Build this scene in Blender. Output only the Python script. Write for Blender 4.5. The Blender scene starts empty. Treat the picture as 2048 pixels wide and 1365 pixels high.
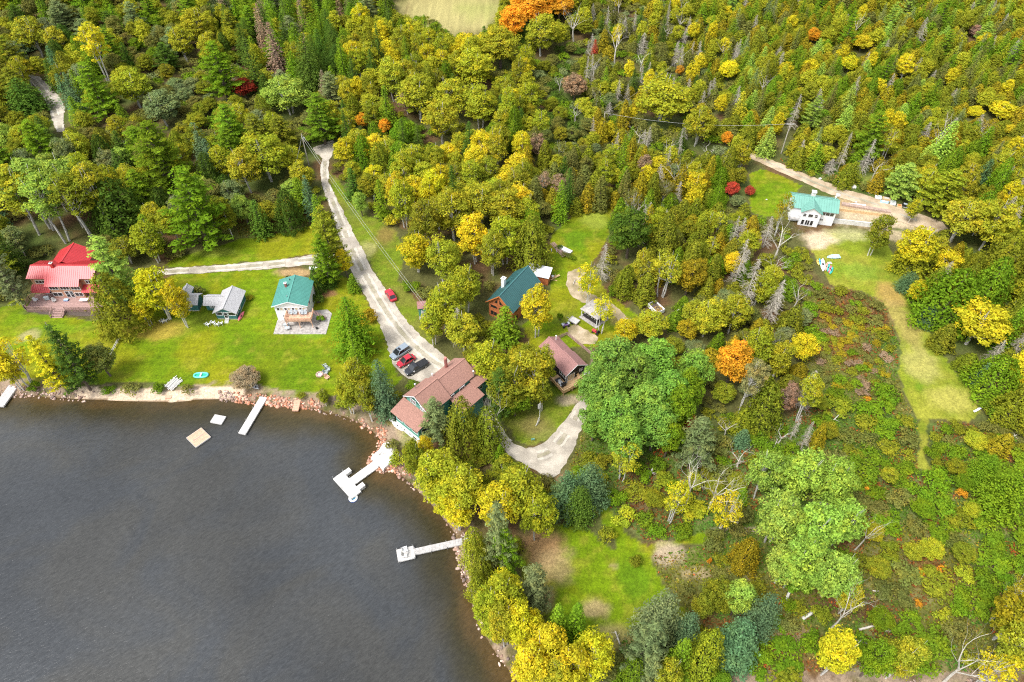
import bpy, math, random
import numpy as np
from math import radians, sin, cos, pi, sqrt, atan2, hypot, degrees
S = bpy.context.scene; COL = S.collection
# ---------------------------------------------------------------- camera, sky, sun, exposure
F = 1420.0; TH = radians(47); CAMH = 120.0; LZ = 1.0
cam = bpy.data.cameras.new('camera'); co = bpy.data.objects.new('camera', cam); COL.objects.link(co)
co.location = (0, 0, CAMH); co.rotation_euler = (radians(90) - TH, 0, 0)
cam.sensor_width = 36.0; cam.lens = F / 2048 * 36.0; cam.clip_end = 9000; cam.clip_start = 0.5
S.camera = co
SUN_EL, SUN_AZ = 58, 232          # azimuth of the sun seen from the scene, clockwise from +Y
w = bpy.data.worlds.new('World'); S.world = w; w.use_nodes = True
wn = w.node_tree; bgn = wn.nodes['Background']
sky = wn.nodes.new('ShaderNodeTexSky'); sky.sky_type = 'NISHITA'; sky.sun_disc = False
sky.sun_elevation = radians(SUN_EL); sky.sun_rotation = radians(SUN_AZ); sky.dust_density = 2.5
hs = wn.nodes.new('ShaderNodeHueSaturation'); hs.inputs['Saturation'].default_value = 0.38
wn.links.new(sky.outputs[0], hs.inputs['Color']); wn.links.new(hs.outputs[0], bgn.inputs['Color'])
bgn.inputs['Strength'].default_value = 0.15
sl = bpy.data.lights.new('sun', 'SUN'); so = bpy.data.objects.new('sun', sl); COL.objects.link(so)
sl.energy = 1.8; sl.angle = radians(18); sl.color = (1, 0.975, 0.94)
az = radians(SUN_AZ); el = radians(SUN_EL)
from mathutils import Vector, Matrix
sd = Vector((sin(az) * cos(el), cos(az) * cos(el), sin(el)))
so.rotation_euler = sd.to_track_quat('Z', 'Y').to_euler(); so.location = (0, 0, 200)
S.view_settings.view_transform = 'Standard'; S.view_settings.look = 'None'
S.view_settings.exposure = 1.0; S.cycles.sample_clamp_indirect = 3; S.cycles.sample_clamp_direct = 5; S.view_settings.gamma = 1
S.render.engine = 'CYCLES'
S.cycles.max_bounces = 5; S.cycles.diffuse_bounces = 3; S.cycles.glossy_bounces = 2; S.cycles.transmission_bounces = 2
S.cycles.transparent_max_bounces = 4; S.cycles.caustics_reflective = False; S.cycles.caustics_refractive = False
S.cycles.use_denoising = False; S.cycles.filter_width = 1.15

# ---------------------------------------------------------------- pixels of the photo <-> places on the land
def G(u, v, z=LZ):
    a = u - 1024; b = 682.5 - v
    dy = F * cos(TH) + b * sin(TH); dz = -F * sin(TH) + b * cos(TH)
    t = (z - CAMH) / dz
    return (a * t, dy * t, z)
def PX(x, y, z=LZ):
    zc = y * cos(TH) + (CAMH - z) * sin(TH); yc = y * sin(TH) - (CAMH - z) * cos(TH)
    return (1024 + F * x / zc, 682.5 - F * yc / zc)
def inpoly(px, py, poly):
    px = np.asarray(px, float); py = np.asarray(py, float); r = np.zeros(px.shape, bool)
    n = len(poly)
    for i in range(n):
        x1, y1 = poly[i]; x2, y2 = poly[(i + 1) % n]
        if y1 == y2: continue
        c = ((y1 > py) != (y2 > py)) & (px < (x2 - x1) * (py - y1) / (y2 - y1) + x1)
        r ^= c
    return r
def W(poly, z=LZ): return [G(u, v, z)[:2] for u, v in poly]
def vn(x, y, s, seed=0):
    x = np.asarray(x, float) / s; y = np.asarray(y, float) / s
    xi = np.floor(x).astype(np.int64); yi = np.floor(y).astype(np.int64); fx = x - xi; fy = y - yi
    fx = fx * fx * (3 - 2 * fx); fy = fy * fy * (3 - 2 * fy)
    def h(a, b):
        n = (a * 374761393 + b * 668265263 + seed * 974711 + 12345) & 0x7fffffff
        n = ((n ^ (n >> 13)) * 1274126177) & 0x7fffffff
        return ((n ^ (n >> 16)) & 0xffff) / 65535.0
    return (h(xi, yi) * (1 - fx) + h(xi + 1, yi) * fx) * (1 - fy) + (h(xi, yi + 1) * (1 - fx) + h(xi + 1, yi + 1) * fx) * fy
def fbm(x, y, s, seed=0): return vn(x, y, s, seed) * .5 + vn(x, y, s / 2.1, seed + 1) * .3 + vn(x, y, s / 4.3, seed + 2) * .2

# ---------------------------------------------------------------- materials
MATS = {}
def mat(name, col, rough=.7, metal=0, var=.15, scale=3.0, bump=0, spec=.5, tint=True):
    if name in MATS: return MATS[name]
    m = bpy.data.materials.new(name); m.use_nodes = True; nt = m.node_tree; b = nt.nodes['Principled BSDF']
    b.inputs['Roughness'].default_value = rough; b.inputs['Metallic'].default_value = metal
    b.inputs['Specular IOR Level'].default_value = spec
    tc = nt.nodes.new('ShaderNodeTexCoord'); nz = nt.nodes.new('ShaderNodeTexNoise')
    nz.inputs['Scale'].default_value = scale; nz.inputs['Detail'].default_value = 5
    nt.links.new(tc.outputs['Object'], nz.inputs['Vector'])
    mr = nt.nodes.new('ShaderNodeMapRange'); mr.inputs['From Min'].default_value = .3; mr.inputs['From Max'].default_value = .7
    mr.inputs['To Min'].default_value = 1 - var; mr.inputs['To Max'].default_value = 1 + var
    nt.links.new(nz.outputs['Fac'], mr.inputs['Value'])
    vm = nt.nodes.new('ShaderNodeVectorMath'); vm.operation = 'SCALE'; vm.inputs[0].default_value = col[:3]
    nt.links.new(mr.outputs[0], vm.inputs['Scale'])
    out = vm.outputs[0]
    if tint:
        at = nt.nodes.new('ShaderNodeAttribute'); at.attribute_name = 'tint'
        v2 = nt.nodes.new('ShaderNodeVectorMath'); v2.operation = 'MULTIPLY'
        nt.links.new(out, v2.inputs[0]); nt.links.new(at.outputs['Color'], v2.inputs[1]); out = v2.outputs[0]
    nt.links.new(out, b.inputs['Base Color'])
    if bump:
        bp = nt.nodes.new('ShaderNodeBump'); bp.inputs['Strength'].default_value = bump; bp.inputs['Distance'].default_value = .05
        nt.links.new(nz.outputs['Fac'], bp.inputs['Height']); nt.links.new(bp.outputs[0], b.inputs['Normal'])
    MATS[name] = m; return m

def foliage(name, trans=.28):
    m = bpy.data.materials.new(name); m.use_nodes = True; nt = m.node_tree; nt.nodes.clear()
    L = nt.links.new; N = nt.nodes.new
    oi = N('ShaderNodeObjectInfo'); at = N('ShaderNodeAttribute'); at.attribute_name = 'tint'
    sp = N('ShaderNodeSeparateColor'); L(at.outputs['Color'], sp.inputs[0])
    geo = N('ShaderNodeNewGeometry'); nz = N('ShaderNodeTexNoise'); nz.inputs['Scale'].default_value = .45; nz.inputs['Detail'].default_value = 2
    L(geo.outputs['Position'], nz.inputs['Vector'])
    mr = N('ShaderNodeMapRange'); mr.inputs['From Min'].default_value = .35; mr.inputs['From Max'].default_value = .68
    L(nz.outputs['Fac'], mr.inputs['Value'])
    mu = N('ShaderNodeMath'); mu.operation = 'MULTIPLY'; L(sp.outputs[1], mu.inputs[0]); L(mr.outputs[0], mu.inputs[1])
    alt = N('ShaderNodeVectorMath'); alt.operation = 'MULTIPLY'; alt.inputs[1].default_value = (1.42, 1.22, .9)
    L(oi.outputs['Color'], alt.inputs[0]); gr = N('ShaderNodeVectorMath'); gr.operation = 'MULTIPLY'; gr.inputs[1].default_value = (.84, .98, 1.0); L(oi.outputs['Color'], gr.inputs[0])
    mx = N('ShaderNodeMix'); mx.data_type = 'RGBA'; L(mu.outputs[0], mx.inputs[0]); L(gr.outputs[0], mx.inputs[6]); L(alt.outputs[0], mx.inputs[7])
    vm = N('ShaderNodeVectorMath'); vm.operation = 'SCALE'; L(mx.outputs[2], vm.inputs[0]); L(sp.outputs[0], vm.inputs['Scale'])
    d = N('ShaderNodeBsdfDiffuse'); t = N('ShaderNodeBsdfTranslucent'); ms = N('ShaderNodeMixShader'); ms.inputs[0].default_value = trans
    L(vm.outputs[0], d.inputs['Color']); L(vm.outputs[0], t.inputs['Color']); L(d.outputs[0], ms.inputs[1]); L(t.outputs[0], ms.inputs[2])
    o = N('ShaderNodeOutputMaterial'); L(ms.outputs[0], o.inputs['Surface'])
    return m
FOL = foliage('foliage')
BARK = {'white': mat('birch_bark', (.50, .48, .43), .8, var=.35, scale=2.5), 'brown': mat('brown_bark', (.13, .10, .075), .9, var=.3, scale=2),
        'snag': mat('weathered_snag', (.40, .36, .29), .9, var=.3, scale=1.5), 'grey': mat('dead_wood', (.54, .50, .43), .85, var=.25, scale=1.5)}

# ---------------------------------------------------------------- mesh builder
class MB:
    def __init__(s): s.v = []; s.f = []; s.t = []
    def quad(s, a, b, c, d, t=1): n = len(s.v); s.v += [a, b, c, d]; s.f.append((n, n + 1, n + 2, n + 3)); s.t.append(t); return s
    def tri(s, a, b, c, t=1): n = len(s.v); s.v += [a, b, c]; s.f.append((n, n + 1, n + 2)); s.t.append(t); return s
    def box(s, x0, x1, y0, y1, z0, z1, t=1):
        n = len(s.v); s.v += [(x0, y0, z0), (x1, y0, z0), (x1, y1, z0), (x0, y1, z0), (x0, y0, z1), (x1, y0, z1), (x1, y1, z1), (x0, y1, z1)]
        for f in ((0, 3, 2, 1), (4, 5, 6, 7), (0, 1, 5, 4), (1, 2, 6, 5), (2, 3, 7, 6), (3, 0, 4, 7)): s.f.append(tuple(n + i for i in f)); s.t.append(t)
        return s
    def beam(s, p, q, wd, h=None, up=(0, 0, 1), t=1):
        h = h or wd; p = Vector(p); q = Vector(q); d = (q - p).normalized(); u = Vector(up)
        if abs(d.dot(u)) > .98: u = Vector((0, 1, 0))
        a = d.cross(u).normalized() * wd / 2; b = a.cross(d).normalized() * h / 2; n = len(s.v)
        for c in (p, q):
            for m, k in ((-1, -1), (1, -1), (1, 1), (-1, 1)): s.v.append(tuple(c + a * m + b * k))
        for f in ((0, 1, 2, 3), (7, 6, 5, 4), (0, 4, 5, 1), (1, 5, 6, 2), (2, 6, 7, 3), (3, 7, 4, 0)): s.f.append(tuple(n + i for i in f)); s.t.append(t)
        return s
    def tube(s, pts, rad, n=8, cap=True, t=1):
        pts = [Vector(p) for p in pts]; base = len(s.v)
        if not hasattr(rad, '__len__'): rad = [rad] * len(pts)
        for i, p in enumerate(pts):
            d = (pts[min(i + 1, len(pts) - 1)] - pts[max(i - 1, 0)]).normalized(); u = Vector((0, 0, 1)) if abs(d.z) < .9 else Vector((1, 0, 0))
            a = d.cross(u).normalized(); b = d.cross(a).normalized()
            for k in range(n): an = 2 * pi * k / n; s.v.append(tuple(p + (a * cos(an) + b * sin(an)) * rad[i]))
        for i in range(len(pts) - 1):
            for k in range(n):
                k2 = (k + 1) % n; s.f.append((base + i * n + k, base + i * n + k2, base + (i + 1) * n + k2, base + (i + 1) * n + k)); s.t.append(t)
        if cap:
            s.f.append(tuple(base + k for k in range(n))); s.t.append(t)
            s.f.append(tuple(base + (len(pts) - 1) * n + k for k in reversed(range(n)))); s.t.append(t)
        return s
    def prism(s, poly, z0, z1, t=1):
        n = len(s.v); k = len(poly); s.v += [(x, y, z0) for x, y in poly] + [(x, y, z1) for x, y in poly]
        s.f.append(tuple(n + i for i in reversed(range(k)))); s.t.append(t); s.f.append(tuple(n + k + i for i in range(k))); s.t.append(t)
        for i in range(k): j = (i + 1) % k; s.f.append((n + i, n + j, n + k + j, n + k + i)); s.t.append(t)
        return s
    def extr(s, pts, d, t=1):      # pts planar 3d polygon, extruded by vector d
        n = len(s.v); k = len(pts); s.v += [tuple(p) for p in pts] + [(p[0] + d[0], p[1] + d[1], p[2] + d[2]) for p in pts]
        s.f.append(tuple(n + i for i in range(k))); s.t.append(t); s.f.append(tuple(n + k + i for i in reversed(range(k)))); s.t.append(t)
        for i in range(k): j = (i + 1) % k; s.f.append((n + i, n + k + i, n + k + j, n + j)); s.t.append(t)
        return s
    def loft(s, rings, t=1, cap=True):
        base = len(s.v); n = len(rings[0])
        for r in rings: s.v += [tuple(p) for p in r]
        for i in range(len(rings) - 1):
            for k in range(n): k2 = (k + 1) % n; s.f.append((base + i * n + k, base + i * n + k2, base + (i + 1) * n + k2, base + (i + 1) * n + k)); s.t.append(t)
        if cap:
            s.f.append(tuple(base + k for k in reversed(range(n)))); s.t.append(t); s.f.append(tuple(base + (len(rings) - 1) * n + k for k in range(n))); s.t.append(t)
        return s
    def xf(s, M): s.v = [tuple(M @ Vector(p)) for p in s.v]; return s
    def add(s, o, M=None):
        n = len(s.v); s.v += [tuple(M @ Vector(p)) for p in o.v] if M else o.v
        s.f += [tuple(n + i for i in f) for f in o.f]; s.t += o.t; return s
    def mesh(s, name, m, smooth=False):
        me = bpy.data.meshes.new(name); me.from_pydata(s.v, [], s.f); me.materials.append(m)
        a = me.attributes.new('tint', 'FLOAT_COLOR', 'FACE')
        c = []
        for t in s.t: c += ([t, t, t, 1] if not hasattr(t, '__len__') else [t[0], t[1], t[2], 1])
        a.data.foreach_set('color', c)
        if smooth: me.polygons.foreach_set('use_smooth', [True] * len(me.polygons))
        me.update(); return me
    def build(s, name, m, parent=None, smooth=False, loc=None):
        o = bpy.data.objects.new(name, s.mesh(name, m, smooth)); COL.objects.link(o)
        if parent: o.parent = parent
        if loc: o.location = loc
        return o
def tag(o, label, cat, group=None, kind=None):
    o['label'] = label; o['category'] = cat
    if group: o['group'] = group
    if kind: o['kind'] = kind
    return o
def struct(o, kind='structure'): o['kind'] = kind; return o
def thing(name, label, cat, loc, rz=0, group=None):
    o = bpy.data.objects.new(name, None); COL.objects.link(o); o.location = loc; o.rotation_euler = (0, 0, rz); o.empty_display_size = .3
    return tag(o, label, cat, group)
def clone(o, loc, rz, label=None, group=None):
    def rec(a, par):
        c = a.copy(); COL.objects.link(c)
        if par: c.parent = par
        for ch in KIDS.get(a.name, []): rec(ch, c)
        return c
    KIDS = {}
    for x in bpy.data.objects:
        if x.parent: KIDS.setdefault(x.parent.name, []).append(x)
    c = rec(o, None); c.location = loc; c.rotation_euler = (0, 0, rz)
    if label: c['label'] = label
    if group: c['group'] = group
    return c
def npmesh(name, V, Fq, m, tint=None, k=4):
    me = bpy.data.meshes.new(name); V = np.asarray(V, np.float32); Fq = np.asarray(Fq, np.int32)
    me.vertices.add(len(V)); me.vertices.foreach_set('co', V.ravel())
    nf = len(Fq); me.loops.add(nf * k); me.loops.foreach_set('vertex_index', Fq.ravel())
    me.polygons.add(nf); me.polygons.foreach_set('loop_start', np.arange(0, nf * k, k, dtype=np.int32))
    me.update(calc_edges=True)
    if m: me.materials.append(m)
    if tint is not None:
        a = me.attributes.new('tint', 'FLOAT_COLOR', 'FACE'); t = np.ones((nf, 4), np.float32); t[:, :tint.shape[1]] = tint
        a.data.foreach_set('color', t.ravel())
    return me
# ---------------------------------------------------------------- where things are in the photo (pixel outlines)
SHORE = [(-420, 760), (-200, 775), (0, 786), (30, 792), (60, 790), (100, 795), (140, 797), (200, 800), (250, 802), (300, 803), (345, 805), (400, 799), (440, 798), (480, 801),
 (520, 806), (560, 810), (600, 814), (630, 816), (660, 826), (690, 833), (720, 846), (745, 862), (763, 880), (758, 900), (744, 915), (742, 928), (760, 942), (782, 938),
 (800, 948), (830, 975), (860, 1005), (890, 1040), (912, 1068), (916, 1090), (922, 1130), (934, 1165), (948, 1192), (955, 1225), (966, 1262), (985, 1295), (1010, 1330),
 (1045, 1372), (1120, 1425), (1300, 1420), (1500, 1405), (1600, 1394), (1750, 1392), (1900, 1386), (2060, 1378), (2300, 1366), (2500, 1356)]
SH = np.array([G(u, v, 0)[:2] for u, v in SHORE])
LAKE = [tuple(p) for p in SH] + [(400, -900), (-900, -900), (-900, SH[0][1])]
def shoredist(x, y):
    x = np.asarray(x, float); y = np.asarray(y, float); d = np.full(x.shape, 1e9)
    for i in range(len(SH) - 1):
        ax, ay = SH[i]; bx, by = SH[i + 1]; dx, dy = bx - ax, by - ay; L = dx * dx + dy * dy
        t = np.clip(((x - ax) * dx + (y - ay) * dy) / L, 0, 1)
        d = np.minimum(d, np.hypot(x - ax - t * dx, y - ay - t * dy))
    return np.where(inpoly(x, y, LAKE), -d, d)
LAWNS = {
 'big': [(357, 549), (500, 541), (556, 536), (572, 560), (620, 560), (640, 540), (700, 560), (725, 590), (760, 650), (778, 690), (790, 735), (800, 765), (770, 790), (745, 790), (700, 790), (660, 794), (600, 795), (560, 792), (530, 782), (440, 776), (330, 768),
   (250, 766), (200, 768), (150, 762), (60, 770), (0, 760), (-60, 750), (-60, 640), (10, 612), (40, 590), (60, 625), (180, 640), (270, 640), (300, 560)],
 'upper': [(330, 530), (352, 515), (400, 505), (470, 480), (560, 468), (640, 448), (645, 508), (540, 522), (450, 529), (350, 536)],
 'roadside': [(655, 345), (672, 350), (700, 400), (735, 430), (790, 460), (806, 500), (794, 560), (830, 600), (850, 650), (868, 690), (840, 690), (812, 648), (790, 612), (764, 572), (730, 512), (690, 432), (660, 380)],
 'centre': [(1098, 480), (1112, 460), (1150, 430), (1226, 412), (1220, 470), (1200, 505), (1180, 535), (1215, 585), (1275, 632), (1255, 668), (1215, 690), (1140, 695), (1060, 695), (1045, 650), (1090, 600), (1105, 560), (1098, 520)],
 'loop': [(1090, 770), (1120, 770), (1172, 775), (1150, 812), (1125, 850), (1095, 882), (1062, 896), (1035, 880), (1010, 845), (1000, 810), (1040, 800)],
 'cove': [(1195, 1012), (1212, 1014), (1262, 1072), (1292, 1088), (1340, 1082), (1400, 1066), (1445, 1060), (1446, 1078), (1390, 1092), (1330, 1095), (1304, 1108), (1310, 1140), (1335, 1185), (1380, 1235), (1372, 1275), (1262, 1250), (1235, 1300), (1180, 1320), (1120, 1280), (1050, 1180), (1045, 1100), (1110, 1045), (1170, 1060), (1228, 1098), (1238, 1095), (1205, 1050)],
 'upright': [(1500, 345), (1520, 338), (1562, 352), (1604, 372), (1580, 400), (1562, 440), (1500, 425)],
 'right': [(1622, 500), (1640, 470), (1700, 465), (1770, 475), (1800, 540), (1812, 580), (1838, 625), (1868, 685), (1908, 745), (1948, 790), (1958, 825), (1935, 843), (1862, 838), (1856, 870), (1852, 925), (1880, 950), (1850, 945), (1836, 938), (1838, 840), (1812, 800), (1798, 745), (1802, 690), (1785, 640), (1768, 605), (1730, 585), (1660, 570)],
 'house': [(788, 845), (812, 870), (838, 885), (850, 900), (818, 900), (800, 890), (785, 868), (770, 845), (780, 820)],
}
ROADS = {
 'gravel_road': ('gravel', [(625, 297), (665, 280), (669, 284), (668, 297), (663, 312), (657, 326), (652, 340), (656, 362), (672, 395), (690, 430), (705, 463), (730, 508), (745, 542), (766, 572), (790, 608), (815, 645), (850, 680), (880, 704), (905, 728), (935, 752), (965, 780), (983, 812), (1000, 850), (1022, 884), (1050, 897), (1076, 893), (1100, 876), (1130, 841), (1150, 815), (1170, 790), (1205, 770), (1215, 790), (1190, 820), (1168, 845), (1158, 868), (1148, 895), (1136, 918), (1118, 948), (1105, 958), (1080, 948), (1050, 930), (1020, 912), (1000, 892), (980, 862), (960, 822), (945, 792), (930, 775), (900, 770), (850, 768), (815, 757), (796, 742), (783, 722), (776, 700), (772, 680), (762, 655), (745, 622), (730, 592), (712, 562), (700, 532), (690, 502), (680, 480), (671, 450), (660, 415), (648, 385), (641, 357), (643, 335), (645, 318), (630, 306)]),
 'driveway': ('gravel', [(702, 508), (640, 507), (600, 515), (540, 522), (450, 530), (355, 536), (310, 541), (300, 553), (355, 549), (420, 546), (500, 541), (555, 537), (600, 532), (640, 530), (690, 534), (715, 545)]),
 'woods_road': ('gravel', [(28, 142), (45, 146), (78, 154), (102, 175), (120, 196), (130, 215), (127, 240), (130, 265), (114, 265), (106, 245), (98, 220), (88, 194), (72, 170), (52, 154), (28, 147)]),
 'dirt_road': ('dirt', [(1490, 303), (1525, 314), (1560, 327), (1600, 345), (1650, 364), (1700, 382), (1750, 397), (1800, 417), (1850, 432), (1885, 446), (1895, 458), (1870, 466), (1840, 458), (1790, 440), (1740, 418), (1700, 402), (1650, 386), (1600, 362), (1560, 345), (1520, 326), (1490, 313)]),
 'gravel_track': ('track', [(1136, 545), (1160, 535), (1172, 548), (1160, 562), (1163, 580), (1185, 590), (1215, 603), (1240, 620), (1258, 640), (1250, 665), (1232, 660), (1236, 642), (1222, 625), (1195, 612), (1165, 605), (1142, 592), (1132, 570)]),
 'parking_pad': ('track', [(1134, 654), (1152, 648), (1176, 662), (1196, 676), (1188, 688), (1165, 690), (1140, 672)]),
}
BRUSH = [[(1640, 572), (1725, 588), (1766, 608), (1782, 645), (1798, 690), (1794, 745), (1808, 802), (1834, 842), (1834, 942), (1880, 955), (1862, 905), (1866, 845), (1938, 850), (2100, 900), (2100, 1345), (1200, 1345), (1260, 1262), (1376, 1278), (1384, 1238), (1312, 1142), (1306, 1112), (1450, 1085), (1450, 1058), (1292, 1084), (1214, 1010), (1195, 1008), (1130, 960), (1170, 850), (1500, 900), (1560, 850), (1640, 780), (1560, 640)],
 [(500, 395), (560, 400), (610, 395), (640, 440), (560, 462), (480, 476), (470, 440)], [(1560, 318), (1700, 350), (1775, 380), (1760, 395), (1700, 378), (1560, 322)]]
CLEARX = [  # other outlines that stay open to view: buildings, vehicles, docks, things on the lawns
 [(48, 560), (60, 525), (85, 515), (115, 508), (145, 490), (186, 505), (190, 560), (185, 640), (60, 640), (48, 600)],
 [(355, 590), (370, 580), (410, 583), (440, 575), (490, 580), (495, 640), (470, 655), (400, 655), (330, 655), (320, 630)],
 [(542, 545), (580, 540), (635, 555), (668, 630), (660, 672), (540, 675)],
 [(792, 822), (808, 790), (890, 732), (900, 720), (928, 730), (948, 760), (945, 800), (900, 830), (860, 860), (850, 885), (790, 870), (770, 850)],
 [(966, 600), (1010, 560), (1020, 553), (1058, 545), (1054, 525), (1105, 535), (1115, 570), (1070, 610), (1050, 655), (970, 640)],
 [(1095, 680), (1140, 665), (1185, 720), (1200, 750), (1180, 780), (1125, 805), (1095, 780)],
 [(1120, 635), (1160, 600), (1230, 600), (1235, 660), (1200, 690), (1120, 680)], [(1285, 600), (1335, 610), (1335, 645), (1285, 640)],
 [(1570, 380), (1690, 378), (1850, 400), (1850, 440), (1800, 500), (1640, 505), (1590, 480), (1572, 430)],
 [(835, 598), (862, 600), (862, 650), (835, 650)], [(1625, 500), (1690, 505), (1680, 560), (1630, 560)], [(785, 0), (820, -10), (1000, -10), (985, 45), (940, 62), (900, 60), (860, 30), (800, 22)],
 [(606, 282), (622, 285), (626, 335), (610, 330)], [(1555, 258), (1582, 262), (1570, 310), (1555, 308)], [(1300, 1095), (1350, 1085), (1390, 1095), (1420, 1150), (1360, 1165), (1310, 1130)]]
CLEAR = list(LAWNS.values()) + [p for _, p in ROADS.values()] + CLEARX
WATERPX = SHORE + [(2500, 2500), (-900, 2500), (-900, 760)]

# ---------------------------------------------------------------- ground: one sheet to the horizon, split along the lawns
def axis(lo, hi, st, far):
    a = list(np.arange(lo, hi, st)); s = st; x = a[-1]
    while x < far: s *= 1.12; x += s; a.append(x)
    s = st; x = lo; b = []
    while x > -far: s *= 1.12; x -= s; b.append(x)
    return np.array(b[::-1] + a)
XS = axis(-125, 125, .55, 5000); YS = axis(22, 215, .55, 5000)
GX, GY = np.meshgrid(XS, YS); nx, ny = len(XS), len(YS)
gx = GX.ravel(); gy = GY.ravel()
near = (np.abs(gx) < 420) & (gy > -60) & (gy < 460)
SD = np.full(gx.shape, 999.0); SD[near] = shoredist(gx[near], gy[near])
far_in = (~near) & inpoly(gx, gy, LAKE); SD[far_in] = -60
def gheight(sd): return np.where(sd > 0, LZ * np.clip(sd / 3.6, 0, 1) ** .8, np.maximum(-3.0, sd * .25))
gz = gheight(SD) 
jx = gx + (fbm(gx, gy, 3.0, 5) - .5) * 1.6; jy = gy + (fbm(gx, gy, 3.0, 9) - .5) * 1.6
def mix(a, b, t): return a * (1 - t[:, None]) + np.array(b)[None, :] * t[:, None]
n1 = fbm(gx, gy, 9, 1); n2 = fbm(gx, gy, 2.2, 2); n3 = fbm(gx, gy, 25, 3); n4 = vn(gx, gy, .9, 4)
def ss(x, a, b): t = np.clip((x - a) / (b - a), 0, 1); return t * t * (3 - 2 * t)
C = mix(np.tile(np.array([.10, .10, .03]), (len(gx), 1)), (.13, .075, .035), ss(n1, .45, .7))
C = mix(C, (.07, .11, .02), ss(n3, .5, .72) * .7)
brush = np.zeros(gx.shape, bool)
for p in BRUSH: brush |= inpoly(jx, jy, W(p))
bc = mix(np.tile(np.array([.13, .13, .03]), (len(gx), 1)), (.15, .07, .035), ss(n1, .55, .72) * .8); bc = mix(bc, (.08, .14, .025), ss(n3, .48, .62) * .8); bc = mix(bc, (.23, .2, .08), ss(n2, .62, .75) * .6)
C[brush] = bc[brush]
lawn = np.zeros(gx.shape, bool); lw = {}
for k, p in LAWNS.items(): lw[k] = inpoly(jx, jy, W(p)); lawn |= lw[k]
lawn &= SD > 2.0
lc = mix(np.tile(np.array([.135, .21, .004]), (len(gx), 1)), (.205, .215, .006), ss(n1, .38, .66)); lc = mix(lc, (.085, .155, .003), ss(n3, .52, .75) * .7); lc = mix(lc, (.29, .25, .03), ss(n2, .5, .8) * .4); lc *= (1 + .07 * np.sin(gy * 3.1 + n3 * 3))[:, None]
C[lawn] = lc[lawn]
k = lw['right'] & lawn; C[k] = mix(lc, (.27, .27, .035), .35 + .5 * ss(n1, .4, .6))[k]
k = (lw['loop'] | lw['roadside']) & lawn; C[k] = mix(lc, (.15, .16, .03), .3 + .5 * ss(n1, .4, .6))[k]
def blob(u, v, ru, rv, col, st=1.0, soft=.5):    # a patch of other ground, outline given in the photo
    global C
    cx, cy, _ = G(u, v); x2, y2, _ = G(u + ru, v); _, y3, _ = G(u, v - rv)
    rx = abs(x2 - cx); ry = abs(y3 - cy); d = np.hypot((jx - cx) / rx, (jy - cy) / ry) + (n2 - .5) * .7
    C = mix(C, col, (1 - ss(d, 1 - soft, 1 + soft * .4)) * st)
DRY = (.33, .24, .07); TAN = (.40, .29, .14); SAND = (.55, .44, .29)
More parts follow.
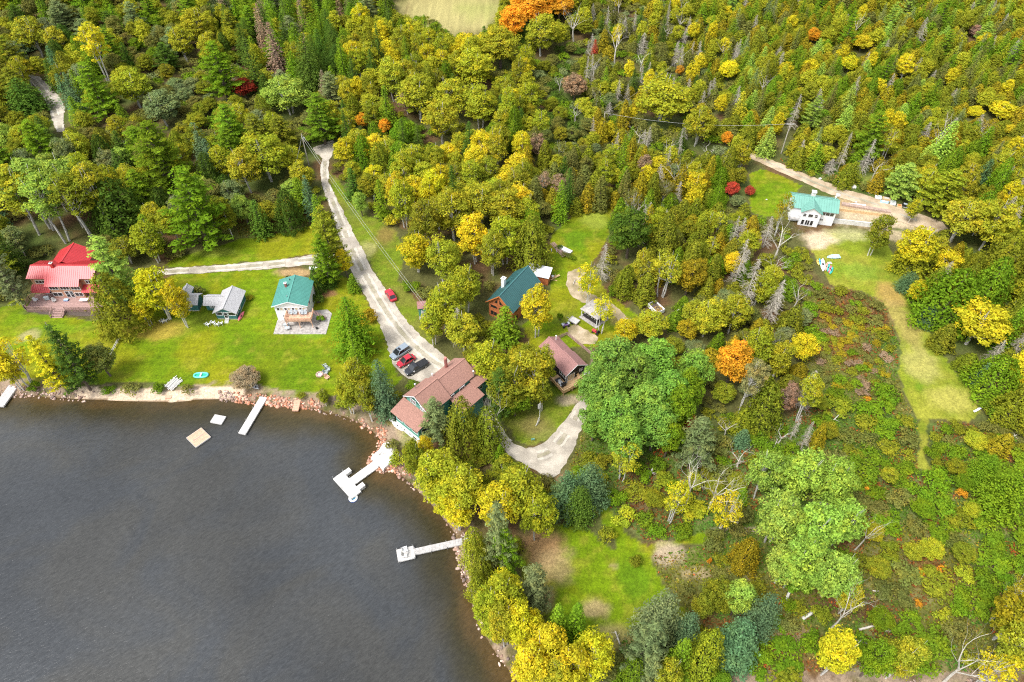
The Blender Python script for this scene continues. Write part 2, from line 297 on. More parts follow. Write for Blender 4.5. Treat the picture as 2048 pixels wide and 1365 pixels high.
for a in [(310, 660, 75, 22, (.34, .25, .04), .85), (120, 660, 50, 10, (.12, .2, .008), .5), (55, 672, 25, 14, (.35, .3, .13), .8), (420, 640, 60, 14, (.20, .24, .02), .6), (640, 585, 30, 14, (.30, .18, .07), .7),
 (590, 545, 45, 10, (.42, .28, .13), .9), (620, 670, 30, 10, (.16, .3, .02), .5), (480, 465, 60, 14, (.2, .22, .04), .6), (430, 505, 50, 10, (.22, .26, .03), .7), (735, 500, 18, 22, (.36, .33, .12), .7), (770, 470, 25, 18, (.24, .15, .05), .7),
 (720, 420, 25, 20, (.12, .17, .03), .6), (1190, 440, 30, 22, (.28, .32, .04), .7), (1150, 480, 30, 20, (.09, .19, .006), .6), (1135, 640, 30, 20, (.17, .2, .03), .6), (1240, 640, 25, 14, (.3, .22, .09), .7),
 (1085, 1090, 50, 45, (.34, .19, .09), .9), (1110, 1130, 45, 40, (.33, .24, .11), .8), (1075, 1190, 40, 30, (.30, .2, .1), .8), (1190, 1215, 30, 22, (.38, .29, .13), .9), (1225, 1275, 45, 35, (.30, .25, .09), .8), (1200, 1290, 18, 10, (.3, .24, .12), .8),
 (1340, 1110, 35, 26, (.42, .33, .22), .9), (1390, 1150, 35, 14, (.45, .34, .2), .6), (1270, 1160, 40, 50, (.095, .19, .006), .7), (1230, 1130, 10, 8, (.33, .26, .12), .7),
 (1640, 478, 40, 16, SAND, .95), (1630, 492, 22, 10, SAND, .9), (1700, 470, 50, 14, (.38, .36, .16), .8), (1780, 470, 40, 14, (.45, .36, .22), .8), (1720, 430, 70, 24, (.47, .38, .24), 1), (1700, 405, 60, 14, (.42, .3, .16), .9), (1800, 445, 40, 14, (.5, .4, .26), 1),
 (1780, 590, 30, 30, (.38, .24, .07), .8), (1810, 650, 28, 60, (.36, .27, .09), .6), (1840, 730, 40, 40, (.38, .34, .1), .7), (1900, 800, 50, 30, (.36, .33, .07), .8), (1840, 775, 10, 8, (.12, .22, .01), .7), (1720, 545, 50, 22, (.14, .25, .02), .6),
 (545, 430, 45, 25, (.2, .11, .04), .8), (590, 430, 30, 18, (.2, .09, .04), .7), (655, 590, 22, 8, (.25, .12, .06), .8), (1700, 1210, 90, 40, (.12, .055, .03), .8), (1850, 1150, 60, 40, (.2, .08, .03), .7), (2000, 900, 40, 30, (.13, .06, .04), .9),
 (1980, 1030, 50, 40, (.2, .09, .04), .7), (1690, 680, 40, 60, (.2, .13, .03), .7), (1290, 940, 50, 20, (.13, .06, .04), .7), (1280, 1000, 60, 30, (.14, .07, .04), .7), (900, 30, 130, 45, (.38, .33, .13), 1), (920, -30, 140, 45, (.38, .33, .13), 1), (960, 20, 60, 20, (.28, .3, .08), .6),
 (785, 870, 28, 22, (.4, .3, .2), .8), (815, 885, 20, 12, (.3, .25, .13), .7), (1090, 870, 40, 16, (.2, .2, .05), .7), (1070, 850, 40, 20, (.22, .17, .06), .6), (1130, 985, 22, 40, (.34, .2, .12), .8), (1155, 960, 15, 30, (.25, .2, .06), .7),
 (1140, 800, 35, 12, (.36, .28, .2), .8), (1190, 720, 12, 20, (.36, .3, .22), .8), (120, 622, 70, 9, (.10, .08, .06), .95), (1745, 1340, 60, 20, (.35, .28, .2), .6), (110, 200, 40, 40, (.2, .14, .05), .5), (85, 145, 30, 8, (.35, .2, .07), .8),
 (1480, 1062, 60, 7, (.36, .27, .2), .9), (1660, 640, 30, 30, (.2, .14, .04), .7), (1700, 360, 60, 14, (.25, .28, .05), .7), (1930, 1200, 40, 40, (.3, .18, .07), .6), (1590, 1275, 60, 20, (.3, .2, .12), .6), (180, 1500, 10, 10, DRY, 0)]:
    blob(*a)
sand = (SD > -1) & (SD < 3.4 + (n1 - .5) * 3)
pu = 1024 + F * gx / (gy * cos(TH) + CAMH * sin(TH))
isand = sand & (pu > 150) & (pu < 490)
C[sand] = mix(mix(C, (.30, .22, .15), ss(n2, .3, .6) * .9), (.16, .12, .09), ss(n4, .6, .9) * .5)[sand]
k = isand & (SD < 2.6); C[k] = mix(mix(C, (.62, .48, .34), np.full(gx.shape, .95)), (.42, .33, .24), ss(n4, .5, .9) * .5)[k]
bed = SD <= 0; C[bed] = np.array([.16, .10, .05])
C *= (.82 + .36 * n4)[:, None]
idx = np.arange(nx * ny).reshape(ny, nx)
Q = np.stack([idx[:-1, :-1], idx[:-1, 1:], idx[1:, 1:], idx[1:, :-1]], -1).reshape(-1, 4)
lf = lawn[Q].sum(1) >= 3; sf = isand[Q].sum(1) >= 3; sf &= ~lf
def landmat():
    m = bpy.data.materials.new('land'); m.use_nodes = True; nt = m.node_tree; b = nt.nodes['Principled BSDF']; L = nt.links.new; N = nt.nodes.new
    b.inputs['Roughness'].default_value = .95; b.inputs['Specular IOR Level'].default_value = .15
    at = N('ShaderNodeAttribute'); at.attribute_name = 'Col'; g = N('ShaderNodeNewGeometry')
    a = N('ShaderNodeTexNoise'); a.inputs['Scale'].default_value = 2.2; a.inputs['Detail'].default_value = 7; a.inputs['Roughness'].default_value = .75; L(g.outputs['Position'], a.inputs['Vector'])
    mr = N('ShaderNodeMapRange'); mr.inputs['From Min'].default_value = .3; mr.inputs['From Max'].default_value = .7; mr.inputs['To Min'].default_value = .55; mr.inputs['To Max'].default_value = 1.42; L(a.outputs['Fac'], mr.inputs['Value'])
    vm = N('ShaderNodeVectorMath'); vm.operation = 'SCALE'; L(at.outputs['Color'], vm.inputs[0]); L(mr.outputs[0], vm.inputs['Scale']); L(vm.outputs[0], b.inputs['Base Color'])
    bp = N('ShaderNodeBump'); bp.inputs['Strength'].default_value = .9; bp.inputs['Distance'].default_value = .12; L(a.outputs['Fac'], bp.inputs['Height']); L(bp.outputs[0], b.inputs['Normal'])
    return m
LAND = landmat()
V = np.stack([gx, gy, gz + (n2 - .5) * .10 * (SD > 5)], 1)
def sub(name, mask):
    q = Q[mask]; u, inv = np.unique(q, return_inverse=True)
    me = npmesh(name, V[u], inv.reshape(-1, 4), LAND)
    a = me.attributes.new('Col', 'FLOAT_COLOR', 'POINT'); c = np.ones((len(u), 4), np.float32); c[:, :3] = C[u]; a.data.foreach_set('color', c.ravel())
    me.polygons.foreach_set('use_smooth', [True] * len(me.polygons))
    o = bpy.data.objects.new(name, me); COL.objects.link(o); return struct(o)
sub('ground', ~lf & ~sf); sub('lawn', lf); sub('beach', sf)
# ---- roads and tracks: gravel sheets a few centimetres proud of the land
def roadmat(name, c1, c2, c3):
    m = bpy.data.materials.new(name); m.use_nodes = True; nt = m.node_tree; b = nt.nodes['Principled BSDF']; L = nt.links.new; N = nt.nodes.new
    b.inputs['Roughness'].default_value = .95; b.inputs['Specular IOR Level'].default_value = .2; g = N('ShaderNodeNewGeometry')
    a = N('ShaderNodeTexNoise'); a.inputs['Scale'].default_value = .35; a.inputs['Detail'].default_value = 4; L(g.outputs['Position'], a.inputs['Vector'])
    r = N('ShaderNodeValToRGB'); e = r.color_ramp.elements; e[0].position = .35; e[0].color = (*c1, 1); e[1].position = .62; e[1].color = (*c2, 1); x = e.new(.5); x.color = (*c3, 1); L(a.outputs['Fac'], r.inputs[0])
    f = N('ShaderNodeTexNoise'); f.inputs['Scale'].default_value = 4; f.inputs['Detail'].default_value = 8; f.inputs['Roughness'].default_value = .8; L(g.outputs['Position'], f.inputs['Vector'])
    mr = N('ShaderNodeMapRange'); mr.inputs['From Min'].default_value = .3; mr.inputs['From Max'].default_value = .7; mr.inputs['To Min'].default_value = .72; mr.inputs['To Max'].default_value = 1.25; L(f.outputs['Fac'], mr.inputs['Value'])
    vm = N('ShaderNodeVectorMath'); vm.operation = 'SCALE'; L(r.outputs[0], vm.inputs[0]); L(mr.outputs[0], vm.inputs['Scale']); L(vm.outputs[0], b.inputs['Base Color'])
    bp = N('ShaderNodeBump'); bp.inputs['Strength'].default_value = .6; bp.inputs['Distance'].default_value = .05; L(f.outputs['Fac'], bp.inputs['Height']); L(bp.outputs[0], b.inputs['Normal'])
    return m
RM = {'gravel': roadmat('gravel', (.34, .30, .245), (.56, .50, .41), (.45, .40, .325)), 'dirt': roadmat('dirt', (.36, .27, .17), (.56, .44, .30), (.47, .37, .25)), 'track': roadmat('worn_track', (.26, .21, .11), (.52, .42, .29), (.40, .32, .20))}
import bmesh
from mathutils.geometry import tessellate_polygon
def densify(p, st=.7, jit=.22, seed=0):
    r = random.Random(seed); out = []
    for i in range(len(p)):
        a = p[i]; b = p[(i + 1) % len(p)]; d = hypot(b[0] - a[0], b[1] - a[1]); n = max(1, int(d / st))
        for k in range(n): t = k / n; out.append((a[0] + (b[0] - a[0]) * t + r.uniform(-jit, jit), a[1] + (b[1] - a[1]) * t + r.uniform(-jit, jit)))
    return out
def sheet(name, poly, m, z, jit=.22):
    p = densify(poly, .8, jit, len(poly)); tr = tessellate_polygon([[Vector((x, y, 0)) for x, y in p]])
    me = bpy.data.meshes.new(name); f = []
    for a, b, c in tr:
        cr = (p[b][0] - p[a][0]) * (p[c][1] - p[a][1]) - (p[b][1] - p[a][1]) * (p[c][0] - p[a][0])
        f.append((a, b, c) if cr > 0 else (a, c, b))
    me.from_pydata([(x, y, z) for x, y in p], [], f); me.materials.append(m); o = bpy.data.objects.new(name, me); COL.objects.link(o); return o
zz = LZ + .062
for k, (mt, p) in ROADS.items(): struct(sheet(k, W(p), RM[mt], zz)); zz += .006
TRK = {'gravel_road': [[(652, 312), (648, 345), (655, 380), (672, 420), (690, 465), (706, 505), (730, 550), (752, 590), (780, 635), (808, 672), (850, 712), (900, 745)], [(962, 800), (983, 845), (1008, 885), (1045, 912), (1085, 918), (1115, 893), (1140, 855), (1166, 815)]], 'driveway': [[(325, 545), (450, 537), (540, 530), (600, 523), (640, 518), (700, 520)]], 'woods_road': [[(40, 147), (66, 160), (88, 183), (104, 210), (116, 240), (122, 262)]], 'dirt_road': [[(1500, 309), (1560, 336), (1620, 362), (1690, 391), (1750, 408), (1840, 445)]]}
TM = {'wheel_track': roadmat('packed_track', (.46, .42, .35), (.66, .60, .50), (.56, .51, .42)), 'verge_strip': roadmat('weedy_strip', (.30, .27, .18), (.46, .41, .32), (.38, .34, .25))}
for k_, lines in TRK.items():
    for ln in lines:
        wl = np.array(W(ln)); seg = np.r_[0, np.cumsum(np.hypot(*np.diff(wl, axis=0).T))]; t_ = np.arange(0, seg[-1], .8); cx_ = np.interp(t_, seg, wl[:, 0]); cy_ = np.interp(t_, seg, wl[:, 1]); ker = np.ones(9) / 9
        cx_ = np.convolve(np.pad(cx_, 4, 'edge'), ker, 'valid'); cy_ = np.convolve(np.pad(cy_, 4, 'edge'), ker, 'valid'); tx = np.gradient(cx_); ty = np.gradient(cy_); ll = np.hypot(tx, ty); nx_, ny_ = -ty / ll, tx / ll; rg_ = np.random.default_rng(len(ln))
        for nm, off, wd_, z_ in (('verge_strip', 0, .42, zz + .004), ('wheel_track', -.85, .30, zz + .004), ('wheel_track', .85, .30, zz + .004)):
            if k_ == 'dirt_road' and nm == 'wheel_track': continue
            o1 = off + wd_ * (.6 + .8 * rg_.random(len(t_))); o2 = off - wd_ * (.6 + .8 * rg_.random(len(t_))); V_ = np.concatenate([np.stack([cx_ + nx_ * o1, cy_ + ny_ * o1, np.full(len(t_), z_)], 1), np.stack([cx_ + nx_ * o2, cy_ + ny_ * o2, np.full(len(t_), z_)], 1)]); n_ = len(t_); i_ = np.arange(n_ - 1)
            gap = vn(cx_[:-1], cy_[:-1], 3.0, 31) > .33; q_ = np.stack([i_ + n_, i_ + n_ + 1, i_ + 1, i_], 1)[gap]
            struct_o = bpy.data.objects.new(nm, npmesh(nm, V_, q_, TM[nm])); COL.objects.link(struct_o); struct_o['kind'] = 'structure'
        zz += .004
# ---- water
def watermat():
    m = bpy.data.materials.new('lake_water'); m.use_nodes = True; nt = m.node_tree; b = nt.nodes['Principled BSDF']; L = nt.links.new; N = nt.nodes.new
    b.inputs['IOR'].default_value = 1.33; b.inputs['Roughness'].default_value = .2
    at = N('ShaderNodeAttribute'); at.attribute_name = 'Col'; g = N('ShaderNodeNewGeometry')
    mp = N('ShaderNodeMapping'); mp.vector_type = 'TEXTURE'; mp.inputs['Rotation'].default_value = (0, 0, radians(38)); mp.inputs['Scale'].default_value = (2.0, .62, 1); L(g.outputs['Position'], mp.inputs['Vector'])
    a = N('ShaderNodeTexNoise'); a.inputs['Scale'].default_value = 1.7; a.inputs['Detail'].default_value = 5; a.inputs['Roughness'].default_value = .6; a.inputs['Distortion'].default_value = .5; L(mp.outputs[0], a.inputs['Vector'])
    c = N('ShaderNodeTexNoise'); c.inputs['Scale'].default_value = .04; c.inputs['Detail'].default_value = 3; L(g.outputs['Position'], c.inputs['Vector'])
    mr = N('ShaderNodeMapRange'); mr.inputs['From Min'].default_value = .35; mr.inputs['From Max'].default_value = .65; mr.inputs['To Min'].default_value = .82; mr.inputs['To Max'].default_value = 1.15; L(c.outputs['Fac'], mr.inputs['Value'])
    r2 = N('ShaderNodeMapRange'); r2.inputs['From Min'].default_value = .35; r2.inputs['From Max'].default_value = .68; r2.inputs['To Min'].default_value = .8; r2.inputs['To Max'].default_value = 1.2; L(a.outputs['Fac'], r2.inputs['Value'])
    mu = N('ShaderNodeMath'); mu.operation = 'MULTIPLY'; L(mr.outputs[0], mu.inputs[0]); L(r2.outputs[0], mu.inputs[1])
    pc = N('ShaderNodeMix'); pc.data_type = 'RGBA'; pc.blend_type = 'MULTIPLY'; pf = N('ShaderNodeTexNoise'); pf.inputs['Scale'].default_value = .05; pf.inputs['Detail'].default_value = 4; pf.inputs['Distortion'].default_value = 1; L(g.outputs['Position'], pf.inputs['Vector']); pr = N('ShaderNodeMapRange'); pr.inputs['From Min'].default_value = .42; pr.inputs['From Max'].default_value = .58; L(pf.outputs['Fac'], pr.inputs['Value']); L(pr.outputs[0], pc.inputs[0]); L(at.outputs['Color'], pc.inputs[6]); pc.inputs[7].default_value = (.88, .94, 1.06, 1)
    vm = N('ShaderNodeVectorMath'); vm.operation = 'SCALE'; L(pc.outputs[2], vm.inputs[0]); L(mu.outputs[0], vm.inputs['Scale']); L(vm.outputs[0], b.inputs['Base Color'])
    bp = N('ShaderNodeBump'); bp.inputs['Strength'].default_value = 1; bp.inputs['Distance'].default_value = .11; L(a.outputs['Fac'], bp.inputs['Height']); L(bp.outputs[0], b.inputs['Normal'])
    return m
wx = axis(-125, 60, 1.2, 4000); wy = axis(15, 105, 1.2, 4000)
WXg, WYg = np.meshgrid(wx, wy); ax_ = WXg.ravel(); ay_ = WYg.ravel(); dd = np.full(ax_.shape, -60.0)
nr = (np.abs(ax_) < 400) & (ay_ > -100) & (ay_ < 300); dd[nr] = shoredist(ax_[nr], ay_[nr])
dd[~nr] = np.where(inpoly(ax_[~nr], ay_[~nr], LAKE), -60, 60)
wi = np.arange(len(ax_)).reshape(len(wy), len(wx)); WQ = np.stack([wi[:-1, :-1], wi[:-1, 1:], wi[1:, 1:], wi[1:, :-1]], -1).reshape(-1, 4)
keep = (dd[WQ] < 2.5).any(1); WQ = WQ[keep]; un, inv = np.unique(WQ, return_inverse=True)
me = npmesh('lake', np.stack([ax_[un], ay_[un], np.zeros(len(un))], 1), inv.reshape(-1, 4), watermat())
dw = -dd[un] + (fbm(ax_[un], ay_[un], 8, 20) - .5) * 5
wc = mix(np.tile(np.array([.085, .052, .018]), (len(un), 1)), (.045, .036, .014), ss(dw, .5, 3)); wc = mix(wc, (.056, .056, .052), ss(dw, 2.5, 10))
a = me.attributes.new('Col', 'FLOAT_COLOR', 'POINT'); c4 = np.ones((len(un), 4), np.float32); c4[:, :3] = wc; a.data.foreach_set('color', c4.ravel())
o = bpy.data.objects.new('lake', me); COL.objects.link(o); struct(o)
# ---------------------------------------------------------------- trees: leaf-sized faces on limbs; each variant is built once and copied
def quads(P, Nn, sz, rng, asp=.62):
    n = len(P); Nn = Nn / (np.linalg.norm(Nn, axis=1, keepdims=True) + 1e-9)
    r = rng.normal(size=(n, 3)); T = np.cross(Nn, r); T /= (np.linalg.norm(T, axis=1, keepdims=True) + 1e-9); B = np.cross(Nn, T)
    s = np.asarray(sz).reshape(-1, 1) * np.ones((n, 1)) / 2; T = T * s; B = B * s * asp
    bend = Nn * s * .25
    V = np.stack([P - T - B * .7, P + T * .2 - B - bend, P + T + B * .7, P - T * .2 + B - bend], 1).reshape(-1, 3)
    return V, np.arange(4 * n).reshape(-1, 4)
def tintarr(n, rng, b=.22, g=None):
    t = np.ones((n, 3)); t[:, 0] = np.clip(rng.normal(1, b, n), .5, 1.7); t[:, 1] = rng.random(n) if g is None else g; return t
def rdir(n, rng): d = rng.normal(size=(n, 3)); return d / np.linalg.norm(d, axis=1, keepdims=True)
def limbs(mb, p, d, L, r, depth, rnd, n=4, up=.25, spread=.6, out=None, seg=3):
    pts = [Vector(p)]; rad = [r]; dd = Vector(d).normalized()
    for i in range(seg):
        dd = (dd + Vector((rnd.uniform(-.22, .22), rnd.uniform(-.22, .22), rnd.uniform(-.1, .2) * up * 3))).normalized()
        pts.append(pts[-1] + dd * L / seg); rad.append(r * (1 - .55 * (i + 1) / seg))
    mb.tube(pts, rad, 5 if r > .06 else 3, cap=False)
    if out is not None: out.append((pts[-1], depth))
    if depth > 0:
        for k in range(n):
            q = pts[1 + rnd.randrange(seg)] if k else pts[-1]
            a = rnd.uniform(0, 2 * pi); t = Vector((cos(a), sin(a), rnd.uniform(-.1, .7)))
            limbs(mb, q, dd * (1 - spread) + t * spread, L * rnd.uniform(.5, .75), rad[-1] * .8, depth - 1, rnd, max(2, n - 1), up, spread, out, seg)
def mk_broad(seed, H=13, R=4.2, base=.30, nl=34, leaf=.42, nleaf=3000, trunks=1, airy=0, egg=0.0, kw_l=(.20, .36), tr=.021):
    rng = np.random.default_rng(seed); rnd = random.Random(seed); P = []; Nn = []; Gh = []
    cz = H * (1 + base) / 2; hz = H * (1 - base) / 2
    lob = []; lr = kw_l
    for i in range(nl):
        for _ in range(20):
            d = rdir(1, rng)[0]; rr = rng.uniform(.35, .86) ** .8; c = d * rr
            sh = 1 - egg * max(0, c[2])
            c = np.array([c[0] * R * .82 * sh, c[1] * R * .82 * sh, cz + c[2] * hz * .84])
            if all(np.linalg.norm(c - q[0]) > lr[0] * 1.2 * R for q in lob) or _ > 17: break
        lob.append((c, R * rng.uniform(*lr)))
    per = int(nleaf / nl)
    for c, r in lob:
        d = rdir(per, rng); d[:, 2] = np.where(d[:, 2] < -.2, -d[:, 2] * .6, d[:, 2]); rad = r * rng.uniform(.78, 1.12, (per, 1))
        p = c + d * rad * np.array([1, 1, .8]); P.append(p); nn = d + np.array([0, 0, .55]) + rng.normal(size=(per, 3)) * .45; Nn.append(nn)
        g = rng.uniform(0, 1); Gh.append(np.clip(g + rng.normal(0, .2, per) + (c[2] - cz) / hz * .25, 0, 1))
    P = np.concatenate(P); Nn = np.concatenate(Nn); Gh = np.concatenate(Gh)
    if airy: k = rng.random(len(P)) > airy; P = P[k]; Nn = Nn[k]; Gh = Gh[k]
    V, Fq = quads(P, Nn, leaf * rng.uniform(.6, 1.3, len(P)), rng)
    crown = npmesh('crown', V, Fq, FOL, tintarr(len(Fq), rng, .2, Gh))
    mb = MB()
    for k in range(trunks):
        a = rnd.uniform(0, 6.28); off = .35 * (trunks > 1); lean = (.05 if trunks == 1 else .13)
        x, y = cos(a) * off, sin(a) * off; r0 = tr * H / (trunks ** .4)
        pts = [Vector((x, y, -.4))]
        for j in range(1, 8): t = j / 7; pts.append(Vector((x + cos(a) * lean * H * t * .6 + rnd.uniform(-.15, .15), y + sin(a) * lean * H * t * .6 + rnd.uniform(-.15, .15), H * .9 * t)))
        mb.tube(pts, [r0 * (1.25 - 1.12 * (j / 7)) for j in range(8)], 7, cap=False)
        for c, r in lob[k::trunks * 2]:
            t = max(.22, min(.85, (c[2] - r) / H / .9 * .72)); j = min(6, int(t * 7)); q = pts[j].lerp(pts[j + 1], t * 7 - j)
            e = Vector(c) ; mid = q.lerp(e, .5) + Vector((0, 0, -.3)); mb.tube([q, mid, e], [r0 * .42, r0 * .25, .03], 4, cap=False)
    return crown, mb
def mk_spruce(seed, H=14, R=2.6, full=1.0, layers=26, leaf=.5, droop=.28, pw=.85, low=.05):
    rng = np.random.default_rng(seed); rnd = random.Random(seed); P = []; Nn = []; Gh = []; sz = []
    for i in range(layers):
        t = low + (1 - low) * (i + rnd.uniform(-.3, .3)) / layers; t = max(low, min(.99, t)); L = R * (1 - t) ** pw * (1 if t > low + .06 else .85); nb = max(4, int(9 * (.5 + .5 * L / R) * full))
        a0 = rnd.uniform(0, 6.28)
        for b in range(nb):
            a = a0 + 6.283 * b / nb + rnd.uniform(-.25, .25); l = L * rnd.uniform(.72, 1.12); ns = max(3, int(l / .38))
            s = np.linspace(.18, 1, ns); x = s * l
            z = t * H + .12 * l * s - droop * l * s ** 2 + rng.normal(0, .05, ns)
            w_ = (1 - s * .6) * .22 * l * .5 + .08
            for rep in range(2):
                off = rng.normal(0, 1, ns) * w_
                p = np.stack([cos(a) * x - sin(a) * off, sin(a) * x + cos(a) * off, z - abs(off) * .25], 1)
                nn = np.stack([np.full(ns, cos(a) * .45), np.full(ns, sin(a) * .45), np.full(ns, .9)], 1) + rng.normal(0, .3, (ns, 3))
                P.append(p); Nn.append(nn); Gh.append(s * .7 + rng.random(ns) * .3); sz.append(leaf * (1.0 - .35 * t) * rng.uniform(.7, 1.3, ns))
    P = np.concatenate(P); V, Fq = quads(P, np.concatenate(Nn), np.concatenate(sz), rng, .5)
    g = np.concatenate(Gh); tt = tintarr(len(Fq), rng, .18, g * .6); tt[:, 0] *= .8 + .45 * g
    crown = npmesh('crown', V, Fq, FOL, tt); mb = MB(); mb.tube([(0, 0, -.4), (0, 0, H * .5), (0, 0, H * .99)], [.017 * H, .010 * H, .02], 6, cap=False)
    return crown, mb
def mk_cedar(seed, H=11, R=2.1, nleaf=2300, leaf=.42, pw=.62):
    rng = np.random.default_rng(seed); n = nleaf; t = 1 - rng.random(n) ** .62; t = .03 + .97 * t; a = rng.uniform(0, 6.283, n)
    col = 1 + .16 * np.sin(a * 5 + seed) + .12 * np.sin(a * 9 + t * 7 + seed) + .10 * np.sin(t * 31 + a * 3)
    r = R * (1 - t) ** pw * np.minimum(1, (t + .12) * 5) * col * rng.uniform(.72, 1.06, n) + .04
    P = np.stack([np.cos(a) * r, np.sin(a) * r, t * H + rng.normal(0, .1, n)], 1)
    Nn = np.stack([np.cos(a), np.sin(a), np.full(n, .55)], 1) + rng.normal(0, .42, (n, 3))
    V, Fq = quads(P, Nn, leaf * rng.uniform(.6, 1.25, n), rng, .55); g = np.clip((col - .7) * 1.2 + rng.normal(0, .15, n), 0, 1)
    tt = tintarr(n, rng, .2, g * .8); tt[:, 0] *= .85 + .3 * g
    crown = npmesh('crown', V, Fq, FOL, tt); mb = MB(); mb.tube([(0, 0, -.4), (0, 0, H * .95)], [.022 * H, .03], 6, cap=False)
    return crown, mb
def mk_pine(seed, H=18, R=4.6, wh=13, leaf=.55, low=.12):
    rng = np.random.default_rng(seed); rnd = random.Random(seed); P = []; Nn = []; Gh = []; mb = MB()
    mb.tube([(0, 0, -.4), (.1, 0, H * .5), (0, 0, H * .97)], [.02 * H, .012 * H, .04], 7, cap=False)
    for i in range(wh):
        t = low + (1 - low) * (i + .5) / wh; L = R * (1 - t ** 1.7) ** .75 * rnd.uniform(.75, 1.1); nb = rnd.randint(5, 7) if t < .85 else 4; a0 = rnd.uniform(0, 6.28)
        for b in range(nb):
            a = a0 + 6.283 * b / nb + rnd.uniform(-.35, .35); l = max(.5, L * rnd.uniform(.6, 1.15)); z0 = t * H + rnd.uniform(-.3, .3)
            mb.tube([(0, 0, z0), (cos(a) * l * .9, sin(a) * l * .9, z0 + l * .12)], [.012 * H * (1.1 - t), .02], 3, cap=False)
            nt_ = max(2, int(l * 2.1))
            for k in range(nt_):
                s = .35 + .68 * k / max(1, nt_ - 1); off = rnd.uniform(-.5, .5) * .4 * l * (1.15 - s); c = np.array([cos(a) * s * l - sin(a) * off, sin(a) * s * l + cos(a) * off, z0 + .18 * l * s * s + rnd.uniform(-.12, .2)])
                m = 15; d = rdir(m, rng); d[:, 2] = np.abs(d[:, 2]) * .7; P.append(c + d * np.array([.62, .62, .4])); Nn.append(d * .8 + np.array([0, 0, .75])); Gh.append(np.full(m, rnd.random() * .8 * s))
    P = np.concatenate(P); n = len(P); V, Fq = quads(P, np.concatenate(Nn), leaf * rng.uniform(.6, 1.25, n), rng, .4)
    g = np.concatenate(Gh); return npmesh('crown', V, Fq, FOL, tintarr(n, rng, .22, g)), mb
def mk_snag(seed, H=11, R=1.9, nb=150, fuzz=0):     # dead conifer
    rnd = random.Random(seed); mb = MB(); mb.tube([(0, 0, -.4), (.05, 0, H * .5), (0, .05, H)], [.014 * H, .009 * H, .015], 5, cap=False); br = MB()
    for i in range(nb):
        t = rnd.uniform(.12, .98); L = R * (1 - t) ** .7 * rnd.uniform(.5, 1.15) + .1; a = rnd.uniform(0, 6.283); z = t * H; q = Vector((cos(a) * L * .55, sin(a) * L * .55, z + .06 * L)); e = Vector((cos(a + .1) * L, sin(a + .1) * L, z - .28 * L))
        br.tube([(0, 0, z), q, e], [.035, .025, .012], 3, cap=False)
        for k in range(3):
            f = rnd.uniform(.4, 1); p = Vector((0, 0, z)).lerp(e, f); s = rnd.choice((-1, 1)); b = a + s * .8; br.tube([p, p + Vector((cos(b), sin(b), -.35)) * L * .3], [.02, .01], 3, cap=False)
    return br, mb
def mk_bare(seed, H=10, R=3, n=4, depth=4, spread=.5):
    rnd = random.Random(seed); mb = MB(); br = MB(); r0 = .018 * H
    top = Vector((rnd.uniform(-.6, .6), rnd.uniform(-.6, .6), H * .42)); mb.tube([(0, 0, -.4), top * .5 + Vector((.1, .1, 0)), top], [r0 * 1.2, r0, r0 * .75], 6, cap=False)
    for k in range(n):
        a = 6.283 * k / n + rnd.uniform(-.4, .4); limbs(br, top * rnd.uniform(.75, 1), (cos(a) * .7, sin(a) * .7, 1), H * rnd.uniform(.3, .42), r0 * .6, depth - 1, rnd, 3, .4, spread)
    return br, mb
def mk_shrub(seed, H=2.6, R=2.2, nl=16, nleaf=900, leaf=.32):
    rng = np.random.default_rng(seed); rnd = random.Random(seed); P = []; Nn = []; Gh = []; mb = MB()
    for i in range(nl):
        a = rng.uniform(0, 6.283); rr = R * .72 * sqrt(rng.random()); r = R * rng.uniform(.24, .4); z = H * .45 * (1 - (rr / R) ** 2 * .5) * rng.uniform(.7, 1.25); c = np.array([cos(a) * rr, sin(a) * rr, z])
        m = nleaf // nl; d = rdir(m, rng); d[:, 2] = np.abs(d[:, 2]); p = c + d * r * rng.uniform(.7, 1.15, (m, 1)) * np.array([1, 1, H / R * .62]); P.append(p); Nn.append(d + np.array([0, 0, .5]) + rng.normal(size=(m, 3)) * .4); Gh.append(np.full(m, rng.random()))
        mb.tube([(0, 0, -.1), tuple(c)], [.05, .02], 3, cap=False)
    P = np.concatenate(P); P[:, 2] = np.maximum(P[:, 2], .1); V, Fq = quads(P, np.concatenate(Nn), leaf * rng.uniform(.6, 1.3, len(P)), rng); return npmesh('crown', V, Fq, FOL, tintarr(len(Fq), rng, .2, np.concatenate(Gh))), mb

# kind -> (variants, native height, native radius, bark)
K = {}
def reg(kind, fn, H, R, bark, nvar, **kw):
    vs = []
    for i in range(nvar):
        c, t = fn(100 * len(K) + 7 * i + 3, H=H, R=R, **kw)
        if isinstance(c, MB): c = c.mesh('branches', BARK[bark])
        tm = t.mesh('trunk', BARK[bark]); vs.append((c, tm))
    K[kind] = (vs, H, R, bark)
reg('birch', mk_broad, 12, 4.0, 'white', 6, base=.10, nl=72, leaf=.34, nleaf=6200, kw_l=(.14, .30), tr=.015, trunks=2, egg=.25)
reg('aspen', mk_broad, 18, 3.8, 'white', 4, base=.26, nl=50, leaf=.34, nleaf=5200, trunks=2, airy=.05, kw_l=(.15, .30), tr=.012)
reg('maple', mk_broad, 14, 4.8, 'brown', 4, base=.10, nl=84, leaf=.37, nleaf=7200, kw_l=(.14, .27), tr=.018, egg=.3)
reg('sparse', mk_broad, 11, 3.2, 'white', 3, base=.22, nl=40, leaf=.30, nleaf=2600, trunks=3, airy=.4, kw_l=(.14, .28), tr=.014)
reg('spruce', mk_spruce, 14, 2.9, 'brown', 4, pw=.68, full=1.2)
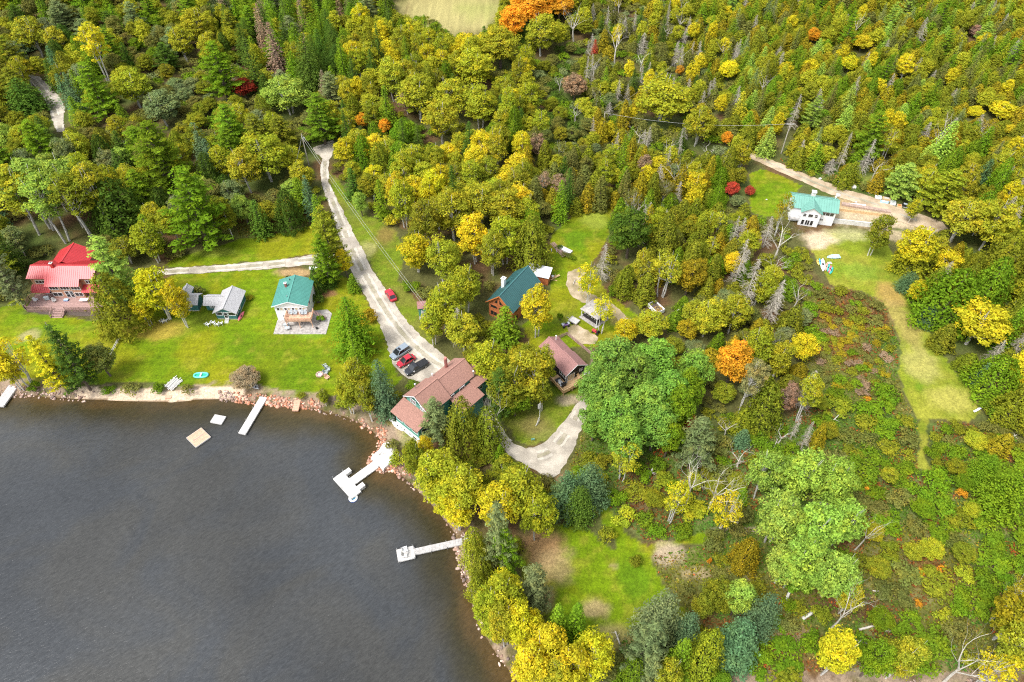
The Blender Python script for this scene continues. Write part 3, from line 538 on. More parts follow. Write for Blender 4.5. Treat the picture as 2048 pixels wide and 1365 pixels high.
reg('fatspruce', mk_spruce, 13, 4.4, 'brown', 4, full=1.5, layers=30, leaf=.5, droop=.2, pw=.5)
reg('cedar', mk_cedar, 11, 2.3, 'brown', 5, nleaf=2600)
reg('widecedar', mk_cedar, 12, 4.4, 'brown', 3, nleaf=4600, leaf=.46, pw=.5)
reg('pine', mk_pine, 18, 4.4, 'brown', 4)
reg('snag', mk_snag, 11, 1.8, 'snag', 4)
reg('bare', mk_bare, 10, 3.0, 'grey', 3, depth=5)
reg('shrub', mk_shrub, 2.8, 2.4, 'brown', 5)
WORD = {'birch': ('birch_tree', 'birch tree', 'tree'), 'aspen': ('aspen_tree', 'aspen tree', 'tree'), 'maple': ('broadleaf_tree', 'round-crowned broadleaf tree', 'tree'), 'sparse': ('thin_birch_tree', 'thin half-bare birch', 'tree'),
 'spruce': ('spruce_tree', 'narrow pointed spruce', 'tree'), 'fatspruce': ('fir_tree', 'broad dense fir', 'tree'), 'cedar': ('cedar_tree', 'narrow cedar', 'tree'), 'widecedar': ('wide_cedar_tree', 'broad dense cedar', 'tree'), 'pine': ('pine_tree', 'layered white pine', 'tree'),
 'snag': ('dead_spruce', 'dead spruce bristling with bare twigs', 'dead tree'), 'bare': ('dead_tree', 'dead leafless tree with forked pale branches', 'dead tree'), 'shrub': ('shrub', 'low leafy shrub', 'shrub')}
COLS = {'Y': ((.60, .49, .025), 'bright yellow'), 'YG': ((.38, .37, .028), 'yellow-green'), 'OG': ((.25, .25, .022), 'olive'), 'G': ((.17, .255, .016), 'green'), 'LG': ((.31, .41, .06), 'light green'), 'MG': ((.20, .33, .05), 'fresh green'), 'BR': ((.36, .27, .02), 'golden brown'),
 'DG': ((.09, .145, .02), 'dark green'), 'BG': ((.12, .19, .085), 'blue-green'), 'O': ((.75, .33, .03), 'orange'), 'R': ((.50, .07, .04), 'red'), 'RU': ((.34, .22, .14), 'rusty brown'), 'GR': ((1, 1, 1), 'grey'), 'GY': ((.21, .24, .09), 'grey-green'), 'BD': ((.20, .19, .045), 'brownish green')}
TREES = []   # (kind, colour key, x, y, h, r, obj, near)
def plant(kind, ck, x, y, h, r, near=True, seed=None, z=None):
    rnd = random.Random(seed if seed is not None else int(x * 131 + y * 977)); vs, H, R, bark = K[kind]; c, t = vs[rnd.randrange(len(vs))]
    col = COLS[ck][0]; j = rnd.uniform(.86, 1.14); col = tuple(q * j * rnd.uniform(.93, 1.07) for q in col) + (1,)
    nm, word, cat = WORD[kind]; z = (LZ - .05) if z is None else z
    root = bpy.data.objects.new(nm, None); COL.objects.link(root); root.empty_display_size = .2
    root.location = (x, y, z); root.rotation_euler = (rnd.uniform(-.03, .03), rnd.uniform(-.03, .03), rnd.uniform(0, 6.283)); root.scale = (r / R, r / R, h / H)
    o1 = bpy.data.objects.new('branches' if kind in ('snag', 'bare') else 'crown', c); o1.color = col; COL.objects.link(o1); o1.parent = root
    o2 = bpy.data.objects.new('trunk', t); COL.objects.link(o2); o2.parent = root
    root['category'] = cat; TREES.append((kind, ck, x, y, h, r, root)); return root
# ---------------------------------------------------------------- trees one can tell apart: (kind, u, v_top, v_bottom, half width, colour), read off the photo
HAND = [
 ('aspen', 190, 38, 165, 30, 'Y'), ('birch', 62, 25, 120, 34, 'YG'), ('birch', 396, 5, 112, 34, 'YG'), ('birch', 420, 62, 140, 26, 'YG'), ('birch', 365, 50, 128, 28, 'YG'), ('spruce', 548, 42, 158, 19, 'RU'), ('spruce', 519, 14, 110, 10, 'RU'), ('pine', 440, 86, 212, 36, 'G'),
 ('maple', 487, 157, 202, 26, 'R'), ('fatspruce', 46, 158, 238, 36, 'DG'), ('birch', 575, 152, 240, 44, 'LG'), ('pine', 192, 128, 252, 34, 'G'), ('birch', 262, 140, 225, 40, 'YG'), ('birch', 325, 182, 262, 40, 'GY'), ('fatspruce', 615, 62, 200, 28, 'DG'), ('spruce', 505, 75, 190, 22, 'DG'),
 ('aspen', 60, 300, 480, 52, 'LG'), ('aspen', 125, 272, 495, 50, 'LG'), ('aspen', 190, 285, 492, 40, 'YG'), ('aspen', 30, 330, 470, 45, 'YG'), ('aspen', 95, 330, 500, 44, 'LG'), ('aspen', 155, 320, 500, 40, 'OG'), ('widecedar', 232, 360, 485, 50, 'DG'), ('pine', 388, 336, 522, 54, 'G'), ('pine', 318, 248, 400, 50, 'G'), ('birch', 530, 238, 402, 52, 'YG'), ('birch', 490, 280, 400, 36, 'YG'),
 ('spruce', 617, 348, 445, 15, 'BG'), ('pine', 655, 412, 560, 30, 'OG'), ('pine', 648, 470, 585, 26, 'G'), ('spruce', 636, 388, 470, 17, 'G'), ('maple', 688, 496, 562, 20, 'Y'), ('maple', 720, 382, 438, 17, 'LG'), ('birch', 452, 405, 480, 24, 'OG'),
 ('cedar', 632, 537, 590, 13, 'DG'), ('shrub', 634, 578, 622, 15, 'DG'), ('fatspruce', 656, 540, 580, 16, 'DG'), ('spruce', 706, 548, 588, 13, 'G'), ('shrub', 577, 548, 566, 8, 'DG'), ('shrub', 640, 628, 648, 10, 'G'), ('shrub', 706, 620, 650, 9, 'OG'), ('shrub', 735, 610, 660, 22, 'BR'),
 ('fatspruce', 698, 596, 732, 40, 'G'), ('birch', 715, 705, 838, 34, 'YG'), ('birch', 688, 748, 842, 26, 'YG'), ('birch', 735, 760, 848, 22, 'OG'), ('fatspruce', 765, 724, 850, 26, 'BG'), ('spruce', 716, 660, 780, 20, 'G'), ('widecedar', 230, 540, 690, 44, 'OG'), ('pine', 226, 476, 640, 40, 'LG'), ('birch', 312, 522, 668, 44, 'Y'), ('birch', 352, 560, 664, 26, 'Y'), ('birch', 285, 590, 660, 24, 'Y'),
 ('pine', 6, 488, 630, 26, 'GY'), ('sparse', 25, 668, 780, 40, 'Y'), ('birch', 5, 690, 790, 28, 'Y'), ('pine', 95, 672, 795, 26, 'Y'), ('pine', 138, 655, 796, 34, 'DG'), ('maple', 200, 688, 768, 32, 'BD'), ('snag', 122, 645, 730, 10, 'GR'), ('shrub', 215, 771, 792, 16, 'G'), ('shrub', 312, 765, 790, 16, 'G'), ('shrub', 58, 765, 790, 14, 'G'), ('shrub', 395, 575, 600, 20, 'BD'), ('shrub', 500, 590, 603, 9, 'BR'),
 ('maple', 490, 742, 786, 32, 'RU'), ('birch', 640, 795, 812, 10, 'OG'), ('shrub', 645, 782, 806, 18, 'BD'), ('shrub', 600, 783, 800, 12, 'OG'),
 ('spruce', 1010, 612, 700, 30, 'G'), ('sparse', 1176, 528, 615, 28, 'Y'), ('birch', 1076, 562, 700, 36, 'Y'), ('sparse', 1205, 590, 665, 26, 'Y'), ('snag', 1206, 486, 562, 20, 'GR'), ('shrub', 1120, 622, 645, 9, 'G'), ('maple', 1262, 415, 535, 46, 'DG'), ('widecedar', 1066, 425, 565, 34, 'OG'), ('maple', 1380, 520, 605, 34, 'BR'), ('maple', 1398, 515, 580, 20, 'BR'), ('sparse', 1330, 500, 600, 40, 'YG'), ('birch', 1285, 495, 590, 18, 'YG'), ('widecedar', 1335, 430, 530, 28, 'OG'), ('cedar', 1292, 545, 612, 20, 'OG'),
 ('birch', 905, 372, 500, 42, 'YG'), ('birch', 960, 365, 470, 42, 'YG'), ('birch', 1015, 380, 480, 40, 'YG'), ('birch', 850, 395, 510, 36, 'OG'), ('birch', 830, 465, 560, 36, 'Y'), ('birch', 885, 470, 590, 38, 'YG'), ('birch', 950, 415, 550, 36, 'Y'), ('birch', 1010, 425, 545, 36, 'YG'), ('birch', 890, 560, 690, 42, 'YG'), ('birch', 930, 520, 640, 34, 'YG'), ('birch', 865, 620, 700, 26, 'YG'), ('birch', 925, 630, 720, 36, 'YG'), ('birch', 805, 350, 470, 30, 'YG'), ('birch', 985, 460, 560, 30, 'YG'), ('snag', 915, 615, 690, 22, 'GR'),
 ('birch', 835, 140, 260, 42, 'YG'), ('birch', 785, 112, 210, 32, 'YG'), ('birch', 905, 150, 250, 40, 'YG'), ('birch', 960, 170, 265, 38, 'YG'), ('birch', 880, 190, 300, 38, 'YG'), ('birch', 950, 95, 190, 44, 'YG'), ('maple', 1000, 45, 150, 44, 'YG'), ('maple', 1062, -25, 60, 48, 'O'), ('maple', 1025, 5, 100, 30, 'O'), ('birch', 1085, 25, 120, 36, 'YG'), ('maple', 1120, -20, 50, 30, 'O'),
 ('maple', 1150, 146, 206, 28, 'RU'), ('spruce', 1190, 78, 112, 7, 'R'), ('bare', 1150, 10, 85, 24, 'GR'), ('bare', 1233, 55, 125, 24, 'GR'), ('snag', 1286, 65, 112, 16, 'GR'), ('birch', 1325, 152, 260, 58, 'YG'), ('birch', 1400, 210, 300, 34, 'YG'), ('maple', 1464, 364, 400, 17, 'R'), ('maple', 1500, 372, 396, 12, 'R'), ('maple', 770, 235, 275, 14, 'O'), ('maple', 725, 225, 262, 16, 'O'), ('spruce', 772, 170, 270, 18, 'G'), ('maple', 1455, 262, 295, 13, 'O'), ('maple', 1628, 55, 90, 16, 'O'), ('maple', 1726, 70, 108, 23, 'Y'), ('maple', 1700, 110, 150, 18, 'Y'), ('birch', 1812, 105, 165, 20, 'Y'), ('maple', 1950, 48, 78, 14, 'RU'), ('birch', 2005, 205, 245, 30, 'Y'), ('maple', 1950, 212, 240, 18, 'Y'), ('maple', 2022, 250, 275, 15, 'Y'), ('maple', 1458, 120, 165, 22, 'Y'), ('maple', 1360, 130, 155, 10, 'O'),
 ('birch', 815, 180, 235, 24, 'RU'), ('pine', 640, 190, 300, 36, 'G'), ('sparse', 1566, 385, 470, 20, 'BR'), ('bare', 1558, 452, 520, 32, 'GR'), ('bare', 1596, 562, 618, 22, 'GR'), ('snag', 1690, 266, 338, 12, 'GR'), ('snag', 1662, 320, 345, 16, 'GR'), ('snag', 1590, 190, 262, 14, 'GR'), ('snag', 1846, 35, 90, 14, 'GR'), ('snag', 1500, 520, 620, 26, 'GR'), ('snag', 1550, 560, 650, 24, 'GR'), ('snag', 1480, 480, 580, 22, 'GR'), ('snag', 1735, 278, 350, 16, 'GR'), ('sparse', 1780, 255, 320, 20, 'YG'),
 ('pine', 1808, 328, 402, 32, 'LG'), ('pine', 1890, 345, 440, 40, 'YG'), ('pine', 1745, 225, 330, 30, 'G'), ('spruce', 1890, 240, 330, 24, 'LG'), ('widecedar', 1905, 545, 668, 58, 'G'), ('widecedar', 1840, 470, 560, 36, 'YG'), ('birch', 1832, 448, 560, 38, 'Y'), ('birch', 1760, 425, 520, 26, 'OG'), ('birch', 1930, 395, 500, 46, 'YG'), ('birch', 1990, 400, 520, 40, 'YG'), ('maple', 1915, 400, 450, 18, 'O'), ('birch', 1962, 608, 712, 56, 'Y'), ('fatspruce', 1820, 545, 592, 20, 'BG'), ('maple', 1836, 560, 615, 20, 'Y'), ('fatspruce', 1862, 610, 660, 20, 'BG'), ('widecedar', 1998, 720, 805, 46, 'G'), ('widecedar', 2030, 790, 860, 34, 'OG'), ('shrub', 1985, 800, 845, 30, 'G'),
 ('widecedar', 2010, 460, 600, 40, 'OG'), ('widecedar', 1985, 520, 640, 36, 'G'), ('birch', 1828, 395, 450, 16, 'YG'), ('fatspruce', 1972, 915, 982, 30, 'G'), ('fatspruce', 2025, 935, 1050, 42, 'G'), ('cedar', 2006, 868, 914, 20, 'BR'), ('spruce', 1965, 725, 775, 14, 'BG'), ('shrub', 1925, 978, 1000, 13, 'O'),
 ('maple', 1467, 680, 790, 39, 'O'), ('maple', 1608, 668, 735, 30, 'Y'), ('maple', 1230, 665, 810, 52, 'MG'), ('maple', 1268, 700, 835, 46, 'MG'), ('maple', 1335, 745, 870, 46, 'MG'), ('maple', 1235, 790, 925, 46, 'MG'), ('maple', 1312, 810, 925, 42, 'MG'), ('maple', 1375, 740, 850, 38, 'G'), ('maple', 1185, 720, 850, 36, 'MG'), ('maple', 1310, 680, 800, 50, 'MG'), ('maple', 1390, 700, 810, 40, 'MG'), ('maple', 1215, 740, 880, 46, 'MG'), ('maple', 1290, 760, 900, 48, 'MG'), ('maple', 1355, 770, 890, 36, 'G'), ('maple', 1255, 830, 960, 42, 'MG'), ('maple', 1190, 800, 900, 34, 'MG'), ('maple', 1340, 840, 930, 30, 'G'), ('pine', 1395, 840, 945, 38, 'GY'), ('maple', 1380, 832, 872, 18, 'R'), ('sparse', 1250, 890, 960, 34, 'YG'),
 ('bare', 1385, 918, 1030, 34, 'GR'), ('bare', 1432, 930, 1040, 38, 'GR'), ('bare', 1455, 990, 1070, 34, 'GR'), ('sparse', 1350, 960, 1050, 30, 'Y'), ('sparse', 1450, 985, 1065, 36, 'Y'), ('aspen', 1500, 712, 830, 26, 'GR2'), ('maple', 1448, 770, 815, 26, 'OG'), ('widecedar', 1535, 770, 870, 34, 'OG'), ('birch', 1515, 655, 760, 34, 'YG'), ('birch', 1560, 680, 770, 26, 'YG'), ('aspen', 1618, 752, 845, 26, 'YG'), ('maple', 1575, 765, 840, 20, 'RU'), ('cedar', 1640, 850, 900, 14, 'BR'), ('snag', 1615, 845, 900, 14, 'GR'), ('snag', 1592, 830, 880, 12, 'GR'), ('birch', 1420, 600, 690, 36, 'YG'), ('birch', 1470, 590, 680, 34, 'YG'), ('birch', 1300, 625, 690, 38, 'YG'), ('birch', 1250, 640, 700, 28, 'Y'), ('maple', 1375, 640, 690, 24, 'BR'),
 ('birch', 1535, 905, 1020, 40, 'LG'), ('birch', 1600, 900, 1040, 50, 'LG'), ('birch', 1670, 920, 1060, 48, 'LG'), ('birch', 1560, 990, 1120, 50, 'LG'), ('birch', 1630, 1000, 1150, 54, 'LG'), ('birch', 1690, 1000, 1110, 40, 'LG'), ('birch', 1600, 1080, 1210, 50, 'LG'), ('birch', 1670, 1100, 1230, 48, 'LG'), ('birch', 1570, 1100, 1190, 36, 'LG'), ('birch', 1700, 1170, 1240, 26, 'YG'), ('bare', 1735, 1035, 1100, 24, 'GR'), ('bare', 1690, 1190, 1260, 30, 'GR'), ('shrub', 1595, 1150, 1210, 30, 'G'),
 ('birch', 878, 872, 1070, 52, 'YG'), ('birch', 852, 925, 1030, 36, 'YG'), ('birch', 872, 975, 1065, 36, 'Y'), ('birch', 975, 1170, 1280, 34, 'YG'), ('birch', 968, 1235, 1305, 34, 'YG'), ('birch', 1060, 1290, 1390, 42, 'Y'), ('birch', 1120, 1320, 1400, 40, 'YG'), ('widecedar', 950, 1150, 1210, 24, 'YG'), ('birch', 905, 930, 1050, 40, 'YG'), ('birch', 925, 900, 1085, 46, 'YG'), ('birch', 1035, 905, 1090, 52, 'YG'), ('birch', 1000, 950, 1100, 44, 'Y'), ('birch', 1075, 985, 1105, 40, 'YG'), ('birch', 828, 868, 975, 26, 'OG'), ('birch', 905, 1000, 1080, 34, 'Y'), ('pine', 1000, 1010, 1160, 30, 'GY'), ('pine', 1012, 1060, 1160, 28, 'G'), ('widecedar', 950, 1060, 1150, 26, 'YG'), ('widecedar', 965, 1110, 1180, 22, 'OG'), ('widecedar', 925, 800, 925, 34, 'OG'), ('widecedar', 975, 820, 920, 30, 'OG'), ('pine', 872, 800, 895, 30, 'GY'), ('bare', 985, 800, 880, 24, 'GR'), ('birch', 850, 870, 940, 20, 'Y'), ('cedar', 1000, 890, 935, 12, 'G'),
 ('fatspruce', 1135, 950, 1045, 34, 'BG'), ('fatspruce', 1180, 935, 1030, 36, 'BG'), ('fatspruce', 1160, 975, 1060, 30, 'DG'), ('shrub', 1170, 1010, 1045, 28, 'BD'), ('birch', 1055, 690, 850, 50, 'YG'), ('birch', 1015, 720, 850, 44, 'OG'), ('birch', 975, 680, 790, 40, 'YG'), ('birch', 1090, 690, 790, 28, 'YG'), ('maple', 1030, 770, 850, 36, 'G'), ('pine', 1000, 740, 850, 26, 'DG'), ('birch', 950, 690, 760, 26, 'OG'), ('birch', 1085, 755, 830, 22, 'OG'),
 ('pine', 1068, 1138, 1240, 34, 'GY'), ('birch', 1000, 1148, 1290, 52, 'YG'), ('birch', 1050, 1215, 1320, 44, 'Y'), ('birch', 1095, 1260, 1380, 46, 'Y'), ('birch', 1190, 1275, 1385, 46, 'Y'), ('birch', 1150, 1300, 1400, 40, 'Y'), ('spruce', 1118, 1208, 1300, 24, 'G'), ('spruce', 1148, 1208, 1300, 26, 'G'), ('birch', 1010, 1200, 1320, 36, 'YG'), ('fatspruce', 1320, 1190, 1310, 44, 'GY'), ('fatspruce', 1372, 1230, 1310, 28, 'BG'), ('pine', 1290, 1255, 1370, 40, 'GY'), ('fatspruce', 1478, 1250, 1355, 42, 'BG'), ('fatspruce', 1525, 1190, 1290, 34, 'BG'), ('widecedar', 1412, 1262, 1375, 34, 'YG'), ('spruce', 1360, 1280, 1370, 28, 'G'), ('birch', 1335, 1320, 1400, 30, 'YG'), ('widecedar', 1265, 1320, 1390, 26, 'G'), ('pine', 1300, 1310, 1385, 30, 'GY'),
 ('birch', 1675, 1270, 1372, 42, 'Y'), ('maple', 1755, 1290, 1375, 34, 'G'), ('birch', 1815, 1285, 1375, 34, 'YG'), ('sparse', 1990, 1310, 1372, 40, 'Y'), ('birch', 2035, 1170, 1330, 52, 'BR'), ('birch', 2050, 1250, 1370, 50, 'YG'), ('bare', 1930, 1300, 1372, 44, 'GR'), ('bare', 2020, 1170, 1250, 36, 'GR'), ('maple', 1440, 1170, 1240, 38, 'OG'), ('maple', 1480, 1165, 1250, 32, 'LG'), ('maple', 1405, 1195, 1250, 24, 'OG'), ('widecedar', 1495, 1080, 1150, 26, 'BR'), ('shrub', 1430, 1070, 1110, 32, 'BD'), ('shrub', 1420, 1115, 1130, 6, 'O'), ('shrub', 1273, 1112, 1140, 17, 'OG'), ('shrub', 1215, 1055, 1098, 22, 'OG'), ('shrub', 1380, 1010, 1050, 40, 'YG'), ('shrub', 1250, 1020, 1060, 30, 'YG'),
]
COLS['GR2'] = ((.30, .27, .10), 'pale grey-green')
RNG = {'birch': (6, 17), 'aspen': (9, 23), 'maple': (3, 17), 'sparse': (6, 15), 'spruce': (4, 22), 'fatspruce': (4, 20), 'cedar': (3, 14), 'widecedar': (5, 17), 'pine': (8, 24), 'snag': (5, 16), 'bare': (7, 14), 'shrub': (1.2, 3.6)}
def rays(u, v): a = Vector((u - 1024, F * cos(TH) + (682.5 - v) * sin(TH), -F * sin(TH) + (682.5 - v) * cos(TH))); return a
HB = []
for i, (kd, u, vt, vb, hw, ck) in enumerate(HAND):
    broad = kd in ('birch', 'aspen', 'maple', 'sparse', 'shrub', 'bare'); lo, hi = RNG[kd]
    dep = TH - math.atan((682.5 - vb) / F); vb2 = vb - hw * sin(dep) * {'maple': .75, 'birch': .7, 'shrub': .8, 'fatspruce': .85, 'widecedar': .8, 'pine': .6, 'spruce': .6, 'cedar': .6}.get(kd, .1)
    best = None
    for k in range(60):                 # the height at which a tree standing at the seen foot reaches the seen top
        h = lo + (hi - lo) * k / 59
        x, y, _ = G(u, (vt + vb2) / 2, LZ + h * .5)
        t = PX(x, y, LZ + h * (.97 if not broad else .93))[1]; b = PX(x, y, LZ)[1]; e = abs(t - vt) + .6 * abs(b - vb2)
        if best is None or e < best[0]: best = (e, h, x, y)
    _, h, x, y = best
    zc = y * cos(TH) + (CAMH - LZ - h * .5) * sin(TH); r = hw * zc / F * {'birch': 1.16, 'maple': 1.14, 'aspen': 1.12, 'sparse': 1.12, 'pine': 1.22, 'spruce': 1.4, 'fatspruce': 1.35, 'cedar': 1.2, 'widecedar': 1.22}.get(kd, 1); HB.append((u, (vt + vb) / 2, hw * .75, (vb - vt) * .36, y))
    zb = None
    sdv = float(shoredist(np.array([x]), np.array([y]))[0])
    if sdv < .6:
        # a foot that would be in the water moves up the bank
        for s in range(40):
            g = .5; a_ = float(shoredist(np.array([x + g]), np.array([y]))[0]); b_ = float(shoredist(np.array([x]), np.array([y + g]))[0]); c_ = float(shoredist(np.array([x]), np.array([y]))[0])
            if c_ > .8: break
            gxv, gyv = a_ - c_, b_ - c_; n_ = hypot(gxv, gyv) + 1e-6; x += gxv / n_ * .4; y += gyv / n_ * .4
        sdv = float(shoredist(np.array([x]), np.array([y]))[0])
    zb = float(gheight(np.array([sdv]))[0]) - .05
    plant(kd, ck, x, y, h, r, seed=i * 13 + 5, z=zb)
# ---------------------------------------------------------------- the woods between them
ZONES = [([(1645, 600), (1768, 622), (1795, 700), (1798, 760), (1700, 770), (1655, 700)], 5, [(10, 'shrub', 'BR RU OG BD', .9, 1.5, 1.2, 1.9), (1, 'shrub', 'G', 1.5, 2, 1.3, 1.9)]),
  # outline in the photo, spacing, [(weight, kind, colours, hmin, hmax, rmin, rmax)]
 ([(1340, -40), (2200, -40), (2200, 330), (1900, 320), (1780, 380), (1500, 300), (1440, 220), (1480, 130)], 3.3, [(34, 'cedar', 'OG BR OG OG BR G BD', 5.5, 9, 2.0, 3.0), (17, 'spruce', 'G G LG G LG', 7, 11, 2.2, 3.1), (9, 'spruce', 'OG YG', 7, 10, 2.0, 2.9), (8, 'maple', 'YG OG', 5, 8, 2, 2.8), (8, 'birch', 'YG YG OG Y', 7, 10, 2.2, 3.3), (3, 'snag', 'GR', 6, 9, 1.5, 2.1), (4, 'spruce', 'GY BD', 8, 13, 1.4, 2), (2, 'pine', 'G LG', 11, 15, 2.4, 3.2), (1, 'bare', 'GR', 8, 10, 2, 2.6)]),
 ([(1180, -40), (1340, -40), (1480, 130), (1440, 220), (1500, 300), (1300, 330), (1190, 300), (1160, 200), (1170, 80)], 3.6, [(30, 'shrub', 'BD G GY BD OG', 2, 4, 2, 3.4), (20, 'cedar', 'OG BR BD', 5, 10, 1.6, 2.4), (8, 'birch', 'YG Y', 7, 11, 2.2, 3), (6, 'snag', 'GR', 6, 11, 1.2, 1.9), (6, 'maple', 'BD GY OG', 4, 7, 2.2, 3), (3, 'bare', 'GR', 6, 9, 2, 3), (4, 'spruce', 'G DG', 7, 11, 1.7, 2.2)]),
 ([(1060, 100), (1180, 60), (1190, 300), (1100, 300), (1060, 200)], 3.6, [(30, 'shrub', 'BD G DG GY', 2, 4, 2.2, 3.4), (12, 'maple', 'BD OG', 4, 7, 2.2, 3), (6, 'cedar', 'OG', 5, 9, 1.6, 2.2), (3, 'bare', 'GR', 6, 8, 2, 2.6)]),
 ([(1040, 210), (1190, 270), (1300, 330), (1240, 410), (1100, 430), (1060, 400)], 4.0, [(20, 'cedar', 'OG BD BR', 7, 11, 1.8, 2.5), (16, 'birch', 'YG OG RU', 8, 12, 2.4, 3.3), (10, 'spruce', 'DG G', 9, 14, 2, 2.6), (8, 'sparse', 'RU BD GY', 8, 12, 2.3, 3), (8, 'maple', 'BD OG', 5, 8, 2.5, 3.2), (4, 'bare', 'GR', 8, 11, 2, 3)]),
 ([(700, 40), (1000, 40), (1060, 100), (1060, 380), (1080, 560), (960, 560), (900, 700), (850, 700), (800, 560), (740, 420), (680, 330), (670, 200)], 5.2, [(50, 'birch', 'YG YG Y OG', 10, 15, 3.2, 4.4), (8, 'spruce', 'G DG', 11, 17, 2.4, 3), (7, 'widecedar', 'OG G', 9, 13, 2.8, 3.6), (5, 'maple', 'G YG', 9, 13, 3, 4)]),
 ([(380, -60), (1010, -60), (980, 100), (780, 120), (660, 200), (520, 160), (430, 60)], 5.0, [(30, 'fatspruce', 'DG G DG G', 10, 15, 3, 4.2), (24, 'pine', 'G OG GY', 11, 16, 3.6, 4.6), (12, 'spruce', 'DG G G', 11, 16, 2.6, 3.4), (6, 'birch', 'YG OG', 10, 14, 3, 4), (3, 'spruce', 'RU', 12, 16, 2, 2.4)]),
 ([(-150, -60), (380, -60), (430, 60), (420, 140), (250, 130), (150, 60), (-150, 60)], 5.0, [(24, 'pine', 'G GY DG', 11, 15, 3.6, 4.6), (12, 'spruce', 'DG G', 11, 15, 2.8, 3.4), (14, 'birch', 'YG OG BD', 9, 13, 3, 4), (14, 'maple', 'BD GY G', 6, 9, 3, 4), (8, 'shrub', 'BD G', 2.5, 4, 2.5, 3.4)]),
 ([(250, 60), (500, 100), (500, 200), (420, 260), (250, 140)], 4.4, [(20, 'shrub', 'BD GY G', 3, 4.4, 2.6, 3.6), (20, 'maple', 'BD GY OG', 5, 8, 3, 4), (8, 'sparse', 'BD OG', 8, 10, 2.6, 3.4)]),
 ([(-150, 60), (250, 60), (500, 180), (660, 200), (640, 300), (620, 420), (480, 470), (330, 520), (240, 540), (180, 500), (-150, 600)], 5.0, [(26, 'birch', 'OG YG YG GY', 9, 14, 3.2, 4.4), (20, 'pine', 'G OG', 12, 16, 3.8, 4.8), (9, 'spruce', 'DG G BG', 10, 14, 2.8, 3.4), (12, 'widecedar', 'DG OG', 9, 13, 3, 4), (10, 'maple', 'BD LG OG', 8, 12, 3.2, 4.2), (5, 'shrub', 'BD', 3, 4, 3, 3.6)]),
 ([(1240, 330), (1500, 290), (1570, 330), (1560, 470), (1620, 560), (1640, 800), (1500, 860), (1400, 700), (1280, 680), (1230, 560), (1225, 420)], 3.7, [(30, 'cedar', 'OG OG BR G', 7, 12, 1.8, 2.6), (14, 'widecedar', 'OG G', 8, 11, 2.6, 3.4), (18, 'birch', 'YG YG Y', 8, 13, 2.6, 3.6), (6, 'snag', 'GR', 8, 13, 1.6, 2.2), (8, 'sparse', 'BD YG', 8, 12, 2.4, 3), (10, 'maple', 'BD OG GY', 4, 8, 2.4, 3.2), (6, 'shrub', 'BD G', 2.5, 4, 2.2, 3), (3, 'bare', 'GR', 7, 10, 2.2, 3)]),
 ([(1780, 380), (1900, 320), (2200, 330), (2200, 870), (1960, 840), (1930, 770), (1860, 690), (1800, 600), (1780, 480)], 4.6, [(24, 'widecedar', 'OG G OG', 9, 13, 2.8, 3.8), (20, 'birch', 'YG Y YG', 9, 13, 3, 4), (10, 'cedar', 'OG BR', 8, 12, 2, 2.6), (8, 'spruce', 'G BG DG', 9, 14, 2.2, 3), (5, 'snag', 'GR', 8, 12, 1.8, 2.3), (3, 'bare', 'GR', 8, 10, 2, 3)]),
 ([(1170, 860), (1500, 830), (1640, 800), (1560, 930), (1500, 1010), (1450, 1050), (1290, 1080), (1210, 1000), (1130, 950)], 4.0, [(24, 'shrub', 'BD OG G BD', 2.2, 3.8, 2, 3), (10, 'maple', 'OG BD', 3.5, 6, 2, 2.8), (5, 'sparse', 'YG BD', 6, 9, 2, 2.8), (4, 'bare', 'GR', 5, 8, 1.8, 2.4), (3, 'spruce', 'G BG', 4, 7, 1.5, 2.1)]),
 ([(1100, 820), (1200, 850), (1180, 960), (1200, 1010), (1110, 1040), (1100, 960)], 3.4, [(24, 'shrub', 'BD OG G', 2, 3.4, 1.8, 2.6)]),
 ([(1560, 560), (1700, 600), (1790, 680), (1834, 850), (1834, 960), (1960, 850), (2200, 900), (2200, 1380), (1560, 1380), (1520, 1250), (1740, 1200), (1740, 1000), (1560, 850)], 3.9, [(46, 'shrub', 'G G BD OG G OG G G BD', 1.8, 3.6, 2.1, 3.7), (1, 'shrub', 'O', 1.0, 1.5, .7, 1.1), (3, 'maple', 'YG OG', 3, 5, 1.8, 2.6), (3, 'maple', 'OG G', 3.4, 5, 2, 2.6), (1, 'shrub', 'YG', 2, 2.6, 1.5, 2)]),
 ([(1240, 1180), (1400, 1180), (1560, 1180), (1600, 1230), (1560, 1380), (1180, 1380)], 3.6, [(20, 'shrub', 'OG BD G', 1.6, 3, 1.6, 2.6), (8, 'maple', 'OG LG', 3.4, 5.5, 2, 2.8), (4, 'fatspruce', 'BG G', 4, 7, 1.8, 2.4)]),
 ([(1300, 1080), (1560, 1000), (1560, 1200), (1400, 1200), (1320, 1140)], 3.6, [(22, 'shrub', 'OG BD BD BR', 1.4, 2.6, 1.4, 2.3)]),
 ([(780, 780), (1000, 760), (1010, 900), (1110, 960), (1110, 1050), (1050, 1110), (1050, 1380), (940, 1240), (900, 1040), (820, 960)], 4.4, [(20, 'birch', 'YG OG Y', 7, 11, 2.6, 3.4), (8, 'shrub', 'OG G', 2, 3.2, 1.6, 2.4), (8, 'widecedar', 'OG', 6, 9, 2.2, 2.8)]),
 ([(930, 660), (1040, 640), (1100, 700), (1100, 800), (1000, 840), (970, 780), (930, 730)], 4.6, [(20, 'birch', 'YG OG', 8, 11, 2.8, 3.6), (6, 'maple', 'G OG', 5, 8, 2.4, 3)]),
]
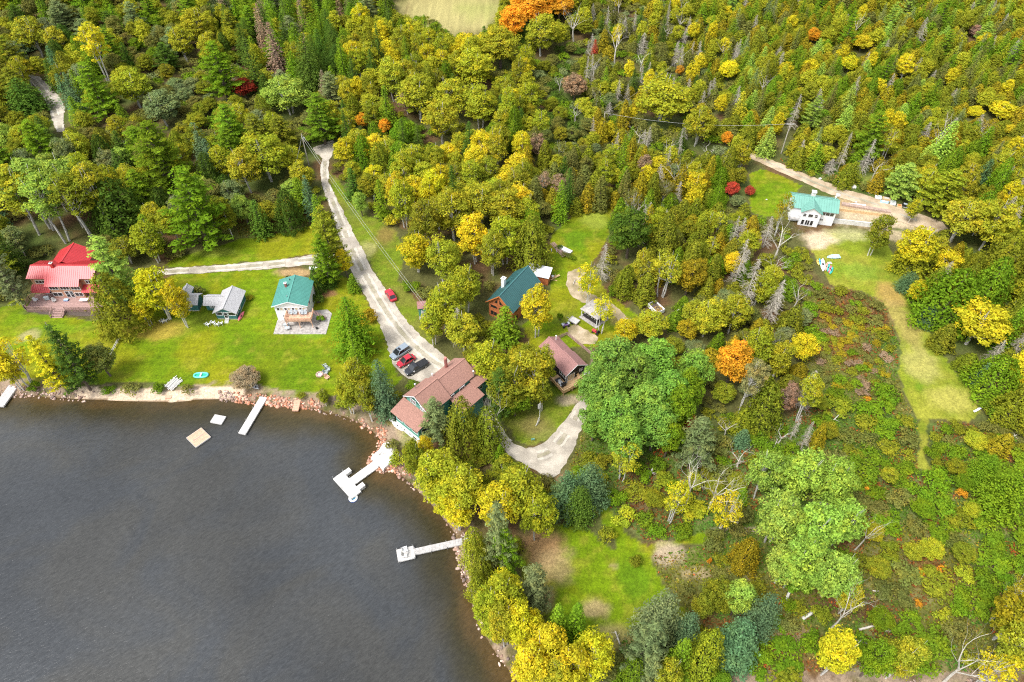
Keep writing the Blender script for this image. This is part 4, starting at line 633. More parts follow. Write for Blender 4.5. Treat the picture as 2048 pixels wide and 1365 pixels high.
class Hash:
    def __init__(s, c): s.c = c; s.d = {}
    def add(s, x, y, r): s.d.setdefault((int(x // s.c), int(y // s.c)), []).append((x, y, r))
    def hit(s, x, y, r, k):
        a, b = int(x // s.c), int(y // s.c)
        for i in (-1, 0, 1):
            for j in (-1, 0, 1):
                for (p, q, rr) in s.d.get((a + i, b + j), ()):
                    if (p - x) ** 2 + (q - y) ** 2 < (k * (r + rr)) ** 2: return True
        return False
HH = Hash(9.0)
for t in TREES: HH.add(t[2], t[3], t[5])
clearw = [(p, (min(a for a, _ in p), max(a for a, _ in p), min(b for _, b in p), max(b for _, b in p))) for p in CLEAR + [WATERPX]]
def pip(x, y, poly):
    c = False; j = len(poly) - 1
    for i in range(len(poly)):
        xi, yi = poly[i]; xj, yj = poly[j]
        if (yi > y) != (yj > y) and x < (xj - xi) * (y - yi) / (yj - yi) + xi: c = not c
        j = i
    return c
def blocked(x, y, h, r):
    zc = y * cos(TH) + (CAMH - h) * sin(TH); w_ = .72 * r * F / zc; pts = []
    for f, k in ((.05, .3), (.35, .9), (.6, .9), (.8, .6), (.95, .15)):
        u, v = PX(x, y, LZ + h * f); pts += [(u - w_ * k, v), (u + w_ * k, v), (u, v + w_ * .6 * k)]
    for a, b, ru, rv, hy in HB:
        if hy > y - 1:
            for u, v in pts[4:]:
                if abs(u - a) < ru and abs(v - b) < rv and ((u - a) / ru) ** 2 + ((v - b) / rv) ** 2 < 1: return True
    for p, (a, b, c, d) in clearw:
        for (u, v) in pts:
            if a <= u <= b and c <= v <= d and pip(u, v, p): return True
    return False
def extent(n):
    r = random.Random(77); c = []
    y = 24.0
    while y < 338:
        zc = y * cos(TH) + CAMH * sin(TH); half = 1090 * zc / F + 6; x = -half
        while x < half: c.append((x + r.uniform(-.9, .9), y + r.uniform(-.9, .9))); x += 1.8
        y += 1.8
    r.shuffle(c); return c
cand = extent(0); arr = np.array(cand); sdc = shoredist(arr[:, 0], arr[:, 1])
zb_ = [(p, (min(a for a, _ in p), max(a for a, _ in p), min(b for _, b in p), max(b for _, b in p)), sp, ks) for p, sp, ks in ZONES]
AUTO = []
rr_ = random.Random(4242)
for pass_ in range(2):
    for ci, (x, y) in enumerate(cand):
        if sdc[ci] < 1.6: continue
        u, v = PX(x, y, LZ + (5 if pass_ == 0 else 2)); z_ = None
        for p, (a, b, c, d), sp, ks in zb_:
            if a <= u <= b and c <= v <= d and pip(u, v, p): z_ = (sp, ks); break
        if z_ is None:
            if v > 1400 or u < -60 or u > 2110: continue
            z_ = (3.6, [(20, 'shrub', 'BD OG G', 1.5, 3, 1.5, 2.4)]) if v > 260 else (5, [(10, 'cedar', 'OG DG', 8, 12, 2, 3), (10, 'birch', 'YG OG', 8, 12, 3, 4)])
        sp, ks = z_
        if pass_ == 1: ks = [k for k in ks if k[1] in ('shrub', 'cedar')] or [(1, 'shrub', 'BD OG G YG', 2.4, 4.2, 2.2, 3.4)]
        k = rr_.choices(ks, [q[0] for q in ks])[0]; _, kd, cs, h0, h1, r0, r1 = k
        h = rr_.uniform(h0, h1) * rr_.uniform(.85, 1.12); r = rr_.uniform(r0, r1) * (1.22 if kd in ('cedar', 'spruce', 'pine', 'fatspruce') else 1.1)
        if pass_ == 1: h *= (.62 if kd == 'cedar' else 1); r *= .9
        if vn(x, y, 14, 88) > .72 and kd != 'shrub': h *= .85
        if HH.hit(x, y, r, (.60 if kd not in ('shrub', 'birch', 'maple') else .52) if pass_ == 0 else .56): continue
        if blocked(x, y, h, r):
            continue
        ck = rr_.choice(cs.split()); HH.add(x, y, r); AUTO.append((kd, ck, x, y, h, r))
print('AUTO', len(AUTO), {k: sum(1 for a in AUTO if a[0] == k) for k in K})
# up to 300 of a kind stand as trees of their own, the largest in view first; farther ones of that kind join one far wood
def seen(a): zc = a[3] * cos(TH) + CAMH * sin(TH); return a[4] * a[5] / zc ** 2
far = []
for kd in K:
    have = sum(1 for t in TREES if t[0] == kd); L_ = sorted([a for a in AUTO if a[0] == kd], key=seen, reverse=True)
    for a in L_[:300 - have]: plant(*a)
    far += L_[300 - have:]
# low-detail versions of the rest, joined per colour into one object of stuff
print('FAR', len(far))
if far:
    Vs = []; Ts = []; n0 = 0; Cs = []
    cache = {}
    for kd, ck, x, y, h, r in far:
        vs, H, R, bark = K[kd]; rnd = random.Random(int(x * 31 + y * 17)); me = vs[rnd.randrange(len(vs))][0]
        if me.name not in cache:
            v = np.empty(len(me.vertices) * 3, np.float32); me.vertices.foreach_get('co', v); v = v.reshape(-1, 4, 3) if kd not in ('snag', 'bare') else None
            t = None
            if v is not None: t = np.empty(len(me.polygons) * 4, np.float32); me.attributes['tint'].data.foreach_get('color', t); t = t.reshape(-1, 4)
            cache[me.name] = (v, t)
        v, t = cache[me.name]
        if v is None: continue
        q = np.random.default_rng(abs(int(x * 7 + y))).random(len(v)) < .5; v = v[q]; t = t[q]
        cen = v.mean(1, keepdims=True); v = cen + (v - cen) * 1.3
        a = rnd.uniform(0, 6.28); s = r / R; X = v[..., 0] * cos(a) - v[..., 1] * sin(a); Y = v[..., 0] * sin(a) + v[..., 1] * cos(a)
        Vs.append(np.stack([X * s + x, Y * s + y, v[..., 2] * h / H + LZ], -1).reshape(-1, 3)); j = rnd.uniform(.86, 1.14)
        Ts.append(t); Cs.append(np.tile(np.array(COLS[ck][0]) * j, (len(v), 1)) * t[:, :1] * (np.array([.84, .98, 1.0]) * (1 - .5 * t[:, 1:2]) + np.array([1.42, 1.22, .9]) * .5 * t[:, 1:2]))
    V_ = np.concatenate(Vs); Cc = np.concatenate(Cs)
    m = bpy.data.materials.new('far_foliage'); m.use_nodes = True; nt = m.node_tree; nt.nodes.clear(); at = nt.nodes.new('ShaderNodeAttribute'); at.attribute_name = 'tint'
    d = nt.nodes.new('ShaderNodeBsdfDiffuse'); t_ = nt.nodes.new('ShaderNodeBsdfTranslucent'); ms = nt.nodes.new('ShaderNodeMixShader'); ms.inputs[0].default_value = .28; oo = nt.nodes.new('ShaderNodeOutputMaterial')
    nt.links.new(at.outputs['Color'], d.inputs['Color']); nt.links.new(at.outputs['Color'], t_.inputs['Color']); nt.links.new(d.outputs[0], ms.inputs[1]); nt.links.new(t_.outputs[0], ms.inputs[2]); nt.links.new(ms.outputs[0], oo.inputs['Surface'])
    me = npmesh('far_wood', V_, np.arange(len(V_)).reshape(-1, 4), m, Cc); o = bpy.data.objects.new('far_wood', me); COL.objects.link(o)
    tag(o, 'dense mass of distant mixed cedars, spruces and shrubs filling the gaps of the wood', 'woodland', kind='stuff'); FARM = m
# ---------------------------------------------------------------- brush: leafy ground cover nobody could count
def brushmesh():
    r = np.random.default_rng(9); P = []
    for p in BRUSH:
        w_ = W(p); xs = [a for a, _ in w_]; ys = [b for _, b in w_]; n = int((max(xs) - min(xs)) * (max(ys) - min(ys)) * 9)
        x = r.uniform(min(xs), max(xs), n); y = r.uniform(min(ys), max(ys), n); k = inpoly(x, y, w_); P.append(np.stack([x[k], y[k]], 1))
    P = np.concatenate(P)
    for p in LAWNS.values(): P = P[~inpoly(P[:, 0], P[:, 1], W(p))]
    P = P[shoredist(P[:, 0], P[:, 1]) > 2.5]
    x, y = P[:, 0], P[:, 1]; n = len(P); hh = .15 + 1.0 * fbm(x, y, 3.2, 61) ** 1.5 * r.random(n)
    a = fbm(x, y, 9, 1); b = fbm(x, y, 25, 3); c = fbm(x, y, 2.4, 70)
    C = np.tile(np.array([.19, .19, .022]), (n, 1)); rw = np.exp(-(((x - G(1715, 690)[0]) / 13) ** 2 + ((y - G(1715, 690)[1]) / 17) ** 2)) + .8 * np.exp(-(((x - G(1800, 1200)[0]) / 12) ** 2 + ((y - G(1800, 1200)[1]) / 9) ** 2)) + .6 * np.exp(-(((x - G(1990, 1000)[0]) / 9) ** 2 + ((y - G(1990, 1000)[1]) / 9) ** 2)); a = a + .16 * rw; C[(a > .56)] = (.25, .105, .032); C[(b > .5) & (a < .56)] = (.12, .21, .02); C[c > .66] = (.30, .25, .06); C[(vn(x, y, 5, 90) > .88)] = (.42, .11, .03); C[(vn(x, y, 4, 91) > .9)] = (.38, .32, .03); C[vn(x, y, 6, 92) > .84] = (.10, .22, .03)
    C *= np.clip(r.normal(1, .28, n), .4, 1.8)[:, None]; C[:, 0] *= r.uniform(.8, 1.2, n)
    q = r.random(n) < .12; C[q] = C[r.permutation(n)[:q.sum()]]
    V, Fq = quads(np.stack([x, y, LZ + hh], 1), r.normal(0, .5, (n, 3)) + np.array([0, 0, 1]), .42 * r.uniform(.5, 1.3, n), r)
    me = npmesh('brush', V, Fq, FARM, C); o = bpy.data.objects.new('brush', me); COL.objects.link(o); print('BRUSH', n)
    tag(o, 'tangled red, brown and green undergrowth covering the clearing', 'undergrowth', kind='stuff')
brushmesh()
# ---------------------------------------------------------------- buildings
def M_(n, c, **k): return mat(n, c, **k)
M = dict(redroof=M_('red_metal_roof', (.52, .045, .05), rough=.38, var=.06, scale=.6, spec=.5), teal=M_('teal_metal_roof', (.085, .28, .23), rough=.42, var=.07, scale=.6), dteal=M_('dark_green_metal_roof', (.045, .135, .135), rough=.4, var=.08, scale=.6), pgreen=M_('pale_green_metal_roof', (.16, .36, .29), rough=.42, var=.08, scale=.6),
 white=M_('white_paint', (.80, .80, .80), rough=.6, var=.05, scale=1), whitem=M_('white_metal', (.86, .86, .87), rough=.4, var=.04), shingle=M_('grey_shingles', (.42, .41, .41), rough=.95, var=.35, scale=5, bump=.4), brownsh=M_('brown_shingles', (.33, .175, .135), rough=.95, var=.28, scale=5, bump=.4), mauvesh=M_('dusty_red_shingles', (.32, .165, .15), rough=.95, var=.28, scale=5, bump=.4),
 dgsiding=M_('dark_green_siding', (.035, .14, .135), rough=.75, var=.12, scale=2), gsiding=M_('green_siding', (.10, .30, .235), rough=.75, var=.08, scale=2), black=M_('black_stain', (.022, .018, .018), rough=.7, var=.2), log=M_('orange_log_stain', (.48, .155, .055), rough=.7, var=.25, scale=2.5), tan=M_('tan_siding', (.50, .27, .18), rough=.8, var=.1, scale=1.5),
 deck=M_('weathered_red_boards', (.40, .25, .22), rough=.85, var=.2, scale=2.5), wood=M_('fresh_lumber', (.62, .42, .22), rough=.8, var=.2, scale=2.5), grey=M_('grey_boards', (.52, .50, .48), rough=.85, var=.2, scale=3), palew=M_('bleached_boards', (.60, .58, .55), rough=.8, var=.08, scale=2.5), cedarw=M_('cedar_boards', (.66, .40, .27), rough=.85, var=.15, scale=2),
 glass=M_('dark_glass', (.020, .022, .024), rough=.08, var=.1, spec=.8), curtain=M_('window_shade', (.52, .42, .26), rough=.6), brick=M_('red_brick', (.30, .11, .09), rough=.9, var=.25, scale=8), stone=M_('pale_stone', (.62, .58, .54), rough=.9, var=.25, scale=3, bump=.5), conc=M_('concrete', (.62, .58, .52), rough=.9, var=.15, scale=1.5), concw=M_('white_concrete', (.66, .64, .60), rough=.85, var=.14, scale=1.5),
 rock=M_('shore_rock', (.40, .29, .23), rough=.95, var=.35, scale=3, bump=.5), steel=M_('galvanised_steel', (.55, .56, .57), rough=.35, metal=.8, var=.1), black_p=M_('black_plastic', (.02, .02, .022), rough=.5), rubber=M_('rubber', (.018, .018, .018), rough=.8), patio=M_('patio_stone', (.38, .35, .32), rough=.95, var=.35, scale=1.8, bump=.3),
 carred=M_('red_car_paint', (.50, .025, .045), rough=.22, var=.02, spec=.7), carsil=M_('silver_car_paint', (.34, .40, .45), rough=.22, metal=.3, var=.02, spec=.7), carblk=M_('black_car_paint', (.025, .026, .03), rough=.2, var=.02, spec=.8), lamp=M_('headlamp', (.8, .8, .78), rough=.15), chrome=M_('chrome', (.75, .75, .75), rough=.15, metal=1), turq=M_('turquoise_vinyl', (.12, .60, .50), rough=.4, var=.04), teal2=M_('green_vinyl', (.03, .42, .27), rough=.5),
 kred=M_('red_plastic', (.62, .07, .08), rough=.4), kpink=M_('pink_plastic', (.75, .16, .22), rough=.4), ksal=M_('salmon_plastic', (.80, .38, .30), rough=.4), kyel=M_('yellow_plastic', (.80, .52, .12), rough=.4), kteal=M_('teal_plastic', (.05, .42, .36), rough=.4), kblue=M_('blue_plastic', (.06, .40, .62), rough=.4), kwht=M_('cream_plastic', (.82, .80, .74), rough=.4), dblue=M_('deep_blue', (.02, .10, .40), rough=.4), lblue=M_('pale_blue_hull', (.50, .70, .80), rough=.4, var=.06),
 oran=M_('orange_stain', (.55, .17, .04), rough=.7), soil=M_('mulch', (.10, .075, .06), rough=1, var=.4, scale=5), hay=M_('leaf_litter', (.40, .27, .08), rough=1, var=.4, scale=6), pole=M_('pole_wood', (.42, .38, .32), rough=.9, var=.2), wire=M_('wire', (.55, .55, .52), rough=.5), tarp=M_('grey_canvas', (.42, .46, .48), rough=.8), purple=M_('purple_vinyl', (.30, .18, .45), rough=.4), foam=M_('blue_foam', (.40, .62, .80), rough=.6))
def ribs(mb, a, b, c, d, sp=.45, w_=.05, h=.045):   # a-b eave, d-c ridge (matching ends): ribs run eave to ridge
    a, b, c, d = map(Vector, (a, b, c, d)); L = (b - a).length; n = int(L / sp); nn = (b - a).cross(d - a).normalized()
    if nn.z < 0: nn = -nn
    for i in range(1, n):
        t = i / n; p = a.lerp(b, t); q = d.lerp(c, t); mb.beam(p + nn * h * .5, q + nn * h * .5, w_, h, up=tuple(nn), t=.82)
def slope(mb, a, b, c, d, th=.12, rib=0, t=1):
    a, b, c, d = map(Vector, (a, b, c, d)); n = (b - a).cross(d - a).normalized()
    if n.z < 0: n = -n
    mb.extr([a, b, c, d], -n * th, t)
    if rib: ribs(mb, a, b, c, d, rib)
def gable(root, m, x0, x1, y0, y1, ze, zr, axis='y', rib=0, name='roof', ridge=None, cap=True):
    mb = MB()
    if axis == 'y':
        xm = (x0 + x1) / 2 if ridge is None else ridge
        slope(mb, (x0, y0, ze), (x0, y1, ze), (xm, y1, zr), (xm, y0, zr), rib=rib); slope(mb, (x1, y1, ze), (x1, y0, ze), (xm, y0, zr), (xm, y1, zr), rib=rib, t=1)
        if cap: mb.beam((xm, y0 - .01, zr + .03), (xm, y1 + .01, zr + .03), .3, .06, t=1.08)
    else:
        ym = (y0 + y1) / 2 if ridge is None else ridge
        slope(mb, (x1, y0, ze), (x0, y0, ze), (x0, ym, zr), (x1, ym, zr), rib=rib); slope(mb, (x0, y1, ze), (x1, y1, ze), (x1, ym, zr), (x0, ym, zr), rib=rib)
        if cap: mb.beam((x0 - .01, ym, zr + .03), (x1 + .01, ym, zr + .03), .3, .06, t=1.08)
    return mb.build(name, m, root)
def walls(root, m, x0, x1, y0, y1, z0, ze, zr=None, axis='y', name='wall', courses=0):
    mb = MB(); mb.box(x0, x1, y0, y1, z0, ze)
    if zr:
        if axis == 'y': xm = (x0 + x1) / 2; mb.extr([(x0, y0, ze), (x1, y0, ze), (xm, y0, zr)], (0, y1 - y0, 0))
        else: ym = (y0 + y1) / 2; mb.extr([(x0, y0, ze), (x0, y1, ze), (x0, ym, zr)], (x1 - x0, 0, 0))
    if courses:
        k = z0 + .25
        while k < ze: mb.box(x0 - .012, x1 + .012, y0 - .012, y1 + .012, k, k + .035, t=.7); k += courses
    return mb.build(name, m, root)
def win(root, side, p, s, z, wd, h, cols=1, rows=1, frame='white', pane='glass', name='window', label=None):
    # side f/b (y = p) or l/r (x = p); s = centre along the wall, z = sill
    fr = MB(); pn = MB(); fw = .09; d = .06
    def B(mb, a0, a1, z0, z1, q):
        o = {'f': -1, 'l': -1, 'b': 1, 'r': 1}[side]; e0, e1 = sorted((p, p + o * q))
        if side in 'fb': mb.box(a0, a1, e0, e1, z0, z1)
        else: mb.box(e0, e1, a0, a1, z0, z1)
    a0, a1 = s - wd / 2, s + wd / 2
    B(pn, a0 + fw, a1 - fw, z + fw, z + h - fw, .02)
    B(fr, a0, a0 + fw, z, z + h, d); B(fr, a1 - fw, a1, z, z + h, d); B(fr, a0 + fw, a1 - fw, z, z + fw, d); B(fr, a0 + fw, a1 - fw, z + h - fw, z + h, d)
    for i in range(1, cols): x = a0 + wd * i / cols; B(fr, x - .04, x + .04, z + fw, z + h - fw, d * .9)
    for i in range(1, rows): k = z + h * i / rows; B(fr, a0 + fw, a1 - fw, k - .03, k + .03, d * .8)
    f = fr.build(name, M[frame], root); q = pn.build('pane', M[pane], f)
    if label: f['label'] = label
    return f
def door(root, side, p, s, z, wd=.95, h=2.05, m='white'):
    d = win(root, side, p, s, z, wd, h, 1, 2, frame=m, name='door'); mb = MB(); o = {'f': (0, -.1), 'b': (0, .1), 'l': (-.1, 0), 'r': (.1, 0)}[side]
    x, y = ((s + wd * .38, p) if side in 'fb' else (p, s + wd * .38)); mb.box(x + o[0] - .03, x + o[0] + .03, y + o[1] - .03, y + o[1] + .03, z + 1, z + 1.1); mb.build('handle', M['steel'], d); return d
def rail(root, pts, z, h=1.0, m='deck', sp=1.6, name='railing', bal=.22, panel=False):
    mb = MB()
    for i in range(len(pts) - 1):
        a = Vector((*pts[i], z)); b = Vector((*pts[i + 1], z)); L = (b - a).length; n = max(1, round(L / sp)); up = Vector((0, 0, 1))
        for k in range(n + 1): p = a.lerp(b, k / n); mb.beam(p + Vector((0, 0, -.15)), p + up * (h + .05), .10)
        mb.beam(a + up * h, b + up * h, .12, .05, t=1.1); mb.beam(a + up * .12, b + up * .12, .06, .06)
        k = bal
        while k < L: p = a.lerp(b, k / L); mb.beam(p + up * .15, p + up * (h - .03), .045 if not panel else bal * .85, .045, up=(0, 0, 1)); k += bal
    return mb.build(name, M[m], root)
def planks(mb, x0, x1, y0, y1, z0, z1, along='x', wd=.15, gap=.02, rnd=random.Random(3), amp=.14):
    if along == 'x':
        y = y0
        while y < y1 - .02: e = min(y1, y + wd); mb.box(x0, x1, y, e, z0, z1, t=1 + rnd.uniform(-amp, amp)); y += wd + gap
    else:
        x = x0
        while x < x1 - .02: e = min(x1, x + wd); mb.box(x, e, y0, y1, z0, z1, t=1 + rnd.uniform(-amp, amp)); x += wd + gap
def chimney(root, x, y, z0, z1, wd=.6, m='brick', cap='white'):
    c = MB().box(x - wd / 2, x + wd / 2, y - wd / 2, y + wd / 2, z0, z1).build('chimney', M[m], root); mb = MB().box(x - wd * .62, x + wd * .62, y - wd * .62, y + wd * .62, z1, z1 + .12); mb.box(x - .12, x + .12, y - .12, y + .12, z1 + .12, z1 + .3, t=.3); mb.build('chimney_cap', M[cap], c); return c
def vent(root, x, y, z0, z1, r=.1, m='steel', name='vent_pipe'):
    mb = MB().tube([(x, y, z0), (x, y, z1)], r, 8).tube([(x, y, z1), (x, y, z1 + .1), (x, y, z1 + .22)], [r * 1.9, r * 1.9, r * .4], 8); return mb.build(name, M[m], root)
def T(x, y, z=LZ): return (x, y, z)

# --- red roofed house at the left
r = thing('red_roof_house', 'tan two-storey house with bright red ribbed roofs and a wide deck', 'house', T(-107, 125.6)); X = -107; Y = 125.6
walls(r, M['tan'], -7.6, 7.6, .3, 6.4, 0, 5.5, name='wall'); walls(r, M['tan'], -3.3, 4.2, -1.0, .32, 0, 5.0, name='front_bay'); walls(r, M['tan'], -5.0, 3.0, 6.4, 10.9, 0, 5.0, 7.0, 'y', name='rear_wing_wall')
mb = MB(); slope(mb, (-3.7, -1.8, 5.0), (4.5, -1.8, 5.0), (4.5, 2.5, 8.0), (-3.7, 2.5, 8.0), .14, .46)
slope(mb, (-8.2, -.2, 6.05), (-3.72, -.2, 6.05), (-3.72, 2.5, 8.0), (-7.4, 2.5, 8.0), .14, .46); slope(mb, (4.52, -.2, 6.05), (8.2, -.2, 6.05), (8.0, 2.5, 8.0), (4.52, 2.5, 8.0), .14, .46)
slope(mb, (8.2, 6.9, 5.7), (-8.2, 6.9, 5.7), (-7.4, 2.5, 8.0), (8.0, 2.5, 8.0), .14, .46); mb.tri((-8.2, -.2, 6.04), (-7.4, 2.5, 7.99), (-8.2, 6.9, 5.69)); mb.beam((-7.4, 2.5, 8.03), (8, 2.5, 8.03), .3, .06, t=1.1)
mb.build('roof', M['redroof'], r); gable(r, M['redroof'], -5.5, 3.5, 4.4, 11.4, 5.2, 7.6, 'y', rib=.46, name='rear_wing_roof')
chimney(r, -2.0, 2.2, 6.6, 8.9, .62, 'redroof', 'stone')
for nm, a, b, z in (('porch_roof', -8.0, -3.35, 3.55), ('porch_roof', 4.25, 8.2, 3.55)):
    mb = MB(); slope(mb, (a, -1.7, z - .55), (b, -1.7, z - .55), (b, .3, z + .3), (a, .3, z + .3), .1, .46); mb.build(nm, M['redroof'], r)
win(r, 'f', .3, -5.6, 4.2, 2.3, .95, 3); win(r, 'f', .3, -5.3, .95, 1.6, 1.7, 2); win(r, 'f', .3, 5.9, 4.15, 1.4, 1.1, 2); win(r, 'f', .3, 6.0, 1.0, 1.8, 1.6, 3)
for s in (-2.2, .4, 3.0): win(r, 'f', -1.0, s, 3.35, 2.2, 1.15, 3)
win(r, 'f', -1.0, -2.1, 1.25, 2.3, 1.2, 2); door(r, 'f', -1.0, .3, .9, 1.0); door(r, 'f', -1.0, 1.35, .9, .9); win(r, 'f', -1.0, 3.0, 1.25, 1.9, 1.2, 2)
d = MB(); planks(d, -8.6, 9.4, -5.2, -1.0, .72, .8, 'x'); planks(d, -8.6, -3.3, -1.0, .3, .72, .8, 'x'); planks(d, 4.2, 9.4, -1, .3, .72, .8, 'x'); d.box(-8.5, 9.3, -5.15, -5.05, 0.05, .7, t=.6); d.build('deck', M['deck'], r)
rail(r, [(-8.6, .2), (-9.1, -1.6), (-9.1, -3.6), (-8.3, -5.2), (-2.0, -5.2)], .8, .95, 'deck', bal=.2); rail(r, [(.9, -5.2), (9.4, -5.2)], .8, .95, 'deck', bal=.2)
d = MB()
for i in range(5): d.box(-1.9, .8, -5.25 - .38 * (i + 1), -5.25 - .38 * i - .03, .66 - .15 * i - .05, .66 - .15 * i, t=1.0 - .05 * (i % 2))
d.box(-1.98, -1.9, -7.2, -5.25, .0, .3, t=.7).box(.8, .88, -7.2, -5.25, 0, .3, t=.7); st = d.build('stairs', M['deck'], r)
for x in (-1.95, .85): mb = MB().beam((x, -5.25, 1.7), (x, -7.2, .95), .09).beam((x, -7.2, 0), (x, -7.2, 1.0), .1).beam((x, -6.2, .3), (x, -6.2, 1.3), .08); mb.build('handrail', M['deck'], st)
MB().box(1.6, 1.72, 6.9, 7.0, 0, .1).build('downspout', M['white'], r)
MB().box(-6.6, -5.2, 6.6, 7.8, 0, 4.3).build('rear_entry', M['white'], r)
for i, u in enumerate((73, 87, 102, 147, 158, 174, 66)): plant('shrub', ['BD', 'BD', 'BR', 'LG', 'BD', 'BR', 'BD'][i], *G(u, 622 if u > 70 else 614)[:2], 1.0, .62, seed=i)
MB().prism([(p[0], p[1]) for p in W([(58, 612), (113, 614), (113, 628), (100, 630), (80, 628), (64, 621)])], LZ - .2, LZ + .07).build('mulch_bed', M['soil']); struct(bpy.data.objects['mulch_bed'])
o = MB().prism([(p[0], p[1]) for p in W([(136, 616), (190, 616), (190, 633), (160, 633), (137, 630)])], LZ - .2, LZ + .07).build('mulch_bed', M['soil']); struct(o)
def bbq(x, y, z, rz, label, cover=False):
    t = thing('barbecue', label, 'barbecue', (x, y, z), rz); MB().box(-.5, .5, -.25, .25, .15, .8).build('cabinet', M['tarp' if cover else 'black_p'], t)
    MB().loft([[(cx * .55, y_, z_) for y_, z_ in ((-.28, .8), (-.28, 1.0), (-.12, 1.18), (.12, 1.18), (.28, 1.0), (.28, .8))] for cx in (-1, 1)]).build('lid', M['tarp' if cover else 'black_p'], t)
    MB().box(-.9, -.52, -.22, .22, .76, .8).box(.52, .9, -.22, .22, .76, .8).build('side_shelf', M['steel'], t); w2 = MB()
    for s in (-.42, .42): w2.tube([(s, -.2, .08), (s, .2, .08)], .08, 8)
    w2.build('wheel', M['rubber'], t); return t
def chair(x, y, z, rz, label, m='white', group=None, sc=1.0):
    t = thing('garden_chair', label, 'chair', (x, y, z), rz, group); t.scale = (sc,) * 3
    s = MB(); planks(s, -.3, .3, -.32, .25, .36, .39, 'x', .1, .015); s.build('seat', M[m], t)
    b = MB()
    for i in range(5): a = -.26 + .13 * i; b.extr([(a - .055, .22, .36), (a + .055, .22, .36), (a + .06, .55, 1.0 + .12 * (1 - abs(i - 2) / 2)), (a - .06, .55, 1.0 + .12 * (1 - abs(i - 2) / 2))], (0, .03, .01), t=1 + .04 * (i % 2))
    b.build('backrest', M[m], t)
    for sx in (-1, 1): MB().box(min(sx * .3, sx * .44), max(sx * .3, sx * .44), -.4, .34, .58, .61).build('armrest', M[m], t); MB().box(min(sx * .31, sx * .36), max(sx * .31, sx * .36), -.38, -.3, 0, .58).box(min(sx * .31, sx * .36), max(sx * .31, sx * .36), .2, .28, 0, .58).build('leg', M[m], t)
    return t
bx, by, _ = G(96, 600, 1.8); bbq(bx, by, 1.8, .3, 'white-covered barbecue on the deck of the red-roofed house', True)
chair(*G(73, 603, 1.8)[:2], 1.8, 1.2, 'white garden chair at the left end of the red-roofed house deck'); chair(*G(110, 604, 1.8)[:2], 1.8, .9, 'grey garden chair near the deck stairs of the red-roofed house', 'grey')
def table(x, y, z, rz, wd, dp, label, m='whitem', mt='steel'):
    t = thing('patio_table', label, 'table', (x, y, z), rz); MB().box(-wd / 2, wd / 2, -dp / 2, dp / 2, .70, .74).build('tabletop', M[m], t)
    for a in (-1, 1):
        for b in (-1, 1): MB().tube([(a * (wd / 2 - .08), b * (dp / 2 - .08), 0), (a * (wd / 2 - .08), b * (dp / 2 - .08), .7)], .025, 6).build('leg', M[mt], t)
    return t
table(*G(170, 604, 1.8)[:2], 1.8, 0, 1.9, 1.0, 'white patio table at the right end of the red-roofed house deck')
mb = MB(); mb.box(-.5, .5, -.3, .3, .0, .28); t = thing('cooler', 'low blue cooler against the front windows of the red-roofed house', 'cooler', (*G(133, 601.5, 1.8)[:2], 1.8)); mb.build('body', M['dblue'], t); MB().box(-.52, .52, -.32, .32, .28, .36).build('lid', M['lblue'], t)

# --- two small green cabins with grey shingles
def cabin_base(root, x0, x1, y0, y1): MB().box(x0, x1, y0, y1, 0, .28).build('foundation', M['stone'], root)
r = thing('green_cabin', 'dark green cabin with grey shingles, a side wing and a screened front porch', 'cabin', T(-69.5, 118.0), radians(-1.5))
walls(r, M['dgsiding'], .1, 4.9, 0, 6.9, .25, 2.5, 3.7, 'y', courses=.3); walls(r, M['dgsiding'], -3.1, .12, 2.7, 5.9, .25, 2.2, 3.2, 'x', name='side_wing_wall', courses=.3); cabin_base(r, .15, 4.85, .05, 6.8)
gable(r, M['shingle'], -.35, 5.35, -.5, 7.4, 2.4, 4.0, 'y'); gable(r, M['shingle'], -3.6, 2.2, 2.3, 6.3, 2.1, 3.4, 'x', name='side_wing_roof')
win(r, 'f', 0, 1.0, 1.35, 1.6, 1.1); win(r, 'f', 0, 3.95, 1.35, 1.7, 1.1); door(r, 'f', 0, 2.45, .45, .95, 1.95); win(r, 'f', 2.7, -1.5, 1.0, 1.4, .95, 3, 2); win(r, 'r', 4.9, .8, 1.2, 1.2, 1.2); win(r, 'r', 4.9, 2.6, 1.0, .9, 1.2)
d = MB()
for i in range(4): d.box(2.0, 2.95, -.08 - .3 * (i + 1), -.08 - .3 * i - .02, .42 - .12 * i - .05, .42 - .12 * i)
d.build('steps', M['palew'], r)
r = thing('grey_roof_cabin', 'smaller dark green cabin with grey shingles half hidden behind the yellow birch', 'cabin', T(-77.9, 120.7), radians(0))
walls(r, M['dgsiding'], 0, 3.4, 0, 3.3, .25, 2.5, 3.4, 'x', courses=.3); walls(r, M['dgsiding'], -4.5, .0, -1.0, 3.0, .25, 2.5, 3.4, 'x', name='left_wing_wall'); gable(r, M['shingle'], -.4, 3.8, -.45, 3.75, 2.4, 3.65, 'x'); gable(r, M['shingle'], -5.0, -.42, -1.5, 3.5, 2.4, 3.7, 'x', name='left_wing_roof'); gable(r, M['shingle'], -1.6, 1.0, 1.8, 6.0, 2.3, 3.4, 'y', name='rear_roof'); walls(r, M['dgsiding'], -1.3, .7, 3.3, 5.7, .25, 2.3, name='rear_wall')
win(r, 'f', 0, 1.5, 1.2, 1.1, .8, 2, 2); cabin_base(r, .1, 3.3, .05, 3.2)
